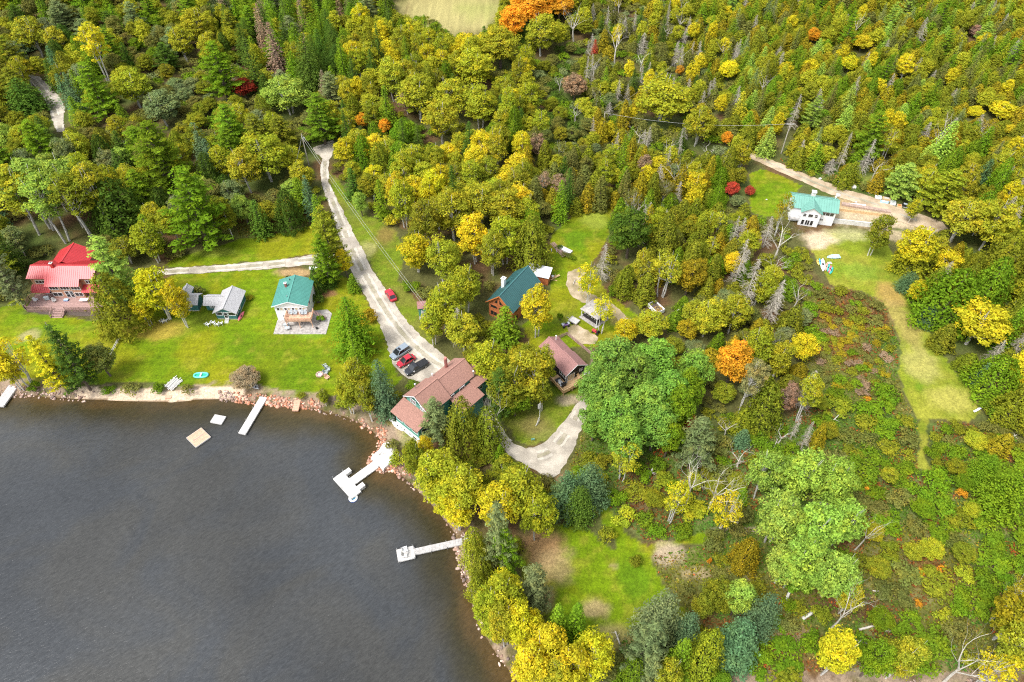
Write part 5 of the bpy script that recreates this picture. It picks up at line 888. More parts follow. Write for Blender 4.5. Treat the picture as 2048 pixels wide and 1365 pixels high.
for i, (u, v, rz, lb) in enumerate([(416, 652, 2.7, 'white garden chair farthest left of the four by the screened cabin porch'), (426, 648, 2.9, 'white garden chair standing behind the others, second from the left by the cabin porch'), (434.5, 652, 3.1, 'white garden chair, third from the left by the cabin porch'), (442, 650, 3.3, 'white garden chair right beside the cabin porch steps')]):
    chair(*G(u, v)[:2], LZ, rz, lb, 'white', 'white chairs by the green cabin', 1.15)
chair(*G(325, 645)[:2], LZ, 2.8, 'white garden chair under the yellow birch, the left one of two', 'white', 'white chairs under the yellow birch', 1.1); chair(*G(332, 644)[:2], LZ, 3.2, 'white garden chair under the yellow birch, the right one of two', 'white', 'white chairs under the yellow birch', 1.1)
def hull(name, label, cat, x, y, z, rz, L, wd, m, tilt=0, pitch=0, hh=.3, deckm=None, group=None, cock='black_p'):
    t = thing(name, label, cat, (x, y, z), rz, group); t.rotation_euler = (tilt, pitch, rz); rings = []
    for i in range(13):
        s = -1 + 2 * i / 12; w_ = wd / 2 * max(.02, (1 - abs(s) ** 2.3)) ** .8; zz_ = hh * (.18 + .18 * abs(s) ** 3); rings.append([(s * L / 2, w_ * cos(a), (hh * .5 if sin(a) < 0 else hh * .28) * sin(a) + hh * .55 + zz_ * .4) for a in [2 * pi * k / 10 for k in range(10)]])
    MB().loft(rings).build('hull', M[m], t, True)
    c = MB(); c.tube([(-.0 * L, 0, hh * .83), (-.0 * L, 0, hh * .93)], 1, 12); c.v = [(-.02 * L + a * L * .085, b * wd * .22, q) for a, b, q in c.v]; c.build('cockpit', M[cock], t); return t
hull('kayak', 'pink-red kayak leaning on its side against the green cabin', 'kayak', *G(482, 635)[:2], LZ + .35, radians(80), 3.2, .8, 'kpink', tilt=radians(60), hh=.35)

# --- white house with the teal roof, raised deck and stone patio
r = thing('teal_roof_house', 'white two-storey house with a turquoise ribbed roof and raised deck above a stone patio', 'house', T(-55.3, 117.1), radians(1.2))
walls(r, M['white'], .35, 7.75, .45, 8.9, 0, 4.95, 6.0, 'y'); gable(r, M['teal'], -.1, 8.2, 0, 9.4, 4.9, 6.35, 'y', rib=.42, ridge=3.9); chimney(r, 2.4, 5.9, 5.3, 6.9, .5, 'brick', 'whitem')
vent(r, 3.4, 2.0, 5.9, 6.4, .06); vent(r, 2.9, 7.9, 5.6, 6.3, .07, 'black_p')
MB().beam((-.1, -.02, 4.85), (3.9, -.02, 6.3), .06, .2).beam((8.2, -.02, 4.85), (3.9, -.02, 6.3), .06, .2).build('fascia', M['white'], r)
for i in range(4): win(r, 'f', .45, 1.15 + 1.72 * i, 3.35, .7, .85); win(r, 'f', .45, 1.9 + 1.72 * i, 3.35, .7, .85, pane='curtain')
win(r, 'f', .45, 1.95, 1.1, .45, .8, 1, 2); win(r, 'r', 7.75, 3, 2.8, 1.0, 1.2); win(r, 'l', .35, 4.5, 3.2, 1, 1)
MB().box(-.5, .35, 4.6, 5.6, 2.9, 3.4).build('window_box', M['white'], r)
d = MB(); planks(d, 3.0, 9.0, -2.2, .45, 2.45, 2.53, 'y', rnd=random.Random(2)); d.box(3.0, 9.0, -2.22, -2.16, 2.2, 2.45, t=.7); d.build('deck', M['cedarw'], r)
rail(r, [(3.0, .4), (3.0, -2.2), (9.0, -2.2), (9.0, .9)], 2.53, .9, 'cedarw', bal=.16)
mb = MB()
for x in (3.1, 6.0, 8.9): mb.beam((x, -2.1, 0), (x, -2.1, 2.4), .14).beam((x, -2.1, 1.6), (x + .8 if x < 8 else x - .8, -2.1, 2.4), .08); 
mb.build('deck_post', M['cedarw'], r)
d = MB()
for i in range(9): d.box(9.05 + .27 * i, 9.32 + .27 * i, 0.2, 1.2, 2.4 - .26 * i - .05, 2.4 - .26 * i)
d.build('stairs', M['deck'], r); MB().box(5.0, 7.3, .42, .46, .1, 2.1).build('patio_door', M['glass'], r)
pp = W([(555, 641), (547, 669), (652, 669), (664, 628), (655, 620), (630, 622), (612, 622), (610, 641)]); o = MB().prism(pp, LZ - .3, LZ + .09).build('patio', M['patio']); struct(o)
wx_, wy_ = -55.3, 117.1
for i in range(4): chair(wx_ + 4.0 + [0, 1.0, 2.5, 3.3][i], wy_ - .05, LZ + 2.53, pi + .05 * (i - 1) + pi, ['grey garden chair on the raised white-house deck, leftmost of four along the wall', 'grey garden chair on the raised white-house deck, second from the left', 'grey garden chair on the raised white-house deck, third from the left', 'grey garden chair on the raised white-house deck, rightmost of four along the wall'][i], 'tarp', 'grey chairs on the raised deck')
bbq(*G(574.5, 655)[:2], LZ + .09, .1, 'white-covered barbecue on the stone patio of the teal-roofed house', True); table(*G(576, 660.5)[:2], LZ + .09, .2, 1.1, .8, 'pale grey table on the patio in front of the covered barbecue', 'tarp')
t = thing('planter', 'dark round planter at the right corner post of the raised deck', 'planter', (*G(634, 659)[:2], LZ + .09)); MB().tube([(0, 0, 0), (0, 0, .5), (0, 0, .52)], [.22, .3, .25], 10).build('pot', M['black_p'], t); MB().tube([(0, 0, .45), (0, 0, .5)], .22, 10).build('soil', M['soil'], t)
t = thing('propane_tank', 'white propane tank behind the dark cedar near the driveway', 'tank', (*G(628, 541)[:2], LZ)); mb = MB().tube([(-1.1, 0, .7), (-1.0, 0, .7), (-.8, 0, .7), (.8, 0, .7), (1.0, 0, .7), (1.1, 0, .7)], [.1, .35, .5, .5, .35, .1], 12); mb.build('tank', M['whitem'], t, True); MB().box(-.7, -.6, -.3, .3, 0, .3).box(.6, .7, -.3, .3, 0, .3).build('foot', M['white'], t)

# --- big green lake house with brown shingles, turned about forty degrees
a0 = G(760 + 285 / 6.205, 680 + 690 / 6.205, 8.7); a1 = G(760 + 600 / 6.205, 680 + 935 / 6.205, 8.7); ang = atan2(a1[1] - a0[1], a1[0] - a0[0])
r = thing('lake_house', 'large green lakeside house with brown shingle roofs and a white-windowed lower front', 'house', T(a0[0], a0[1], LZ + 2.9), ang)    # local x runs along the lake front, y inland
walls(r, M['gsiding'], .4, 6.8, .5, 13.5, -3.0, 4.6, 6.4, 'y', courses=0); MB().extr([(.5, .5, 4.6), (6.9, .5, 4.6), (3.6, .5, 7.0)], (0, 5.4, 0)).build('gable_wall', M['gsiding'], r); gable(r, M['brownsh'], 0, 7.5, .1, 6.2, 4.7, 7.4, 'y', ridge=3.6); gable(r, M['brownsh'], .5, 7.0, 6.2, 14.0, 4.75, 6.95, 'y', ridge=3.6, name='rear_roof')
MB().beam((-.0, -.03, 4.62), (3.6, -.03, 7.32), .06, .18).beam((7.5, -.03, 4.62), (3.6, -.03, 7.32), .06, .18).build('fascia', M['white'], r)
win(r, 'f', .5, 2.4, 3.75, 1.7, 1.25, 2, 2); win(r, 'f', .5, 5.2, 3.65, 1.5, 1.1, 2, 2)
walls(r, M['gsiding'], .0, 6.9, -2.6, .5, -3.0, 2.2, name='lower_front_wall'); mb = MB(); slope(mb, (-.6, -3.3, 2.25), (7.3, -3.3, 2.25), (7.3, .5, 3.35), (-.6, .5, 3.35), .12); mb.build('lower_roof', M['brownsh'], r)
for s in (1.2, 3.5, 5.7): win(r, 'f', -2.6, s, .1, 1.7, 1.2, 1)
MB().box(-.0, 6.9, -2.66, -2.6, -2.95, -.9, t=1).build('white_skirt', M['white'], r); win(r, 'f', -2.66, 1.3, -2.4, .5, .9); win(r, 'f', -2.66, 2.3, -2.4, .5, .9); win(r, 'f', -2.66, 4.0, -2.4, .45, 1.0); win(r, 'f', -2.66, 5.5, -2.2, 1.3, .8); win(r, 'r', 6.9, -1.2, .1, 1.6, 1.2)
walls(r, M['gsiding'], 7.1, 10.6, 6.3, 11.9, -3.0, 2.7, name='side_wing_wall'); mb = MB(); slope(mb, (10.9, 6.0, 2.8), (10.9, 12.2, 2.8), (7.1, 12.2, 3.9), (7.1, 6.0, 3.9), .12); mb.build('side_wing_roof', M['brownsh'], r); win(r, 'r', 7.1, 9.6, 3.75, 1.5, .9, 2); win(r, 'r', 7.1, 6.9, 3.8, .9, .8, 1)
walls(r, M['gsiding'], 5.0, 8.4, 12.2, 15.6, -3.0, 3.4, name='rear_entry_wall'); mb = MB(); slope(mb, (8.9, 11.9, 3.5), (8.9, 16.0, 3.5), (4.6, 16.0, 5.2), (4.6, 11.9, 5.2), .12); mb.build('rear_entry_roof', M['brownsh'], r); win(r, 'r', 8.4, 13.6, 1.4, .9, 1.0)
mb = MB().tube([(1.6, 10.6, 4), (1.6, 10.6, 8.2)], .34, 12).tube([(1.6, 10.6, 8.2), (1.6, 10.6, 8.5)], .28, 12, t=2.0); mb.build('chimney', M['brick'], r); vent(r, 1.0, 2.6, 5.0, 6.8, .12, 'steel'); vent(r, 1.0, 7.2, 5.0, 5.9, .1, 'whitem'); vent(r, 6.9, 13.2, 4.4, 6.2, .12, 'steel')
hull('kayak', 'long white kayak lying on the grass in front of the lake house', 'kayak', *G(797, 854)[:2], LZ + .05, radians(-42), 4.0, 1.25, 'kwht', hh=.4)
t = thing('dinghy_cover', 'rounded white covered tub beside the long white kayak', 'boat', (*G(784.5, 839)[:2], LZ)); MB().loft([[(cos(a) * w_, sin(a) * w_ * 1.25, z_) for a in [2 * pi * k / 12 for k in range(12)]] for w_, z_ in ((.62, 0), (.62, .4), (.4, .62), (.05, .66))]).build('shell', M['kwht'], t, True)

# --- log house, dark green roof
a = G(950 + 195 / 9.1, 520 + 762 / 9.1, 5.5); b = G(950 + 690 / 9.1, 520 + 985 / 9.1, 5.5); ang = atan2(b[1] - a[1], b[0] - a[0])
r = thing('log_house', 'orange timber house under a steep dark green ribbed roof with a white chimney', 'house', T(a[0], a[1]), ang); wd = hypot(b[0] - a[0], b[1] - a[1])
walls(r, M['log'], .5, wd - .5, .5, 12.3, 0, 4.6, 8.0, 'y', courses=.34); gable(r, M['dteal'], 0, wd, 0, 12.6, 4.5, 8.1, 'y', rib=.5)
MB().beam((0, -.04, 4.4), (wd * .5, -.04, 8.0), .08, .22).beam((wd, -.04, 4.4), (wd * .5, -.04, 8.0), .08, .22).build('fascia', M['oran'], r)
c = chimney(r, 1.6, 5.2, 3, 8.6, .85, 'white', 'white'); vent(r, 5.0, 8.5, 6.0, 6.3, .08, 'black_p')
win(r, 'f', .5, 1.9, 3.0, 1.9, 1.0, 1, frame='log'); win(r, 'f', .5, 4.3, 3.0, 1.9, 1.0, 1, frame='log'); win(r, 'f', .5, 1.9, .6, 1.9, 1.5, 2, frame='log'); win(r, 'f', .5, 4.3, .6, 1.9, 1.5, 2, frame='log')
for s, p in ((-1, [(2.1, 5.0), (2.95, 5.0), (2.95, 6.2)]), (1, [(3.5, 5.0), (4.5, 5.0), (3.5, 6.3)])): MB().extr([(x, .46, z_) for x, z_ in p], (0, .05, 0)).build('gable_window', M['glass'], r)
win(r, 'r', wd - .5, 2.5, 2.9, 1.2, .9, frame='log'); win(r, 'r', wd - .5, 5.5, 2.9, .9, .9, frame='log'); win(r, 'r', wd - .5, 2.2, .4, 1.4, 1.6, frame='log'); win(r, 'r', wd - .5, 8.5, 1.6, 1.0, 1.1, frame='log')
# --- shed with the white roof
sa = G(950 + 905 / 9.1, 520 + 250 / 9.1, 3.7); sb = G(950 + 1335 / 9.1, 520 + 340 / 9.1, 3.7); ang = atan2(sb[1] - sa[1], sb[0] - sa[0])
r = thing('woodshed', 'rusty red board shed under a flat white metal roof behind the log house', 'shed', T(sa[0], sa[1]), ang); L = hypot(sb[0] - sa[0], sb[1] - sa[1])
walls(r, M['log'], .1, L - .15, .3, 2.9, 0, 2.5, courses=.25); mb = MB(); slope(mb, (-.1, 0, 2.6), (L + .1, 0, 2.6), (L + .1, 3.5, 3.3), (-.1, 3.5, 3.3), .1, .8); mb.build('roof', M['whitem'], r); MB().box(0, L, .25, .3, 2.2, 2.5).build('header_beam', M['grey'], r)
t = thing('lumber_pile', 'heap of boards, a white bucket and firewood at the right end of the woodshed', 'lumber', (*G(1108, 558)[:2], LZ), .3)
mb = MB(); rn = random.Random(4)
for i in range(9): a = rn.uniform(-.3, .5); mb.beam((rn.uniform(-1.2, 1), rn.uniform(-.8, .8), .15 + .05 * i), (rn.uniform(.2, 1.9), rn.uniform(-1.2, 1.4), .15 + .06 * i), .16, .05, t=rn.uniform(.7, 1.3))
mb.build('boards', M['wood'], t); MB().tube([(-.2, .5, 0), (-.2, .5, .6)], [.3, .34], 10).build('bucket', M['whitem'], t)

# --- black cottage with the new deck
g0 = G(1080 + 340 / 6.5, 590 + 1060 / 6.5, 4.6); g1 = G(1080 + 620 / 6.5, 590 + 910 / 6.5, 4.6); ang = atan2(g1[1] - g0[1], g1[0] - g0[0]); wd = hypot(g1[0] - g0[0], g1[1] - g0[1])
r = thing('black_cottage', 'black clapboard cottage with dusty-red shingles and a fresh lumber corner deck', 'house', T(g0[0], g0[1]), ang)
walls(r, M['black'], .35, wd - .35, .4, 4.4, 0, 3.6, 5.2, 'y', courses=.22); gable(r, M['mauvesh'], 0, wd, 0, 4.9, 3.55, 5.4, 'y'); walls(r, M['black'], .6, wd - .6, 4.4, 9.8, 0, 3.5, 4.7, 'y', name='rear_wall'); gable(r, M['mauvesh'], .2, wd - .2, 4.9, 10.4, 3.5, 5.0, 'y', name='rear_roof')
mb = MB()
for x in (.33, wd - .37): mb.box(x - .03, x + .07, .34, .44, 0, 3.6)
mb.beam((0, -.04, 3.5), (wd / 2, -.04, 5.32), .06, .16).beam((wd, -.04, 3.5), (wd / 2, -.04, 5.32), .06, .16); mb.build('trim', M['white'], r)
win(r, 'f', .4, 1.7, .95, 1.9, 1.9, 3, frame='white', pane='curtain', name='patio_door'); win(r, 'f', .4, wd - 1.5, 2.2, .8, .9); win(r, 'l', .35, 1.6, 1.9, 2.2, 1.0, 3); vent(r, wd * .7, 9.2, 4.3, 5.6, .1, 'whitem')
d = MB(); planks(d, -1.9, 5.3, -1.8, .4, .85, .93, 'x', rnd=random.Random(9)); planks(d, -1.9, .35, .4, 3.2, .85, .93, 'x'); d.build('deck', M['wood'], r); rail(r, [(-1.9, 3.2), (-1.9, -1.8), (4.6, -1.8), (5.3, -1.2)], .93, .95, 'wood', bal=.3, panel=True)
mb = MB()
for x in (-1.8, .6, 3.0, 5.2): mb.beam((x, -1.7, -.1), (x, -1.7, .85), .14)
mb.build('deck_post', M['wood'], r)
st = MB(); [st.box(5.3 + .3 * i, 5.6 + .3 * i, -1.1, .2, .8 - .25 * i - .05, .8 - .25 * i) for i in range(4)]; st.build('steps', M['wood'], r)
for i, (u, v, lb) in enumerate([(1169.5, 754, 'white upright propane cylinder beside the black cottage, the left one nearer the deck'), (1175.5, 750, 'white upright propane cylinder beside the black cottage, the right one farther from the deck')]):
    t = thing('gas_cylinder', lb, 'gas cylinder', (*G(u, v)[:2], LZ), 0, 'propane cylinders by the black cottage'); MB().tube([(0, 0, 0), (0, 0, .1), (0, 0, 1.5), (0, 0, 1.75), (0, 0, 1.82)], [.42, .45, .45, .3, .1], 14).build('tank', M['whitem'], t, True); MB().tube([(0, 0, 1.82), (0, 0, 2.0)], [.18, .18], 8).build('valve_collar', M['white'], t)
dz = LZ + .93; bbq(*G(1127, 773, dz)[:2], dz, ang, 'black kettle-style barbecue at the front corner of the fresh lumber deck'); table(*G(1116, 764, dz)[:2], dz, ang, 1.4, .8, 'dark patio table on the left side of the fresh lumber deck', 'black_p'); chair(*G(1121, 769, dz)[:2], dz, ang, 'white garden chair between the barbecue and dark table on the lumber deck')
chair(*G(1158, 757, dz)[:2], dz, ang, 'wooden garden chair against the black gable wall', 'wood')
# board fence behind the black cottage
fpts = W([(1114, 680), (1134, 671), (1188, 716), (1184, 727)]); t = thing('board_fence', 'low reddish rail fence enclosing the garden behind the black cottage', 'fence', T(*fpts[0])); mbp = MB(); mbr = MB()
for i in range(len(fpts) - 1):
    a = Vector((fpts[i][0] - fpts[0][0], fpts[i][1] - fpts[0][1], 0)); b = Vector((fpts[i + 1][0] - fpts[0][0], fpts[i + 1][1] - fpts[0][1], 0)); n = max(1, round((b - a).length / 1.8))
    for k in range(n + 1): p = a.lerp(b, k / n); MB().beam(p, p + Vector((0, 0, 1.15)), .12).build('post', M['deck'], t)
    for z_ in (.3, .65, 1.0): mbr.beam(a + Vector((0, 0, z_)), b + Vector((0, 0, z_)), .05, .2)
mbr.build('rail', M['deck'], t)

# --- screened pavilion
P4 = [G(1080 + u / 6.5, 590 + v / 6.5, 3.6) for u, v in ((545, 185), (745, 315), (920, 225), (700, 105))]; ang = atan2(P4[1][1] - P4[0][1], P4[1][0] - P4[0][0]); w1 = hypot(P4[1][0] - P4[0][0], P4[1][1] - P4[0][1]); w2 = hypot(P4[2][0] - P4[1][0], P4[2][1] - P4[1][1])
r = thing('pavilion', 'open-sided pavilion with grey shingles, white posts and dark screens on a slab', 'pavilion', T(P4[0][0], P4[0][1]), ang); MB().box(-.3, w1 + .4, -.5, w2 + .3, -.2, .14).build('slab', M['patio'], r)
mb = MB(); mb.extr([(-.3, -.3, 2.6), (w1 + .3, -.3, 2.6), (w1 / 2, w2 / 2, 3.7)], (0, 0, .08)).extr([(w1 + .3, -.3, 2.6), (w1 + .3, w2 + .3, 2.6), (w1 / 2, w2 / 2, 3.7)], (0, 0, .08)).extr([(w1 + .3, w2 + .3, 2.6), (-.3, w2 + .3, 2.6), (w1 / 2, w2 / 2, 3.7)], (0, 0, .08)).extr([(-.3, w2 + .3, 2.6), (-.3, -.3, 2.6), (w1 / 2, w2 / 2, 3.7)], (0, 0, .08)); mb.build('roof', M['patio'], r)
for x in (.05, w1 - .05):
    for y in (.05, w2 - .05): MB().box(x - .08, x + .08, y - .08, y + .08, .14, 2.6).build('post', M['white'], r)
MB().box(0, w1, -.02, .1, 2.45, 2.6).box(w1 - .1, w1 + .02, 0, w2, 2.45, 2.6).box(0, w1, w2 - .1, w2 + .02, 2.45, 2.6).build('beam', M['white'], r)
MB().box(.15, w1 - .15, .45, .5, .14, 1.1).box(w1 - .5, w1 - .45, .5, w2 - .4, .14, 1.1).build('half_wall', M['black'], r); mb = MB(); [mb.box(.9 + k * 1.05, 1.7 + k * 1.05, .38, .44, 1.25, 2.2) for k in range(3)]; sc_ = MB(); [sc_.box(.98 + k * 1.05, 1.62 + k * 1.05, .33, .38, 1.33, 2.12) for k in range(3)]
f = mb.build('window', M['white'], r); sc_.build('pane', M['glass'], f)
def logbench(): pass
# utility trailer with load, all-terrain vehicle, red tractor
t = thing('utility_trailer', 'open flatbed trailer with board sides parked on the worn dirt pad', 'trailer', (*G(1148, 645)[:2], LZ), radians(-38)); d = MB(); planks(d, -1.1, 1.1, -.75, .75, .5, .56, 'x'); d.build('bed', M['palew'], t); MB().box(-1.15, -1.1, -.8, .8, .5, .85).box(1.1, 1.15, -.8, .8, .5, .85).box(-1.1, 1.1, -.8, -.75, .5, .8).box(-1.1, 1.1, .75, .8, .5, .8).build('sideboard', M['grey'], t)
for s in (-.9, .9): MB().tube([(0, s - .08, .3), (0, s + .08, .3)], .3, 12).build('wheel', M['rubber'], t)
MB().beam((-1.1, 0, .5), (-2.1, 0, .45), .08).build('tow_bar', M['steel'], t)
t = thing('quad_bike', 'small blue and purple quad bike at the left end of the dirt pad', 'quad bike', (*G(1131, 653)[:2], LZ), radians(200)); MB().loft([[(x, y * w_, z_ + dz_) for y, z_ in ((-1, .45), (1, .45), (.8, .75), (-.8, .75))] for x, w_, dz_ in ((-.8, .25, .05), (-.4, .38, .1), (.1, .28, .0), (.5, .4, .12), (.85, .3, .05))]).build('body', M['purple'], t); MB().box(-.45, .15, -.15, .15, .85, 1.0).build('seat', M['black_p'], t); MB().beam((.35, -.4, 1.15), (.35, .4, 1.15), .05).beam((.35, 0, .8), (.35, 0, 1.15), .06).build('handlebar', M['steel'], t); MB().box(-.95, -.5, -.4, .4, .85, .9).box(.5, .95, -.4, .4, .9, .94).build('rack', M['tarp'], t)
for x in (-.6, .6):
    for y in (-.45, .45): MB().tube([(x, y - .13, .28), (x, y + .13, .28)], .28, 12).build('wheel', M['rubber'], t)
t = thing('garden_tractor', 'red garden tractor with a black seat under the trees below the pavilion', 'tractor', (*G(1192, 667)[:2], LZ), radians(-35)); MB().box(-1.0, -.1, -.28, .28, .4, .85).box(-.1, .5, -.35, .35, .4, .55).build('body', M['kred'], t); MB().box(.1, .5, -.25, .25, .6, .7).box(.45, .55, -.25, .25, .6, 1.1).build('seat', M['black_p'], t); MB().tube([(-.05, 0, .8), (.1, 0, 1.05)], .03, 6).tube([(.1, -.18, 1.05), (.1, .18, 1.05)], .03, 6).build('steering_wheel', M['black_p'], t)
for x, rr, y in ((-.8, .22, .35), (-.8, .22, -.35), (.45, .36, .45), (.45, .36, -.45)): MB().tube([(x, y - .1, rr), (x, y + .1, rr)], rr, 12).build('wheel', M['rubber'], t)
# woodpile with ladders and boards at the edge of the centre lawn
t = thing('timber_stack', 'long stack of weathered poles and ladders at the wood edge of the centre lawn', 'timber', (*G(1110, 504)[:2], LZ), 0); mb = MB(); pa = G(1101, 490); pb = G(1125, 517); ox, oy, _ = G(1110, 504)
for i in range(5): mb.beam((pa[0] - ox + .25 * i, pa[1] - oy + .15 * i, .4 + .1 * (i % 2)), (pb[0] - ox + .25 * i, pb[1] - oy + .15 * i, .4 + .1 * (i % 3)), .10, t=.9 + .1 * (i % 3))
for k in range(14): s = k / 13; x = (pa[0] - ox) * (1 - s) + (pb[0] - ox) * s; y = (pa[1] - oy) * (1 - s) + (pb[1] - oy) * s; mb.beam((x, y, .5), (x + .9, y + .5, .5), .06)
mb.build('boards', M['deck'], t); mb = MB(); [mb.box(x, x + .2, -.2, .9, 0, .36) for x in (-1, .3, 1.4)]; mb.build('bearer', M['grey'], t)
t = thing('cold_frame', 'low white-lined timber box in the planted border of the centre lawn', 'planter box', (*G(1131, 502)[:2], LZ), radians(-38)); MB().box(-1.8, 1.8, -.7, -.6, 0, .5).box(-1.8, 1.8, .6, .7, 0, .5).box(-1.8, -1.7, -.6, .6, 0, .5).box(1.7, 1.8, -.6, .6, 0, .5).build('frame', M['palew'], t); MB().box(-1.7, 1.7, -.6, .6, .3, .36).build('cover', M['whitem'], t)
for i, (u, v) in enumerate(((1118, 497), (1138, 515), (1146, 519), (1130, 512))): plant('shrub', ['DG', 'BD', 'G', 'BD'][i], *G(u, v)[:2], 1.3, 1.2, seed=i + 60)
# little green sign shed with its number
sx, sy, _ = G(846, 632); t = thing('sign_shed', 'tiny teal booth with a pinkish roof and a white diamond sign by the road', 'shed', (sx, sy, LZ), radians(8)); MB().box(-.9, .9, 0, 1.6, 0, 2.6).build('wall', M['gsiding'], t); mb = MB(); slope(mb, (-1.1, -.25, 2.6), (1.1, -.25, 2.6), (1.1, 1.8, 3.1), (-1.1, 1.8, 3.1), .1); mb.build('roof', M['mauvesh'], t); s = MB().extr([(-.25, -.03, 1.9), (-.3, -.03, .55), (.05, -.03, .3), (.55, -.03, 1.05)], (0, .03, 0)).build('sign', M['whitem'], t)
MB().box(-.9, .2, -1.3, -.1, -.1, .06).build('doorstep', M['patio'], t)
def digit2(w_, h):   # the figure 2 as a small ribbon
    mb = MB(); p = [(-.5, .30), (-.35, .46), (0, .5), (.38, .42), (.42, .18), (.1, -.1), (-.5, -.5), (.5, -.5)]
    for i in range(len(p) - 1): mb.beam((p[i][0] * w_, -.045, p[i][1] * h), (p[i + 1][0] * w_, -.045, p[i + 1][1] * h), .02, .09, up=(0, 1, 0))
    return mb
g = digit2(.3, .62); g.v = [(x + .02, y, z_ + 1.05) for x, y, z_ in g.v]; g.build('number', M['black_p'], s)

# --- white house being extended, upper right
c0 = G(1560 + 170 / 7.314, 360 + 400 / 7.314, 5.5); c1 = G(1560 + 850 / 7.314, 360 + 495 / 7.314, 5.5); ang = atan2(c1[1] - c0[1], c1[0] - c0[0]); L = hypot(c1[0] - c0[0], c1[1] - c0[1])
r = thing('white_hillside_house', 'white two-storey house with pale green ribbed roof and stone chimney beside the building site', 'house', T(c0[0], c0[1]), ang)
walls(r, M['white'], .3, L - .3, .4, 6.9, 0, 4.5, 5.9, 'x'); gable(r, M['pgreen'], -.2, L + .2, 0, 7.3, 4.45, 6.2, 'x', rib=.62)
fx = G(1560 + 310 / 7.314, 360 + 470 / 7.314, 5.5); dx = (fx[0] - c0[0]) * cos(ang) + (fx[1] - c0[1]) * sin(ang); dy = -(fx[0] - c0[0]) * sin(ang) + (fx[1] - c0[1]) * cos(ang)
walls(r, M['white'], dx + .3, dx + 5.2, dy + .4, .5, 0, 4.5, 5.9, 'y', name='front_gable_wall'); gable(r, M['pgreen'], dx, dx + 5.6, dy, 3.6, 4.45, 6.15, 'y', rib=.62, name='front_gable_roof'); wy0 = dy + .4
for s, wdt in ((1.25, .9), (2.75, 1.3), (4.2, .9)): win(r, 'f', wy0, dx + s, 2.9, wdt, 1.1, 1, 2 if wdt < 1 else 1)
for s in (1.3, 2.5, 3.6): win(r, 'f', wy0, dx + s, .3, .85 if s != 2.5 else 1.2, 1.7, 1 if s != 2.5 else 2)
win(r, 'f', .4, L - 2.3, 3.0, 3.2, 1.1, 3); win(r, 'f', .4, dx + 6.1, 1.3, 1.0, .7, 1, 2); win(r, 'l', dx + .3, (dy + .9) / 2 + .2, 1.4, .9, 1.1); chimney(r, L * .44, 4.4, 4.6, 7.3, 1.0, 'stone', 'whitem'); vent(r, L - .5, 5.9, 4.5, 5.6, .12, 'whitem')
d = MB(); planks(d, dx - 2.2, dx + .3, dy + .8, dy + 2.6, 1.2, 1.28, 'x'); d.build('side_deck', M['grey'], r); rail(r, [(dx + .3, dy + .8), (dx - 2.2, dy + .8), (dx - 2.2, dy + 2.6)], 1.28, .8, 'palew', bal=.3)
f0 = G(1560 + 560 / 7.314, 360 + 610 / 7.314); f1 = G(1560 + 1330 / 7.314, 360 + 695 / 7.314)
def wallrun(name, label, cat, pa, pb, h, th, m, cap=None):
    a2 = atan2(pb[1] - pa[1], pb[0] - pa[0]); L2 = hypot(pb[0] - pa[0], pb[1] - pa[1]); t = thing(name, label, cat, (pa[0], pa[1], LZ), a2); MB().box(0, L2, 0, th, -.2, h).build('wall', M[m], t)
    if cap: mb = MB(); k = 0; [mb.box(L2 * i / 6 + .03, L2 * (i + 1) / 6 - .03, -.03, th + .03, h, h + .05, t=.8 + .1 * (i % 3)) for i in range(6)]; mb.build('coping', M[cap], t)
    return t
wallrun('foundation_wall', 'long low white foundation wall along the front of the sandy building site', 'wall', f0, f1, 1.3, .35, 'concw', 'concw'); wallrun('formwork_wall', 'pale timber formwork wall along the back of the sandy building site', 'wall', G(1560 + 865 / 7.314, 360 + 455 / 7.314), G(1560 + 1570 / 7.314, 360 + 545 / 7.314), .8, .25, 'wood')
wallrun('spoil_kerb', 'dark retaining ledge of earth between the dirt road and the building site', 'earth bank', G(1683, 412), G(1780, 428), .5, 1.2, 'rock')
t = thing('pipe_bundle', 'bundle of white pipes lying beside the dirt road above the site', 'pipes', (*G(1714, 411)[:2], LZ), radians(-9)); [MB().tube([(-2.3, k * .16, .12 + .02 * (k % 2)), (2.3, k * .16, .12 + .02 * (k % 2))], .08, 8).build('pipe', M['whitem'], t) for k in range(4)]
# pallets and crates on the verge
def crate(u, v, rz, wd, dp, h, m, m2, label): t = thing('pallet_load', label, 'pallet', (*G(u, v)[:2], LZ), rz, 'pallets and crates on the road verge'); d = MB(); planks(d, -wd / 2, wd / 2, -dp / 2, dp / 2, 0, .12, 'x', .12, .05); d.build('pallet', M['grey'], t); MB().box(-wd / 2 + .04, wd / 2 - .04, -dp / 2 + .04, dp / 2 - .04, .12, h).build('load', M[m], t); MB().box(-wd * .3, wd * .3, -dp * .28, dp * .28, h, h + .05).build('top_sheet', M[m2], t)
crate(1756, 396, -.35, 1.7, 1.5, .4, 'whitem', 'tarp', 'white crate with a dark grey panel on top, first in the row on the verge'); crate(1772, 400, -.35, 2.2, 1.2, .6, 'wood', 'palew', 'yellowish stack of boards, second in the row on the verge'); crate(1768, 406, -.35, 2.2, .7, .5, 'foam', 'whitem', 'pale blue foam sheets leaning below the board stack'); crate(1785, 408, -.35, 1.5, 1.5, .7, 'whitem', 'white', 'plain white crate in the middle of the row on the verge'); crate(1798, 414, -.35, 1.3, 1.3, .5, 'wood', 'oran', 'lumber crate with orange scraps on top, right of the white crate'); crate(1809, 413, -.35, 1.5, 1.3, .8, 'black_p', 'tarp', 'black wrapped pallet at the right end of the row')
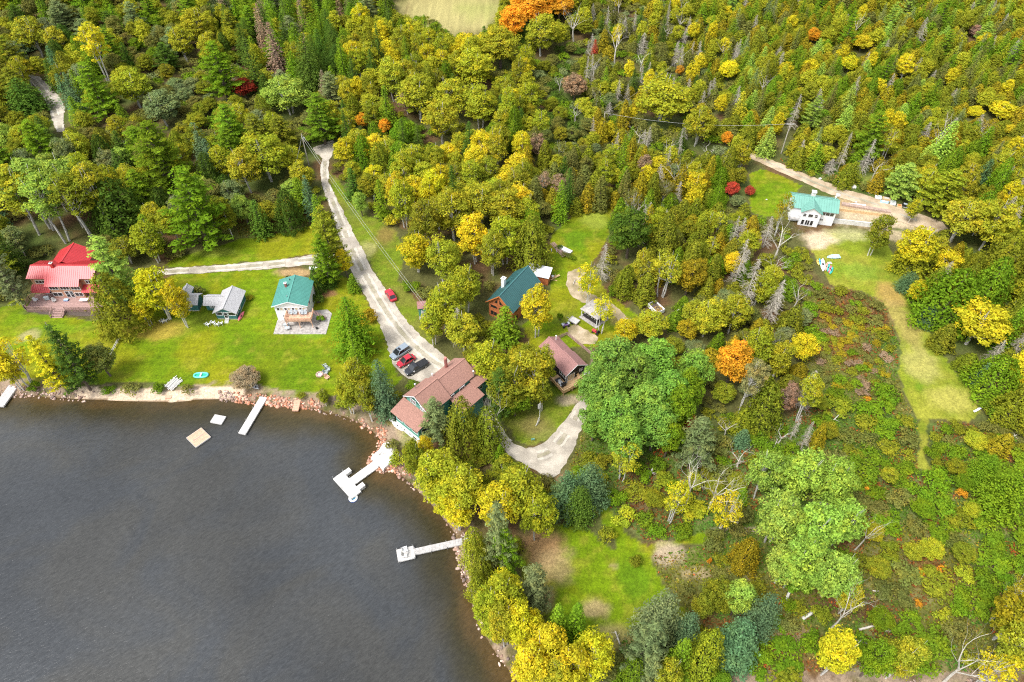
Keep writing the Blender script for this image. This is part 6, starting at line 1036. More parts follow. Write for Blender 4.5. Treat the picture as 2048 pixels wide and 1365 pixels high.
for i, (u, v, s) in enumerate([(1640, 358.5, .45), (1675, 366, .5), (1707, 376, .8), (1739, 387, .5), (1751, 386, .3), (1676, 392, .7), (1712, 405, .35), (1556, 609, .3), (1533, 400, .25)]):
    rn = random.Random(i); bm = bmesh.new(); bmesh.ops.create_icosphere(bm, subdivisions=2, radius=s)
    for q in bm.verts: q.co *= rn.uniform(.82, 1.1); q.co.z *= .7
    me = bpy.data.meshes.new('boulder'); bm.to_mesh(me); bm.free(); me.materials.append(M['stone']); a = me.attributes.new('tint', 'FLOAT_COLOR', 'FACE'); a.data.foreach_set('color', [1.1] * (4 * len(me.polygons)))
    o = bpy.data.objects.new('boulder', me); COL.objects.link(o); o.location = (*G(u, v)[:2], LZ + s * .3)
    tag(o, ['small pale boulder on the grass verge, first one down the dirt road', 'pale boulder on the grass verge, second one down the dirt road', 'largest pale boulder on the grass verge of the dirt road', 'pale boulder just before the crates on the verge', 'smallest pale stone beside the white crate', 'grey boulder at the right gable of the white hillside house', 'flat stone between the pipes and the white hillside house', 'pale stone among the dead trees left of the red bushes', 'small stone in the trees left of the white hillside house'][i], 'boulder', 'pale boulders along the dirt road' if i < 5 else None)
# ---------------------------------------------------------------- vehicles
def car(name, label, cat, u, v, rz, L, wd, H, paint, style='suv'):
    x, y, _ = G(u, v); t = thing(name, label, cat, (x, y, LZ + .07), rz); hw = wd / 2
    def ring(xx, w_, z0, z1): return [(xx, -w_, z0 + .12), (xx, -w_ * .92, z0), (xx, w_ * .92, z0), (xx, w_, z0 + .12), (xx, w_, z1 - .14), (xx, w_ * .86, z1), (xx, -w_ * .86, z1), (xx, -w_, z1 - .14)]
    bh = H * .56
    body = MB().loft([ring(L * a, hw * b, .28, c) for a, b, c in ((-.5, .78, bh * .88), (-.46, .93, bh * .98), (-.3, 1, bh), (0, 1, bh), (.22, 1, bh * .98), (.36, .97, bh * .92), (.46, .9, bh * .84), (.5, .74, bh * .72))]); body.build('body', M[paint], t, False)
    if style == 'pickup': c0, c1, f0, f1 = -.05, .02, .14, .27
    elif style == 'car': c0, c1, f0, f1 = -.42, -.26, .04, .24
    else: c0, c1, f0, f1 = -.485, -.42, .08, .27
    def rg(xx, w_, z_): return [(L * xx, -w_, z_), (L * xx, w_, z_)]
    z0, z1 = bh - .03, H; wb, wt = hw * .9, hw * .74
    g = MB(); g.v += [(L * c0, -wb, z0), (L * f1, -wb, z0), (L * f1, wb, z0), (L * c0, wb, z0), (L * c1, -wt, z1 - .06), (L * f0, -wt, z1 - .06), (L * f0, wt, z1 - .06), (L * c1, wt, z1 - .06)]
    for f in ((0, 1, 5, 4), (1, 2, 6, 5), (2, 3, 7, 6), (3, 0, 4, 7), (4, 5, 6, 7)): g.f.append(f); g.t.append(1)
    g.build('windows', M['glass'], t)
    r2 = MB(); r2.box(L * c1 - .05, L * f0 + .02, -wt - .03, wt + .03, z1 - .06, z1); [r2.beam((L * f1, s * wb, z0), (L * f0, s * wt, z1 - .04), .07).beam((L * c0, s * wb, z0), (L * c1, s * wt, z1 - .04), .09).beam((L * (f0 + c1) / 2, s * wb * 1.005, z0), (L * (f0 + c1) / 2, s * wt, z1 - .04), .07) for s in (-1, 1)]; rf = r2.build('roof', M[paint], t)
    if style == 'suv': MB().box(L * -.05, L * .06, -wt * .6, wt * .6, z1, z1 + .012).build('sunroof', M['glass'], rf)
    if style == 'pickup': MB().box(-L * .485, L * c0 - .08, -hw * .88, hw * .88, bh, bh + .05).build('bed_cover', M['black_p'], t)
    for a in (-.31, .32):
        for s in (-1, 1): w_ = MB().tube([(L * a, s * (hw - .22), .36), (L * a, s * (hw + .02), .36)], .36, 14).build('wheel', M['rubber'], t); MB().tube([(L * a, s * (hw + .0), .36), (L * a, s * (hw + .03), .36)], .2, 10).build('rim', M['steel'], w_)
    for s in (-1, 1): MB().box(L * .455, L * .49, s * hw * .6 - .16, s * hw * .6 + .16, bh * .66, bh * .8).build('headlight', M['lamp'], t); MB().box(-L * .505, -L * .475, s * hw * .68 - .12, s * hw * .68 + .12, bh * .66, bh * .9).build('tail_light', M['kred'], t); MB().box(L * .2, L * .24, min(s * hw, s * (hw + .2)), max(s * hw, s * (hw + .2)), bh, bh + .15).build('mirror', M['whitem' if style == 'pickup' else paint], t)
    MB().box(L * .485, L * .51, -hw * .5, hw * .5, bh * .38, bh * .66).build('grille', M['chrome' if style == 'pickup' else 'black_p'], t)
    return t
def hd(p, q): a = G(*p); b = G(*q); return atan2(b[1] - a[1], b[0] - a[0])
car('parked_car', 'silver-blue minivan with a sunroof, topmost of the three parked vehicles', 'car', 800.5, 709, hd((815, 697), (786, 716)), 4.9, 1.95, 1.78, 'carsil')
car('parked_car', 'red hatchback between the silver minivan and the black pickup', 'car', 812.5, 726, hd((826, 717), (798, 733)), 4.4, 1.8, 1.6, 'carred', 'car')
car('pickup_truck', 'black pickup truck with a covered bed, nearest the lake house', 'pickup truck', 833.5, 739, hd((852, 727), (814, 748)), 5.7, 2.0, 1.85, 'carblk', 'pickup')
car('parked_car', 'red sedan pulled onto the grass beside the gravel road', 'car', 782, 594, hd((786, 602), (775, 584)), 4.4, 1.8, 1.45, 'carred', 'car')
# ---------------------------------------------------------------- docks and rafts
def dock(name, label, cat, P4, z, m, group=None, posts=True, cross=True, th=.12, rim=None):
    # P4: near-left, near-right, far-right, far-left corners in the photo; planks laid across
    q = [G(u, v, z) for u, v in P4]; o = q[0]; ang = atan2(q[3][1] - o[1], q[3][0] - o[0]); t = thing(name, label, cat, (o[0], o[1], 0), ang, group)
    def lc(p): dx, dy = p[0] - o[0], p[1] - o[1]; return (dx * cos(ang) + dy * sin(ang), -dx * sin(ang) + dy * cos(ang))
    a = [lc(p) for p in q]; L = (a[3][0] + a[2][0] - a[1][0]) / 2; W_ = (a[1][1] + a[2][1]) / 2; y0, y1 = min(0, W_), max(0, W_); d = MB()
    planks(d, 0, L, y0, y1, z - th * .5, z, 'y' if cross else 'x', .14, .025, random.Random(int(u_ := L * 10)), .08); d.build('deck', M[m], t)
    MB().box(-.02, L + .02, y0 - .05, y0, z - .32, z - .01).box(-.02, L + .02, y1, y1 + .05, z - .32, z - .01).box(-.06, -.02, y0, y1, z - .32, z - .01).box(L + .02, L + .06, y0, y1, z - .32, z - .01).build('frame', M[rim or m], t)
    if posts:
        n = max(1, round(L / 3.2))
        for i in range(n + 1):
            for y in (y0 - .1, y1 + .1): MB().tube([(min(L - .1, max(.1, L * i / n)), y, -1.6), (min(L - .1, max(.1, L * i / n)), y, z + .45)], .045, 6).build('post', M['steel'], t)
    return t, L, y0, y1
dock('dock', 'long bleached plank dock running out from the rocky left shore', 'dock', [(477, 866), (495, 869), (530, 795), (521, 793)], .55, 'palew')
dock('dock_approach', 'weathered grey-brown dock reaching the shore under the yellow tree at the left edge', 'dock', [(-12, 812), (8, 818), (34, 768), (24, 762)], .6, 'grey')
dock('shore_ramp', 'short cedar-coloured ramp dock resting on the red rocks', 'dock', [(584.5, 821), (596.5, 821), (601, 800), (590, 800)], .6, 'cedarw', posts=False)
dock('boat_ramp', 'pinkish plank walkway over the sandy beach', 'walkway', [(329.5, 797), (341, 797), (347, 776), (336, 776)], .5, 'cedarw', posts=False)
t = thing('board_stack', 'jumbled white boards and rails at the top of the beach walkway', 'boards', (*G(348, 768)[:2], LZ), radians(62)); mb = MB(); rn = random.Random(3)
for i in range(9): mb.beam((-1.7 + rn.uniform(-.2, .2), -1.1 + .26 * i, .2 + .05 * (i % 3)), (1.6 + rn.uniform(-.6, .4), -1.1 + .26 * i, .25 + .06 * (i % 2)), .16, .06)
for i in range(4): mb.beam((-1.2 + .8 * i, -1.3, .12), (-1.2 + .8 * i, 1.5, .12), .1)
mb.build('boards', M['palew'], t)
t_, L_, a_, b_ = dock('swim_raft', 'larger square swim raft of pinkish boards with a darker stripe, farther from shore', 'raft', [(373, 876), (398, 892), (425, 869), (402, 856)], .45, 'cedarw', posts=False, cross=False, rim='palew'); MB().box(L_ * .12, L_ * .85, (a_ + b_) / 2 - .08, (a_ + b_) / 2 + .08, .45, .465).build('stripe', M['deck'], t_); MB().box(.1, L_ - .1, a_ + .1, b_ - .1, -.25, .12).build('float', M['black_p'], t_)
t_, L_, a_, b_ = dock('swim_raft', 'smaller pale grey swim raft, nearer the shore and the long dock', 'raft', [(420.5, 844), (443, 847), (452, 833), (430, 829)], .4, 'palew', posts=False, cross=False); MB().box(.1, L_ - .1, a_ + .1, b_ - .1, -.25, .1).build('float', M['black_p'], t_)
def z3(x, y): return (640 + x / 8.53, 860 + y / 8.53)
t_, L_, a_, b_ = dock('t_dock', 'white T-shaped dock leading from the concrete landing out to a wide platform', 'dock', [z3(505, 830), z3(630, 905), z3(1025, 610), z3(915, 535)], .6, 'concw')
q = [G(*z3(*p), .6) for p in ((205, 842), (545, 1150), (710, 1045), (385, 722))]; ox, oy, oz = t_.location; an = t_.rotation_euler.z
pl = [((p[0] - ox) * cos(an) + (p[1] - oy) * sin(an), -(p[0] - ox) * sin(an) + (p[1] - oy) * cos(an)) for p in q]; x0, x1 = (pl[0][0] + pl[1][0]) / 2, -.07; y0, y1 = min(p[1] for p in pl), max(p[1] for p in pl); d = MB(); planks(d, x0, x1, y0 + .1, y1 - .1, .54, .6, 'x', .14, .02, random.Random(5), .05); d.build('platform', M['concw'], t_); MB().box(x0 - .05, x1, y0, y0 + .1, .2, .59).box(x0 - .05, x1, y1 - .1, y1, .2, .59).box(x0 - .06, x0, y0 + .1, y1 - .1, .2, .59).build('platform_frame', M['palew'], t_)
for y in (y0 + .3, y1 - 1.3): b = MB(); planks(b, x1 - .1, x1 + 1.3, y, y + 1.0, .98, 1.04, 'x', .14, .02); b.box(x1 - .1, x1 + 1.2, y, y + .08, .2, .98).box(x1 - .1, x1 + 1.2, y + .92, y + 1.0, .2, .98); b.build('bench', M['concw'], t_)
for x, y in ((x0, y0), (x0, y1), (x0, (y0 + y1) / 2), (x1, y0), (x1, y1), (x1 + .8, y0 + .2)): MB().tube([(x, y, -1.5), (x, y, 1.25)], .05, 6).build('post', M['steel'], t_)
gx_, gy_, _ = G(*z3(568, 1165), .1); t = thing('inflatable_ring', 'white and blue inflatable ring floating at the end of the T-shaped dock', 'inflatable', (gx_, gy_, 0)); mb = MB(); n = 22; mb.loft([[(cos(a) * (.68 + .22 * cos(b)), sin(a) * (.68 + .22 * cos(b)), .16 + .2 * sin(b)) for b in [2 * pi * k / 8 for k in range(8)]] for a in [2 * pi * k / n for k in range(n + 1)]], cap=False); mb.build('ring', M['kwht'], t, True); MB().tube([(0, 0, -.02), (0, 0, .05)], .5, 16).build('floor', M['kblue'], t); mb = MB(); mb.loft([[(cos(a) * (.72 + .22 * cos(b)), sin(a) * (.72 + .22 * cos(b)), .06 + .12 * sin(b)) for b in [2 * pi * k / 8 for k in range(8)]] for a in [2 * pi * k / n for k in range(n + 1)]], cap=False); mb.build('rim', M['dblue'], t, True)
# concrete landing with curved steps
lp = [G(*z3(*p), .95)[:2] for p in ((930, 545), (865, 480), (900, 430), (1000, 350), (1080, 225), (1200, 205), (1245, 270), (1375, 430), (1095, 650), (1080, 690), (1025, 620))]; t = thing('concrete_landing', 'white concrete landing with sandy floor and curved steps behind the T-shaped dock', 'landing', (lp[0][0], lp[0][1], 0)); of = lp[0]; rel = lambda P: [(x - of[0], y - of[1]) for x, y in P]
MB().prism(rel(lp), -1.0, .92).build('slab', M['concw'], t)
MB().prism(rel([G(*z3(*p), .95)[:2] for p in ((1000, 440), (1180, 375), (1230, 320), (1300, 430), (1100, 590), (1010, 560), (960, 520))]), .92, .94).build('sand_floor', M['conc'], t)
for k, (h, ps) in enumerate([(1.15, ((1010, 420), (1060, 370), (1180, 340), (1200, 240), (1245, 265), (1215, 375), (1100, 395))), (1.35, ((930, 400), (1040, 320), (1150, 300), (1175, 215), (1205, 240), (1185, 330), (1060, 365), (1000, 420)))]): MB().prism(rel([G(*z3(*p), h)[:2] for p in ps]), .8, h).build('curved_step', M['concw'], t)
# lower dock with two chairs
def z8(x, y): return (780 + x / 9.75, 1050 + y / 9.75)
dock('dock', 'narrow grey plank dock from the boulder shore out to a small platform', 'dock', [z8(490, 580), z8(455, 470), z8(1390, 270), z8(1418, 375)], .6, 'grey')
t_, L_, a_, b_ = dock('dock_platform', 'small square bleached dock platform carrying two white chairs', 'dock', [z8(165, 720), z8(120, 490), z8(445, 415), z8(488, 640)], .62, 'palew')
chair(*G(*z8(300, 500), .7)[:2], .62, 1.9, 'white garden chair on the small dock platform, the upper of two', 'whitem', 'chairs on the small dock platform', 1.1); chair(*G(*z8(300, 605), .7)[:2], .62, 1.6, 'white garden chair on the small dock platform, the lower of two', 'palew', 'chairs on the small dock platform', 1.1)
MB_ = MB(); t = thing('dock_ladder_frame', 'open timber frame bridging the boulders to the narrow dock', 'ramp', (*G(*z8(1420, 300), .7)[:2], .6), radians(14)); [MB_.beam((0, y, 0), (1.9, y, .5), .09) for y in (-.5, .1, .7)]; [MB_.beam((.4 * k, -.5, .1 * k), (.4 * k, .7, .1 * k), .08) for k in range(1, 5)]; MB_.build('frame', M['palew'], t)
# ---------------------------------------------------------------- boats, kayaks, fire pit
def ringboat(name, label, u, v, rz, L, wd, m1, m2, z=LZ):
    t = thing(name, label, 'inflatable boat', (*G(u, v)[:2], z), rz); n = 28; mb = MB()
    def pt(a, b, R=.22): cx = cos(a); sy = sin(a); e = abs(cx) ** .7 * (1 if cx > 0 else -1); f = abs(sy) ** .8 * (1 if sy > 0 else -1); return (e * (L / 2 - R) + cx * R * cos(b), f * (wd / 2 - R) + sy * R * cos(b), R + R * sin(b))
    mb.loft([[pt(2 * pi * i / n, 2 * pi * k / 8) for k in range(8)] for i in range(n + 1)], cap=False); mb.build('tube', M[m1], t, True); MB().box(-L / 2 + .35, L / 2 - .35, -wd / 2 + .3, wd / 2 - .3, .06, .14).build('floor', M[m2], t); MB().box(-.15, .15, -wd / 2 + .25, wd / 2 - .25, .3, .4).build('seat', M['kwht'], t); return t
ringboat('inflatable_boat', 'turquoise and white inflatable boat lying on the lawn above the beach', 402.5, 752, 0.05, 3.4, 1.7, 'turq', 'teal2')
def rowboat(name, label, u, v, rz, L, wd, m, mi, z=LZ):
    t = thing(name, label, 'boat', (*G(u, v)[:2], z), rz); rings = []; ins = []
    for i in range(11):
        s = i / 10; w_ = wd / 2 * (1 - max(0, s - .35) ** 2 * 2.2) * (.9 + .1 * min(1, s * 4)); w_ = max(.04, w_); x = (s - .5) * L; sh = .12 * s * s; rings.append([(x, -w_, .5 + sh), (x, -w_ * .8, .12), (x, 0, 0), (x, w_ * .8, .12), (x, w_, .5 + sh), (x, w_ * .86, .5 + sh), (x, w_ * .66, .17), (x, 0, .1), (x, -w_ * .66, .17), (x, -w_ * .86, .5 + sh)])
    MB().loft(rings).build('hull', M[m], t, True)
    for s in (-.25, .05, .3): MB().box(s * L - .12, s * L + .12, -wd * .38 * (1 - abs(s)), wd * .38 * (1 - abs(s)), .32, .36).build('thwart', M[mi], t)
    MB().box(-L / 2 - .03, -L / 2, -wd * .42, wd * .42, .08, .5).build('transom', M[m], t); return t
rowboat('rowboat', 'pale blue rowboat on the grass above the row of kayaks', 1666, 516, radians(186), 3.3, 1.5, 'lblue', 'tarp'); rowboat('rowboat', 'grey aluminium rowboat on the rocks beside the rusty bush', 509, 774, radians(-35), 3.0, 1.3, 'steel', 'white')
KY = [((1634, 521), (1637, 532), 'kyel', 'yellow and orange kayak at the left end of the row', .7), ((1638.5, 519), (1640, 532), 'kblue', 'bright blue kayak, second from the left in the row', .6), ((1645, 519), (1645.5, 544), 'kwht', 'long cream canoe standing out in the kayak row', 1.25), ((1653.5, 528), (1650.5, 543), 'ksal', 'salmon-pink kayak right of the cream canoe', .65), ((1658, 530), (1654.5, 545), 'kteal', 'dark teal kayak between the salmon and the pink ones', .7), ((1661.5, 533), (1657.5, 548), 'kpink', 'pink-red kayak second from the right in the row', .7), ((1665, 536), (1659, 550), 'kteal', 'teal and cream kayak at the right end of the row', .8)]
for a, b, m, lb, wd in KY: p = G(*a); q = G(*b); hull('kayak', lb, 'kayak', (p[0] + q[0]) / 2, (p[1] + q[1]) / 2, LZ + .05, atan2(q[1] - p[1], q[0] - p[0]), hypot(q[0] - p[0], q[1] - p[1]) * 1.05, wd, m, hh=.35, group='kayaks lined up on the grass')
t = thing('wooden_pallet', 'small pale wooden pallet above the kayak row', 'pallet', (*G(1659, 527)[:2], LZ), .1); d = MB(); planks(d, -.55, .55, -.4, .4, .1, .14, 'x', .1, .05); d.build('slats', M['palew'], t); MB().box(-.55, -.45, -.4, .4, 0, .1).box(.45, .55, -.4, .4, 0, .1).build('bearers', M['wood'], t)
t = thing('fire_pit', 'round ring of reddish stones on the lawn near four chairs', 'fire pit', (*G(639.5, 750)[:2], LZ)); mb = MB(); rn = random.Random(8)
for k in range(16): a = 2 * pi * k / 16; mb.beam((cos(a) * .68, sin(a) * .68, .12), (cos(a + .33) * .72, sin(a + .33) * .72, .12), .3, .28, t=rn.uniform(.7, 1.5))
mb.build('stone_ring', M['rock'], t); MB().tube([(0, 0, .0), (0, 0, .08)], .6, 14).build('ash_bed', M['stone'], t)
for i, (u, v, rz, m, lb) in enumerate([(651.5, 735, 2.2, 'tarp', 'pale blue-grey garden chair farthest from the fire pit'), (657, 741.5, 1.7, 'tarp', 'blue-grey garden chair on the far right of the fire pit group'), (652.5, 748, 1.5, 'tarp', 'blue-grey garden chair nearest the fire pit'), (655, 758, .9, 'cedarw', 'tan wooden garden chair at the bottom of the fire pit group')]): chair(*G(u, v)[:2], LZ, rz, lb, m, 'chairs around the fire pit', 1.1)
# white roll-off box of cuttings
bp_ = [G(*p, 2.4) for p in ((1296, 608), (1315, 626), (1331, 620), (1313, 603))]; an = atan2(bp_[1][1] - bp_[0][1], bp_[1][0] - bp_[0][0]); L1 = hypot(bp_[1][0] - bp_[0][0], bp_[1][1] - bp_[0][1]); L2 = hypot(bp_[2][0] - bp_[1][0], bp_[2][1] - bp_[1][1])
t = thing('open_trailer', 'white open-topped box trailer filled with dark branches and yellow leaves in the trees', 'trailer', (bp_[0][0], bp_[0][1], LZ), an); MB().box(0, L1, 0, .08, .4, 1.5).box(0, L1, L2 - .08, L2, .4, 1.5).box(0, .08, .08, L2 - .08, .4, 1.5).box(L1 - .08, L1, .08, L2 - .08, .4, 1.5).build('side_panel', M['whitem'], t); MB().box(.08, L1 - .08, .08, L2 - .08, .4, 1.0).build('load', M['soil'], t); lf_ = MB(); rn = random.Random(2)
for k in range(40): x, y = rn.uniform(L1 * .4, L1 - .2), rn.uniform(.1, L2 - .2); lf_.box(x, x + .2, y, y + .16, 1.0, 1.03 + .25 * rn.random(), t=rn.uniform(.7, 1.4))
lf_.build('leaf_load', M['hay'], t)
for x in (L1 * .35, L1 * .65):
    for y in (-.12, L2 + .12): MB().tube([(x, y - .1, .35), (x, y + .1, .35)], .35, 12).build('wheel', M['rubber'], t)
# ---------------------------------------------------------------- poles, wires, fence, small marks
def upole(label, u, v, h, lean=0, can=False, arm=True):
    x, y, _ = G(u, v); t = thing('utility_pole', label, 'utility pole', (x, y, LZ)); MB().tube([(0, 0, -.5), (0, 0, h)], [.17, .12], 8).build('pole', M['pole'], t)
    if arm: MB().box(-1.1, 1.1, -.06, .06, h - .75, h - .6).build('crossarm', M['grey'], t); [MB().tube([(s, 0, h - .6), (s, 0, h - .4)], .06, 6).build('insulator', M['whitem'], t) for s in (-1, 0, 1)]
    if can: MB().tube([(.4, 0, h - 2.2), (.4, 0, h - 1.2)], .27, 10).build('transformer', M['steel'], t)
    return Vector((x, y, LZ + h - .5))
p1 = upole('grey utility pole with a transformer can beside the head of the gravel road', 618, 331, 10.4, can=True, arm=False); p2 = upole('tall pale utility pole with a crossarm on the verge of the dirt road', 1562, 308, 10.6); p3 = upole('short white utility pole rising out of the shrubs above the centre of the wood', 1205, 273, 8.5, arm=False)
def wire_(name, label, a, b, sag, off=0, r=.022):
    pts = []; a = Vector(a); b = Vector(b)
    for i in range(25): s = i / 24; p = a.lerp(b, s); p.z -= sag * 4 * s * (1 - s); pts.append(p + Vector((off, off * .4, 0)))
    o = MB().tube(pts, r, 4).build(name, M['wire']); tag(o, label, 'power line'); return o
ep = Vector(G(848, 609, 5)); wire_('power_line', 'upper-right of the two overhead wires running down beside the gravel road', p1, ep, 1.2, .25); wire_('power_line', 'lower-left of the two overhead wires running down beside the gravel road', p1, ep, 1.5, -.25)
wire_('power_line', 'thin overhead wire crossing the wood left of the pale utility pole', p2, p3, 2.0); wire_('power_line', 'thin overhead wire climbing right from the short white pole', p3, Vector(G(1385, 95, 10)), 1.5); wire_('power_line', 'thin overhead wire over the trees left of the pole with the transformer', p1, Vector(G(590, 330, 7)), .4)
fp = W([(241, 678), (222, 714)]); t = thing('rail_fence', 'short weathered split-rail fence running down the left lawn', 'fence', T(*fp[0])); dx, dy = fp[1][0] - fp[0][0], fp[1][1] - fp[0][1]
for k in range(5): MB().beam((dx * k / 4, dy * k / 4, 0), (dx * k / 4, dy * k / 4, 1.0), .12).build('post', M['grey'], t)
MB().beam((0, 0, .85), (dx, dy, .85), .1).beam((0, 0, .45), (dx, dy, .45), .1).build('rail', M['grey'], t)
x, y, _ = G(1079, 842); t = thing('flagpole', 'slim white flagpole with a limp flag on the loop lawn', 'flagpole', (x, y, LZ)); MB().tube([(0, 0, 0), (0, 0, 6.2)], [.06, .04], 8).build('pole', M['whitem'], t); MB().tube([(0, 0, 6.2), (0, 0, 6.35)], .08, 8).build('finial', M['steel'], t); MB().extr([(-.04, 0, 5.9), (-.5, -.15, 5.6), (-.45, -.2, 4.2), (-.15, -.05, 4.0)], (.02, .05, 0)).build('flag', M['palew'], t)
x, y, _ = G(1075, 848); t = thing('birch_stump', 'broken white birch stump at the foot of the flagpole', 'stump', (x, y, LZ)); MB().tube([(0, 0, -.1), (.1, .1, .7), (.2, .5, 1.4)], [.2, .16, .1], 8).build('stem', BARK['white'], t); MB().tube([(.1, .1, .7), (-.4, -.8, .3)], [.12, .07], 6).build('branch_stub', BARK['white'], t)
x, y, _ = G(1066, 883); t = thing('yard_sign', 'small teal yard sign in the corner of the loop lawn', 'sign', (x, y, LZ), .2); MB().box(-.35, .35, -.02, .02, .45, 1.05).build('board', M['kteal'], t); MB().box(-.3, .3, -.035, -.02, .85, .92).box(-.3, .3, -.035, -.02, .7, .76).build('lettering_band', M['palew'], t); MB().box(-.3, -.26, -.02, .02, 0, .45).box(.26, .3, -.02, .02, 0, .45).build('leg', M['pole'], t)
x, y, _ = G(1953, 822); t = thing('overturned_canoe', 'short white plastic slide lying at the far right corner of the mown strip', 'slide', (x, y, LZ), .5); MB().loft([[(a * 1.1, b * .22, .15 + .15 * abs(b) + .2 * a * a) for b in (-1, -.4, .4, 1)] + [(a * 1.1, b * .22, .08 + .15 * abs(b) + .2 * a * a) for b in (1, .4, -.4, -1)] for a in (-1, -.6, -.2, .2, .6, 1)]).build('shell', M['whitem'], t); t.name = 'plastic_slide'
# ---------------------------------------------------------------- shoreline stones (too many to count)
def stones():
    r = np.random.default_rng(12); bm = bmesh.new(); bmesh.ops.create_icosphere(bm, subdivisions=1, radius=1); bv = np.array([list(v.co) for v in bm.verts]); bf = np.array([[v.index for v in f.verts] for f in bm.faces]); bm.free()
    P = []; seg = np.cumsum(np.r_[0, np.hypot(*np.diff(SH, axis=0).T)]); N_ = 9000; s = r.uniform(0, seg[-1], N_); k = np.searchsorted(seg, s) - 1; k = np.clip(k, 0, len(SH) - 2); t = (s - seg[k]) / (seg[k + 1] - seg[k]); p = SH[k] * (1 - t)[:, None] + SH[k + 1] * t[:, None]; p += r.normal(0, 1, (N_, 2)) * 1.1
    sd_ = shoredist(p[:, 0], p[:, 1]); zc = p[:, 1] * cos(TH) + CAMH * sin(TH); u = 1024 + F * p[:, 0] / zc; v = 682.5 - F * (p[:, 1] * sin(TH) - CAMH * cos(TH)) / zc
    keep = (sd_ > -.7) & (sd_ < 2.3) & (u > -60) & (u < 2110) & (v < 1420); sandy = (u > 170) & (u < 440) & (v < 900); keep &= ~(sandy & ((r.random(N_) < .96) | (sd_ < 1.6))); dense = ((u > 440) & (u < 650)) | ((v > 1080) & (v < 1260)) | ((u > 720) & (v < 980)); keep &= dense | (r.random(N_) < .35); keep &= ~((v > 955) & (v < 1065) & (r.random(N_) < .8)) & ~((v > 1200) & (r.random(N_) < .6)) & (sd_ < 1.9) & ~((u > 640) & (u < 760) & (v < 900) & ((sd_ > 1.0) | (r.random(N_) < .5)))
    p = p[keep]; sd_ = sd_[keep]; n = len(p); sz = r.uniform(.10, .36, n) * np.where(r.random(n) < .12, 1.5, 1)
    V = []; C = []
    rnd = r.uniform(.75, 1.2, (n, len(bv), 1)); sc = np.stack([sz * r.uniform(.8, 1.3, n), sz * r.uniform(.7, 1.1, n), sz * r.uniform(.45, .8, n)], 1)
    vv = bv[None] * rnd * sc[:, None, :]; a = r.uniform(0, 6.28, n); X_ = vv[..., 0] * np.cos(a)[:, None] - vv[..., 1] * np.sin(a)[:, None]; Y_ = vv[..., 0] * np.sin(a)[:, None] + vv[..., 1] * np.cos(a)[:, None]; z_ = gheight(sd_) * (sd_ > 0) + sz * .1
    V = np.stack([X_ + p[:, 0:1], Y_ + p[:, 1:2], vv[..., 2] + z_[:, None]], -1).reshape(-1, 3); Fq = (bf[None] + (np.arange(n) * len(bv))[:, None, None]).reshape(-1, 3)
    uk = u[keep]; vk = v[keep]; red = ((uk > 470) & (uk < 640) & (vk < 900)) | ((uk > 715) & (vk < 960)); pal = np.array([(1.0, 1.02, 1.05), (1.25, 1.2, 1.2), (1.5, 1.55, 1.6), (.55, .55, .58), (.9, .8, .75)]); pr = np.array([(1, .85, .8), (1.3, .95, .8), (1.7, 1.5, 1.4), (1.2, .7, .5), (1.5, .85, .6)]); ii = r.integers(0, 5, n); c = np.where(red[:, None], pr[ii], pal[ii]) * r.uniform(.65, 1.15, (n, 1)); me = npmesh('shore_stones', V, Fq, M['rock'], np.repeat(c, len(bf), 0), 3); o = bpy.data.objects.new('shore_stones', me); COL.objects.link(o); tag(o, 'tumbled pinkish and grey stones lining the water edge', 'stones', kind='stuff')
stones()
LOGS = [((1568, 1212), (1583, 1172), 1.6, .28, 'white'), ((1605, 1238), (1632, 1222), .9, .3, 'white'), ((1718, 1260), (1765, 1248), .4, .2, 'grey'), ((1690, 1275), (1755, 1295), .4, .15, 'grey'), ((1770, 1262), (1790, 1264), .3, .12, 'grey'), ((1745, 1182), (1766, 1184), .4, .14, 'grey'), ((1990, 1234), (2046, 1182), 3.5, .22, 'white'), ((1652, 856), (1678, 830), 1.5, .12, 'grey'), ((1298, 955), (1306, 935), 1.5, .26, 'white'), ((2012, 880), (2034, 870), .6, .12, 'grey'), ((1970, 898), (1998, 896), .4, .12, 'grey'), ((1330, 640), (1385, 600), 3, .12, 'white'), ((1150, 560), (1146, 570), .3, .1, 'grey'), ((1240, 1290), (1230, 1262), 1, .15, 'grey'), ((2000, 640), (2035, 600), 3, .12, 'grey'), ((1518, 860), (1545, 905), .5, .14, 'white'), ((1545, 900), (1556, 878), .6, .1, 'grey')]
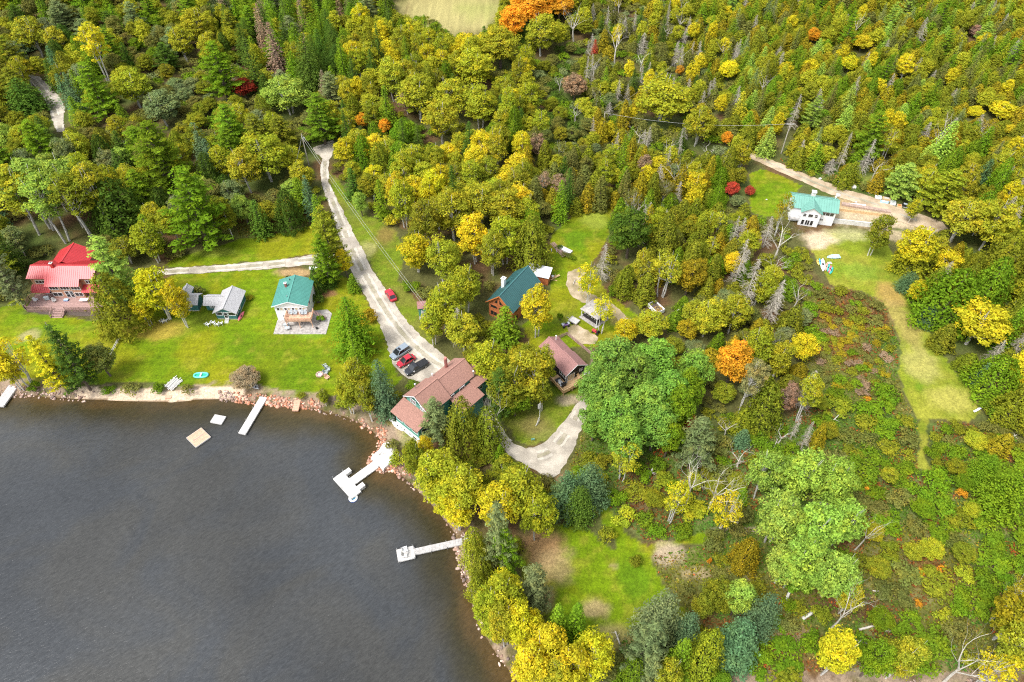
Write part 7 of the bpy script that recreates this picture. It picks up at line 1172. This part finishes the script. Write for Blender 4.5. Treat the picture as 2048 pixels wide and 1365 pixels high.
for i, (a, b, h, r_, bk) in enumerate(LOGS):
    p = Vector(G(*a, LZ + .15)); q = Vector(G(*b, LZ + h)); m_ = p.lerp(q, .5) + Vector((0, 0, .15)); mb = MB().tube([p, m_, q], [r_, r_ * .85, r_ * .5], 7); rn = random.Random(i)
    for k in range(4): s_ = p.lerp(q, rn.uniform(.4, 1)); mb.tube([s_, s_ + Vector((rn.uniform(-1, 1), rn.uniform(-1, 1), rn.uniform(.1, .8)))], [r_ * .35, .02], 4)
    o = mb.build('fallen_log', BARK[bk]); nm = min((hypot(a[0] - x, a[1] - y), n) for (x, y), n in [((1340, 640), 'the white box trailer'), ((1700, 1200), 'the light green birches'), ((1600, 1225), 'the lowest big birches'), ((2010, 1210), 'the red scrub'), ((1665, 845), 'the orange maple and snags'), ((1300, 950), 'the big light green trees'), ((2000, 890), 'the golden cone cedar'), ((1150, 565), 'the gravel track'), ((1235, 1280), 'the cove lawn'), ((1095, 895), 'the gravel loop'), ((2015, 620), 'the yellow birch at the right edge'), ((1530, 890), 'the brown thicket'), ((1850, 865), 'the grass path')])[1]
    tag(o, '%s fallen trunk lying %s %s' % ({'white': 'white birch', 'grey': 'weathered grey'}[bk], ['low on the left of', 'near', 'right of', 'below', 'far right of', 'just above', 'across'][i % 7], nm), 'log', 'fallen trunks in the scrub')
# ---------------------------------------------------------------- a label of its own for every tree
LM = [((115, 560), 'the red-roofed house'), ((60, 200), 'the woods road at the upper left'), ((300, 520), 'the left end of the driveway'), ((430, 600), 'the green cabins'), ((590, 590), 'the teal-roofed house'), ((645, 300), 'the head of the gravel road'), ((720, 480), 'the bend of the gravel road'), ((780, 595), 'the red sedan'), ((820, 725), 'the parked vehicles'), ((870, 790), 'the lake house'), ((770, 905), 'the concrete landing'), ((845, 625), 'the tiny teal booth'), ((1020, 600), 'the log house'), ((1078, 545), 'the woodshed'), ((1165, 460), 'the centre lawn'), ((1195, 630), 'the pavilion'), ((1145, 730), 'the black cottage'), ((1090, 920), 'the gravel loop'), ((1310, 620), 'the white box trailer'), ((1630, 420), 'the white hillside house'), ((1560, 285), 'the pale utility pole'), ((1205, 260), 'the short white pole'), ((1650, 530), 'the kayak row'), ((1880, 800), 'the end of the mown strip'), ((1467, 730), 'the big orange maple'), ((1262, 470), 'the round dark tree'), ((490, 765), 'the rusty shore bush'), ((340, 780), 'the beach walkway'), ((10, 790), 'the dock at the left edge'), ((870, 1100), 'the narrow grey dock'), ((1200, 1160), 'the cove lawn'), ((1340, 1110), 'the heap of pale cuttings'), ((1480, 1065), 'the footpath end'), ((1620, 1050), 'the great light green birches'), ((900, 25), 'the tan field at the top'), ((548, 100), 'the pink-brown dead spruce'), ((440, 150), 'the tall pine at the upper left'), ((1060, 20), 'the orange maples at the top'), ((1325, 205), 'the spreading yellow birch'), ((1725, 90), 'the bright yellow maples at the upper right'), ((1950, 60), 'the rusty maple at the top right'), ((1150, 175), 'the rust-coloured round tree'), ((1890, 395), 'the yellow-green pine'), ((1962, 660), 'the yellow birch at the right edge'), ((1847, 890), 'the grass path'), ((1850, 1100), 'the middle of the red scrub'), ((2020, 980), 'the firs at the right edge'), ((1680, 1320), 'the yellow birch on the bottom shore'), ((1930, 1320), 'the bottom right corner'), ((1385, 970), 'the bare white trees'), ((1800, 680), 'the upper end of the mown strip'), ((1660, 700), 'the reddish meadow'), ((200, 380), 'the dark broad cedar'), ((390, 430), 'the big white pine'), ((530, 320), 'the big birch left of the road'), ((1300, 800), 'the cluster of light green trees'), ((1480, 560), 'the grey snags'), ((900, 450), 'the thick of the yellow birches'), ((850, 200), 'the northern birches'), ((1500, 130), 'the cedar wood'), ((1640, 200), 'the far side of the dirt road'), ((1850, 200), 'the far right wood'), ((260, 60), 'the top left wood'), ((740, 90), 'the dark conifers at the top'), ((1180, 380), 'the wood above the centre lawn'), ((1000, 260), 'the wood between the two roads'), ((1370, 400), 'the cedars left of the small green clearing'), ((1980, 330), 'the right edge wood')]
ORD = ['first', 'second', 'third', 'fourth', 'fifth', 'sixth', 'seventh', 'eighth', 'ninth', 'tenth', 'eleventh', 'twelfth']
import colorsys
GR_ = {}
for i, (kd, ck, x, y, h, r, o) in enumerate(TREES):
    u, v = PX(x, y, LZ + h * .6); d, lu, lv, nm = min((hypot(u - a, (v - b) * 1.2), a, b, n) for (a, b), n in LM)
    rel = 'right beside' if d < 22 else (('right of' if u > lu else 'left of') if abs(u - lu) > abs(v - lv) * 1.1 else ('beyond' if v < lv else 'in front of'))
    lo, hi = RNG[kd]; f = (h - lo) / (hi - lo); sz = 'tall' if f > .6 else ('low' if f < .28 else 'medium')
    colr = COLS[ck][1] if kd not in ('snag', 'bare') else 'grey'
    GR_.setdefault((WORD[kd][1], colr, sz, rel, nm), []).append((u, v, o))
for (wrd, colr, sz, rel, nm), L_ in GR_.items():
    L_.sort(key=lambda q: q[0]); base = '%s %s %s %s %s' % (sz, colr, wrd, rel, nm)
    for k, (u, v, o) in enumerate(L_):
        if len(L_) == 1: o['label'] = base
        elif len(L_) == 2: o['label'] = base + (', left one of two' if k == 0 else ', right one of two')
        elif len(L_) <= 12: o['label'] = base + ', ' + ORD[k] + ' from left'
        else: o['label'] = base + (', in the left half of them' if k < len(L_) / 2 else ', in the right half of them')
        if len(o['label'].split()) > 16: o['label'] = ' '.join(o['label'].replace('with forked pale branches ', '').replace('bristling with bare twigs ', '').replace('round-crowned ', '').split()[:16])
        o['group'] = '%ss %s %s' % (colr + ' ' + wrd.split(' bristling')[0].split(' with ')[0], rel, nm) if len(L_) > 1 else WORD[kd][0].replace('_', ' ') + 's of the shore woods'
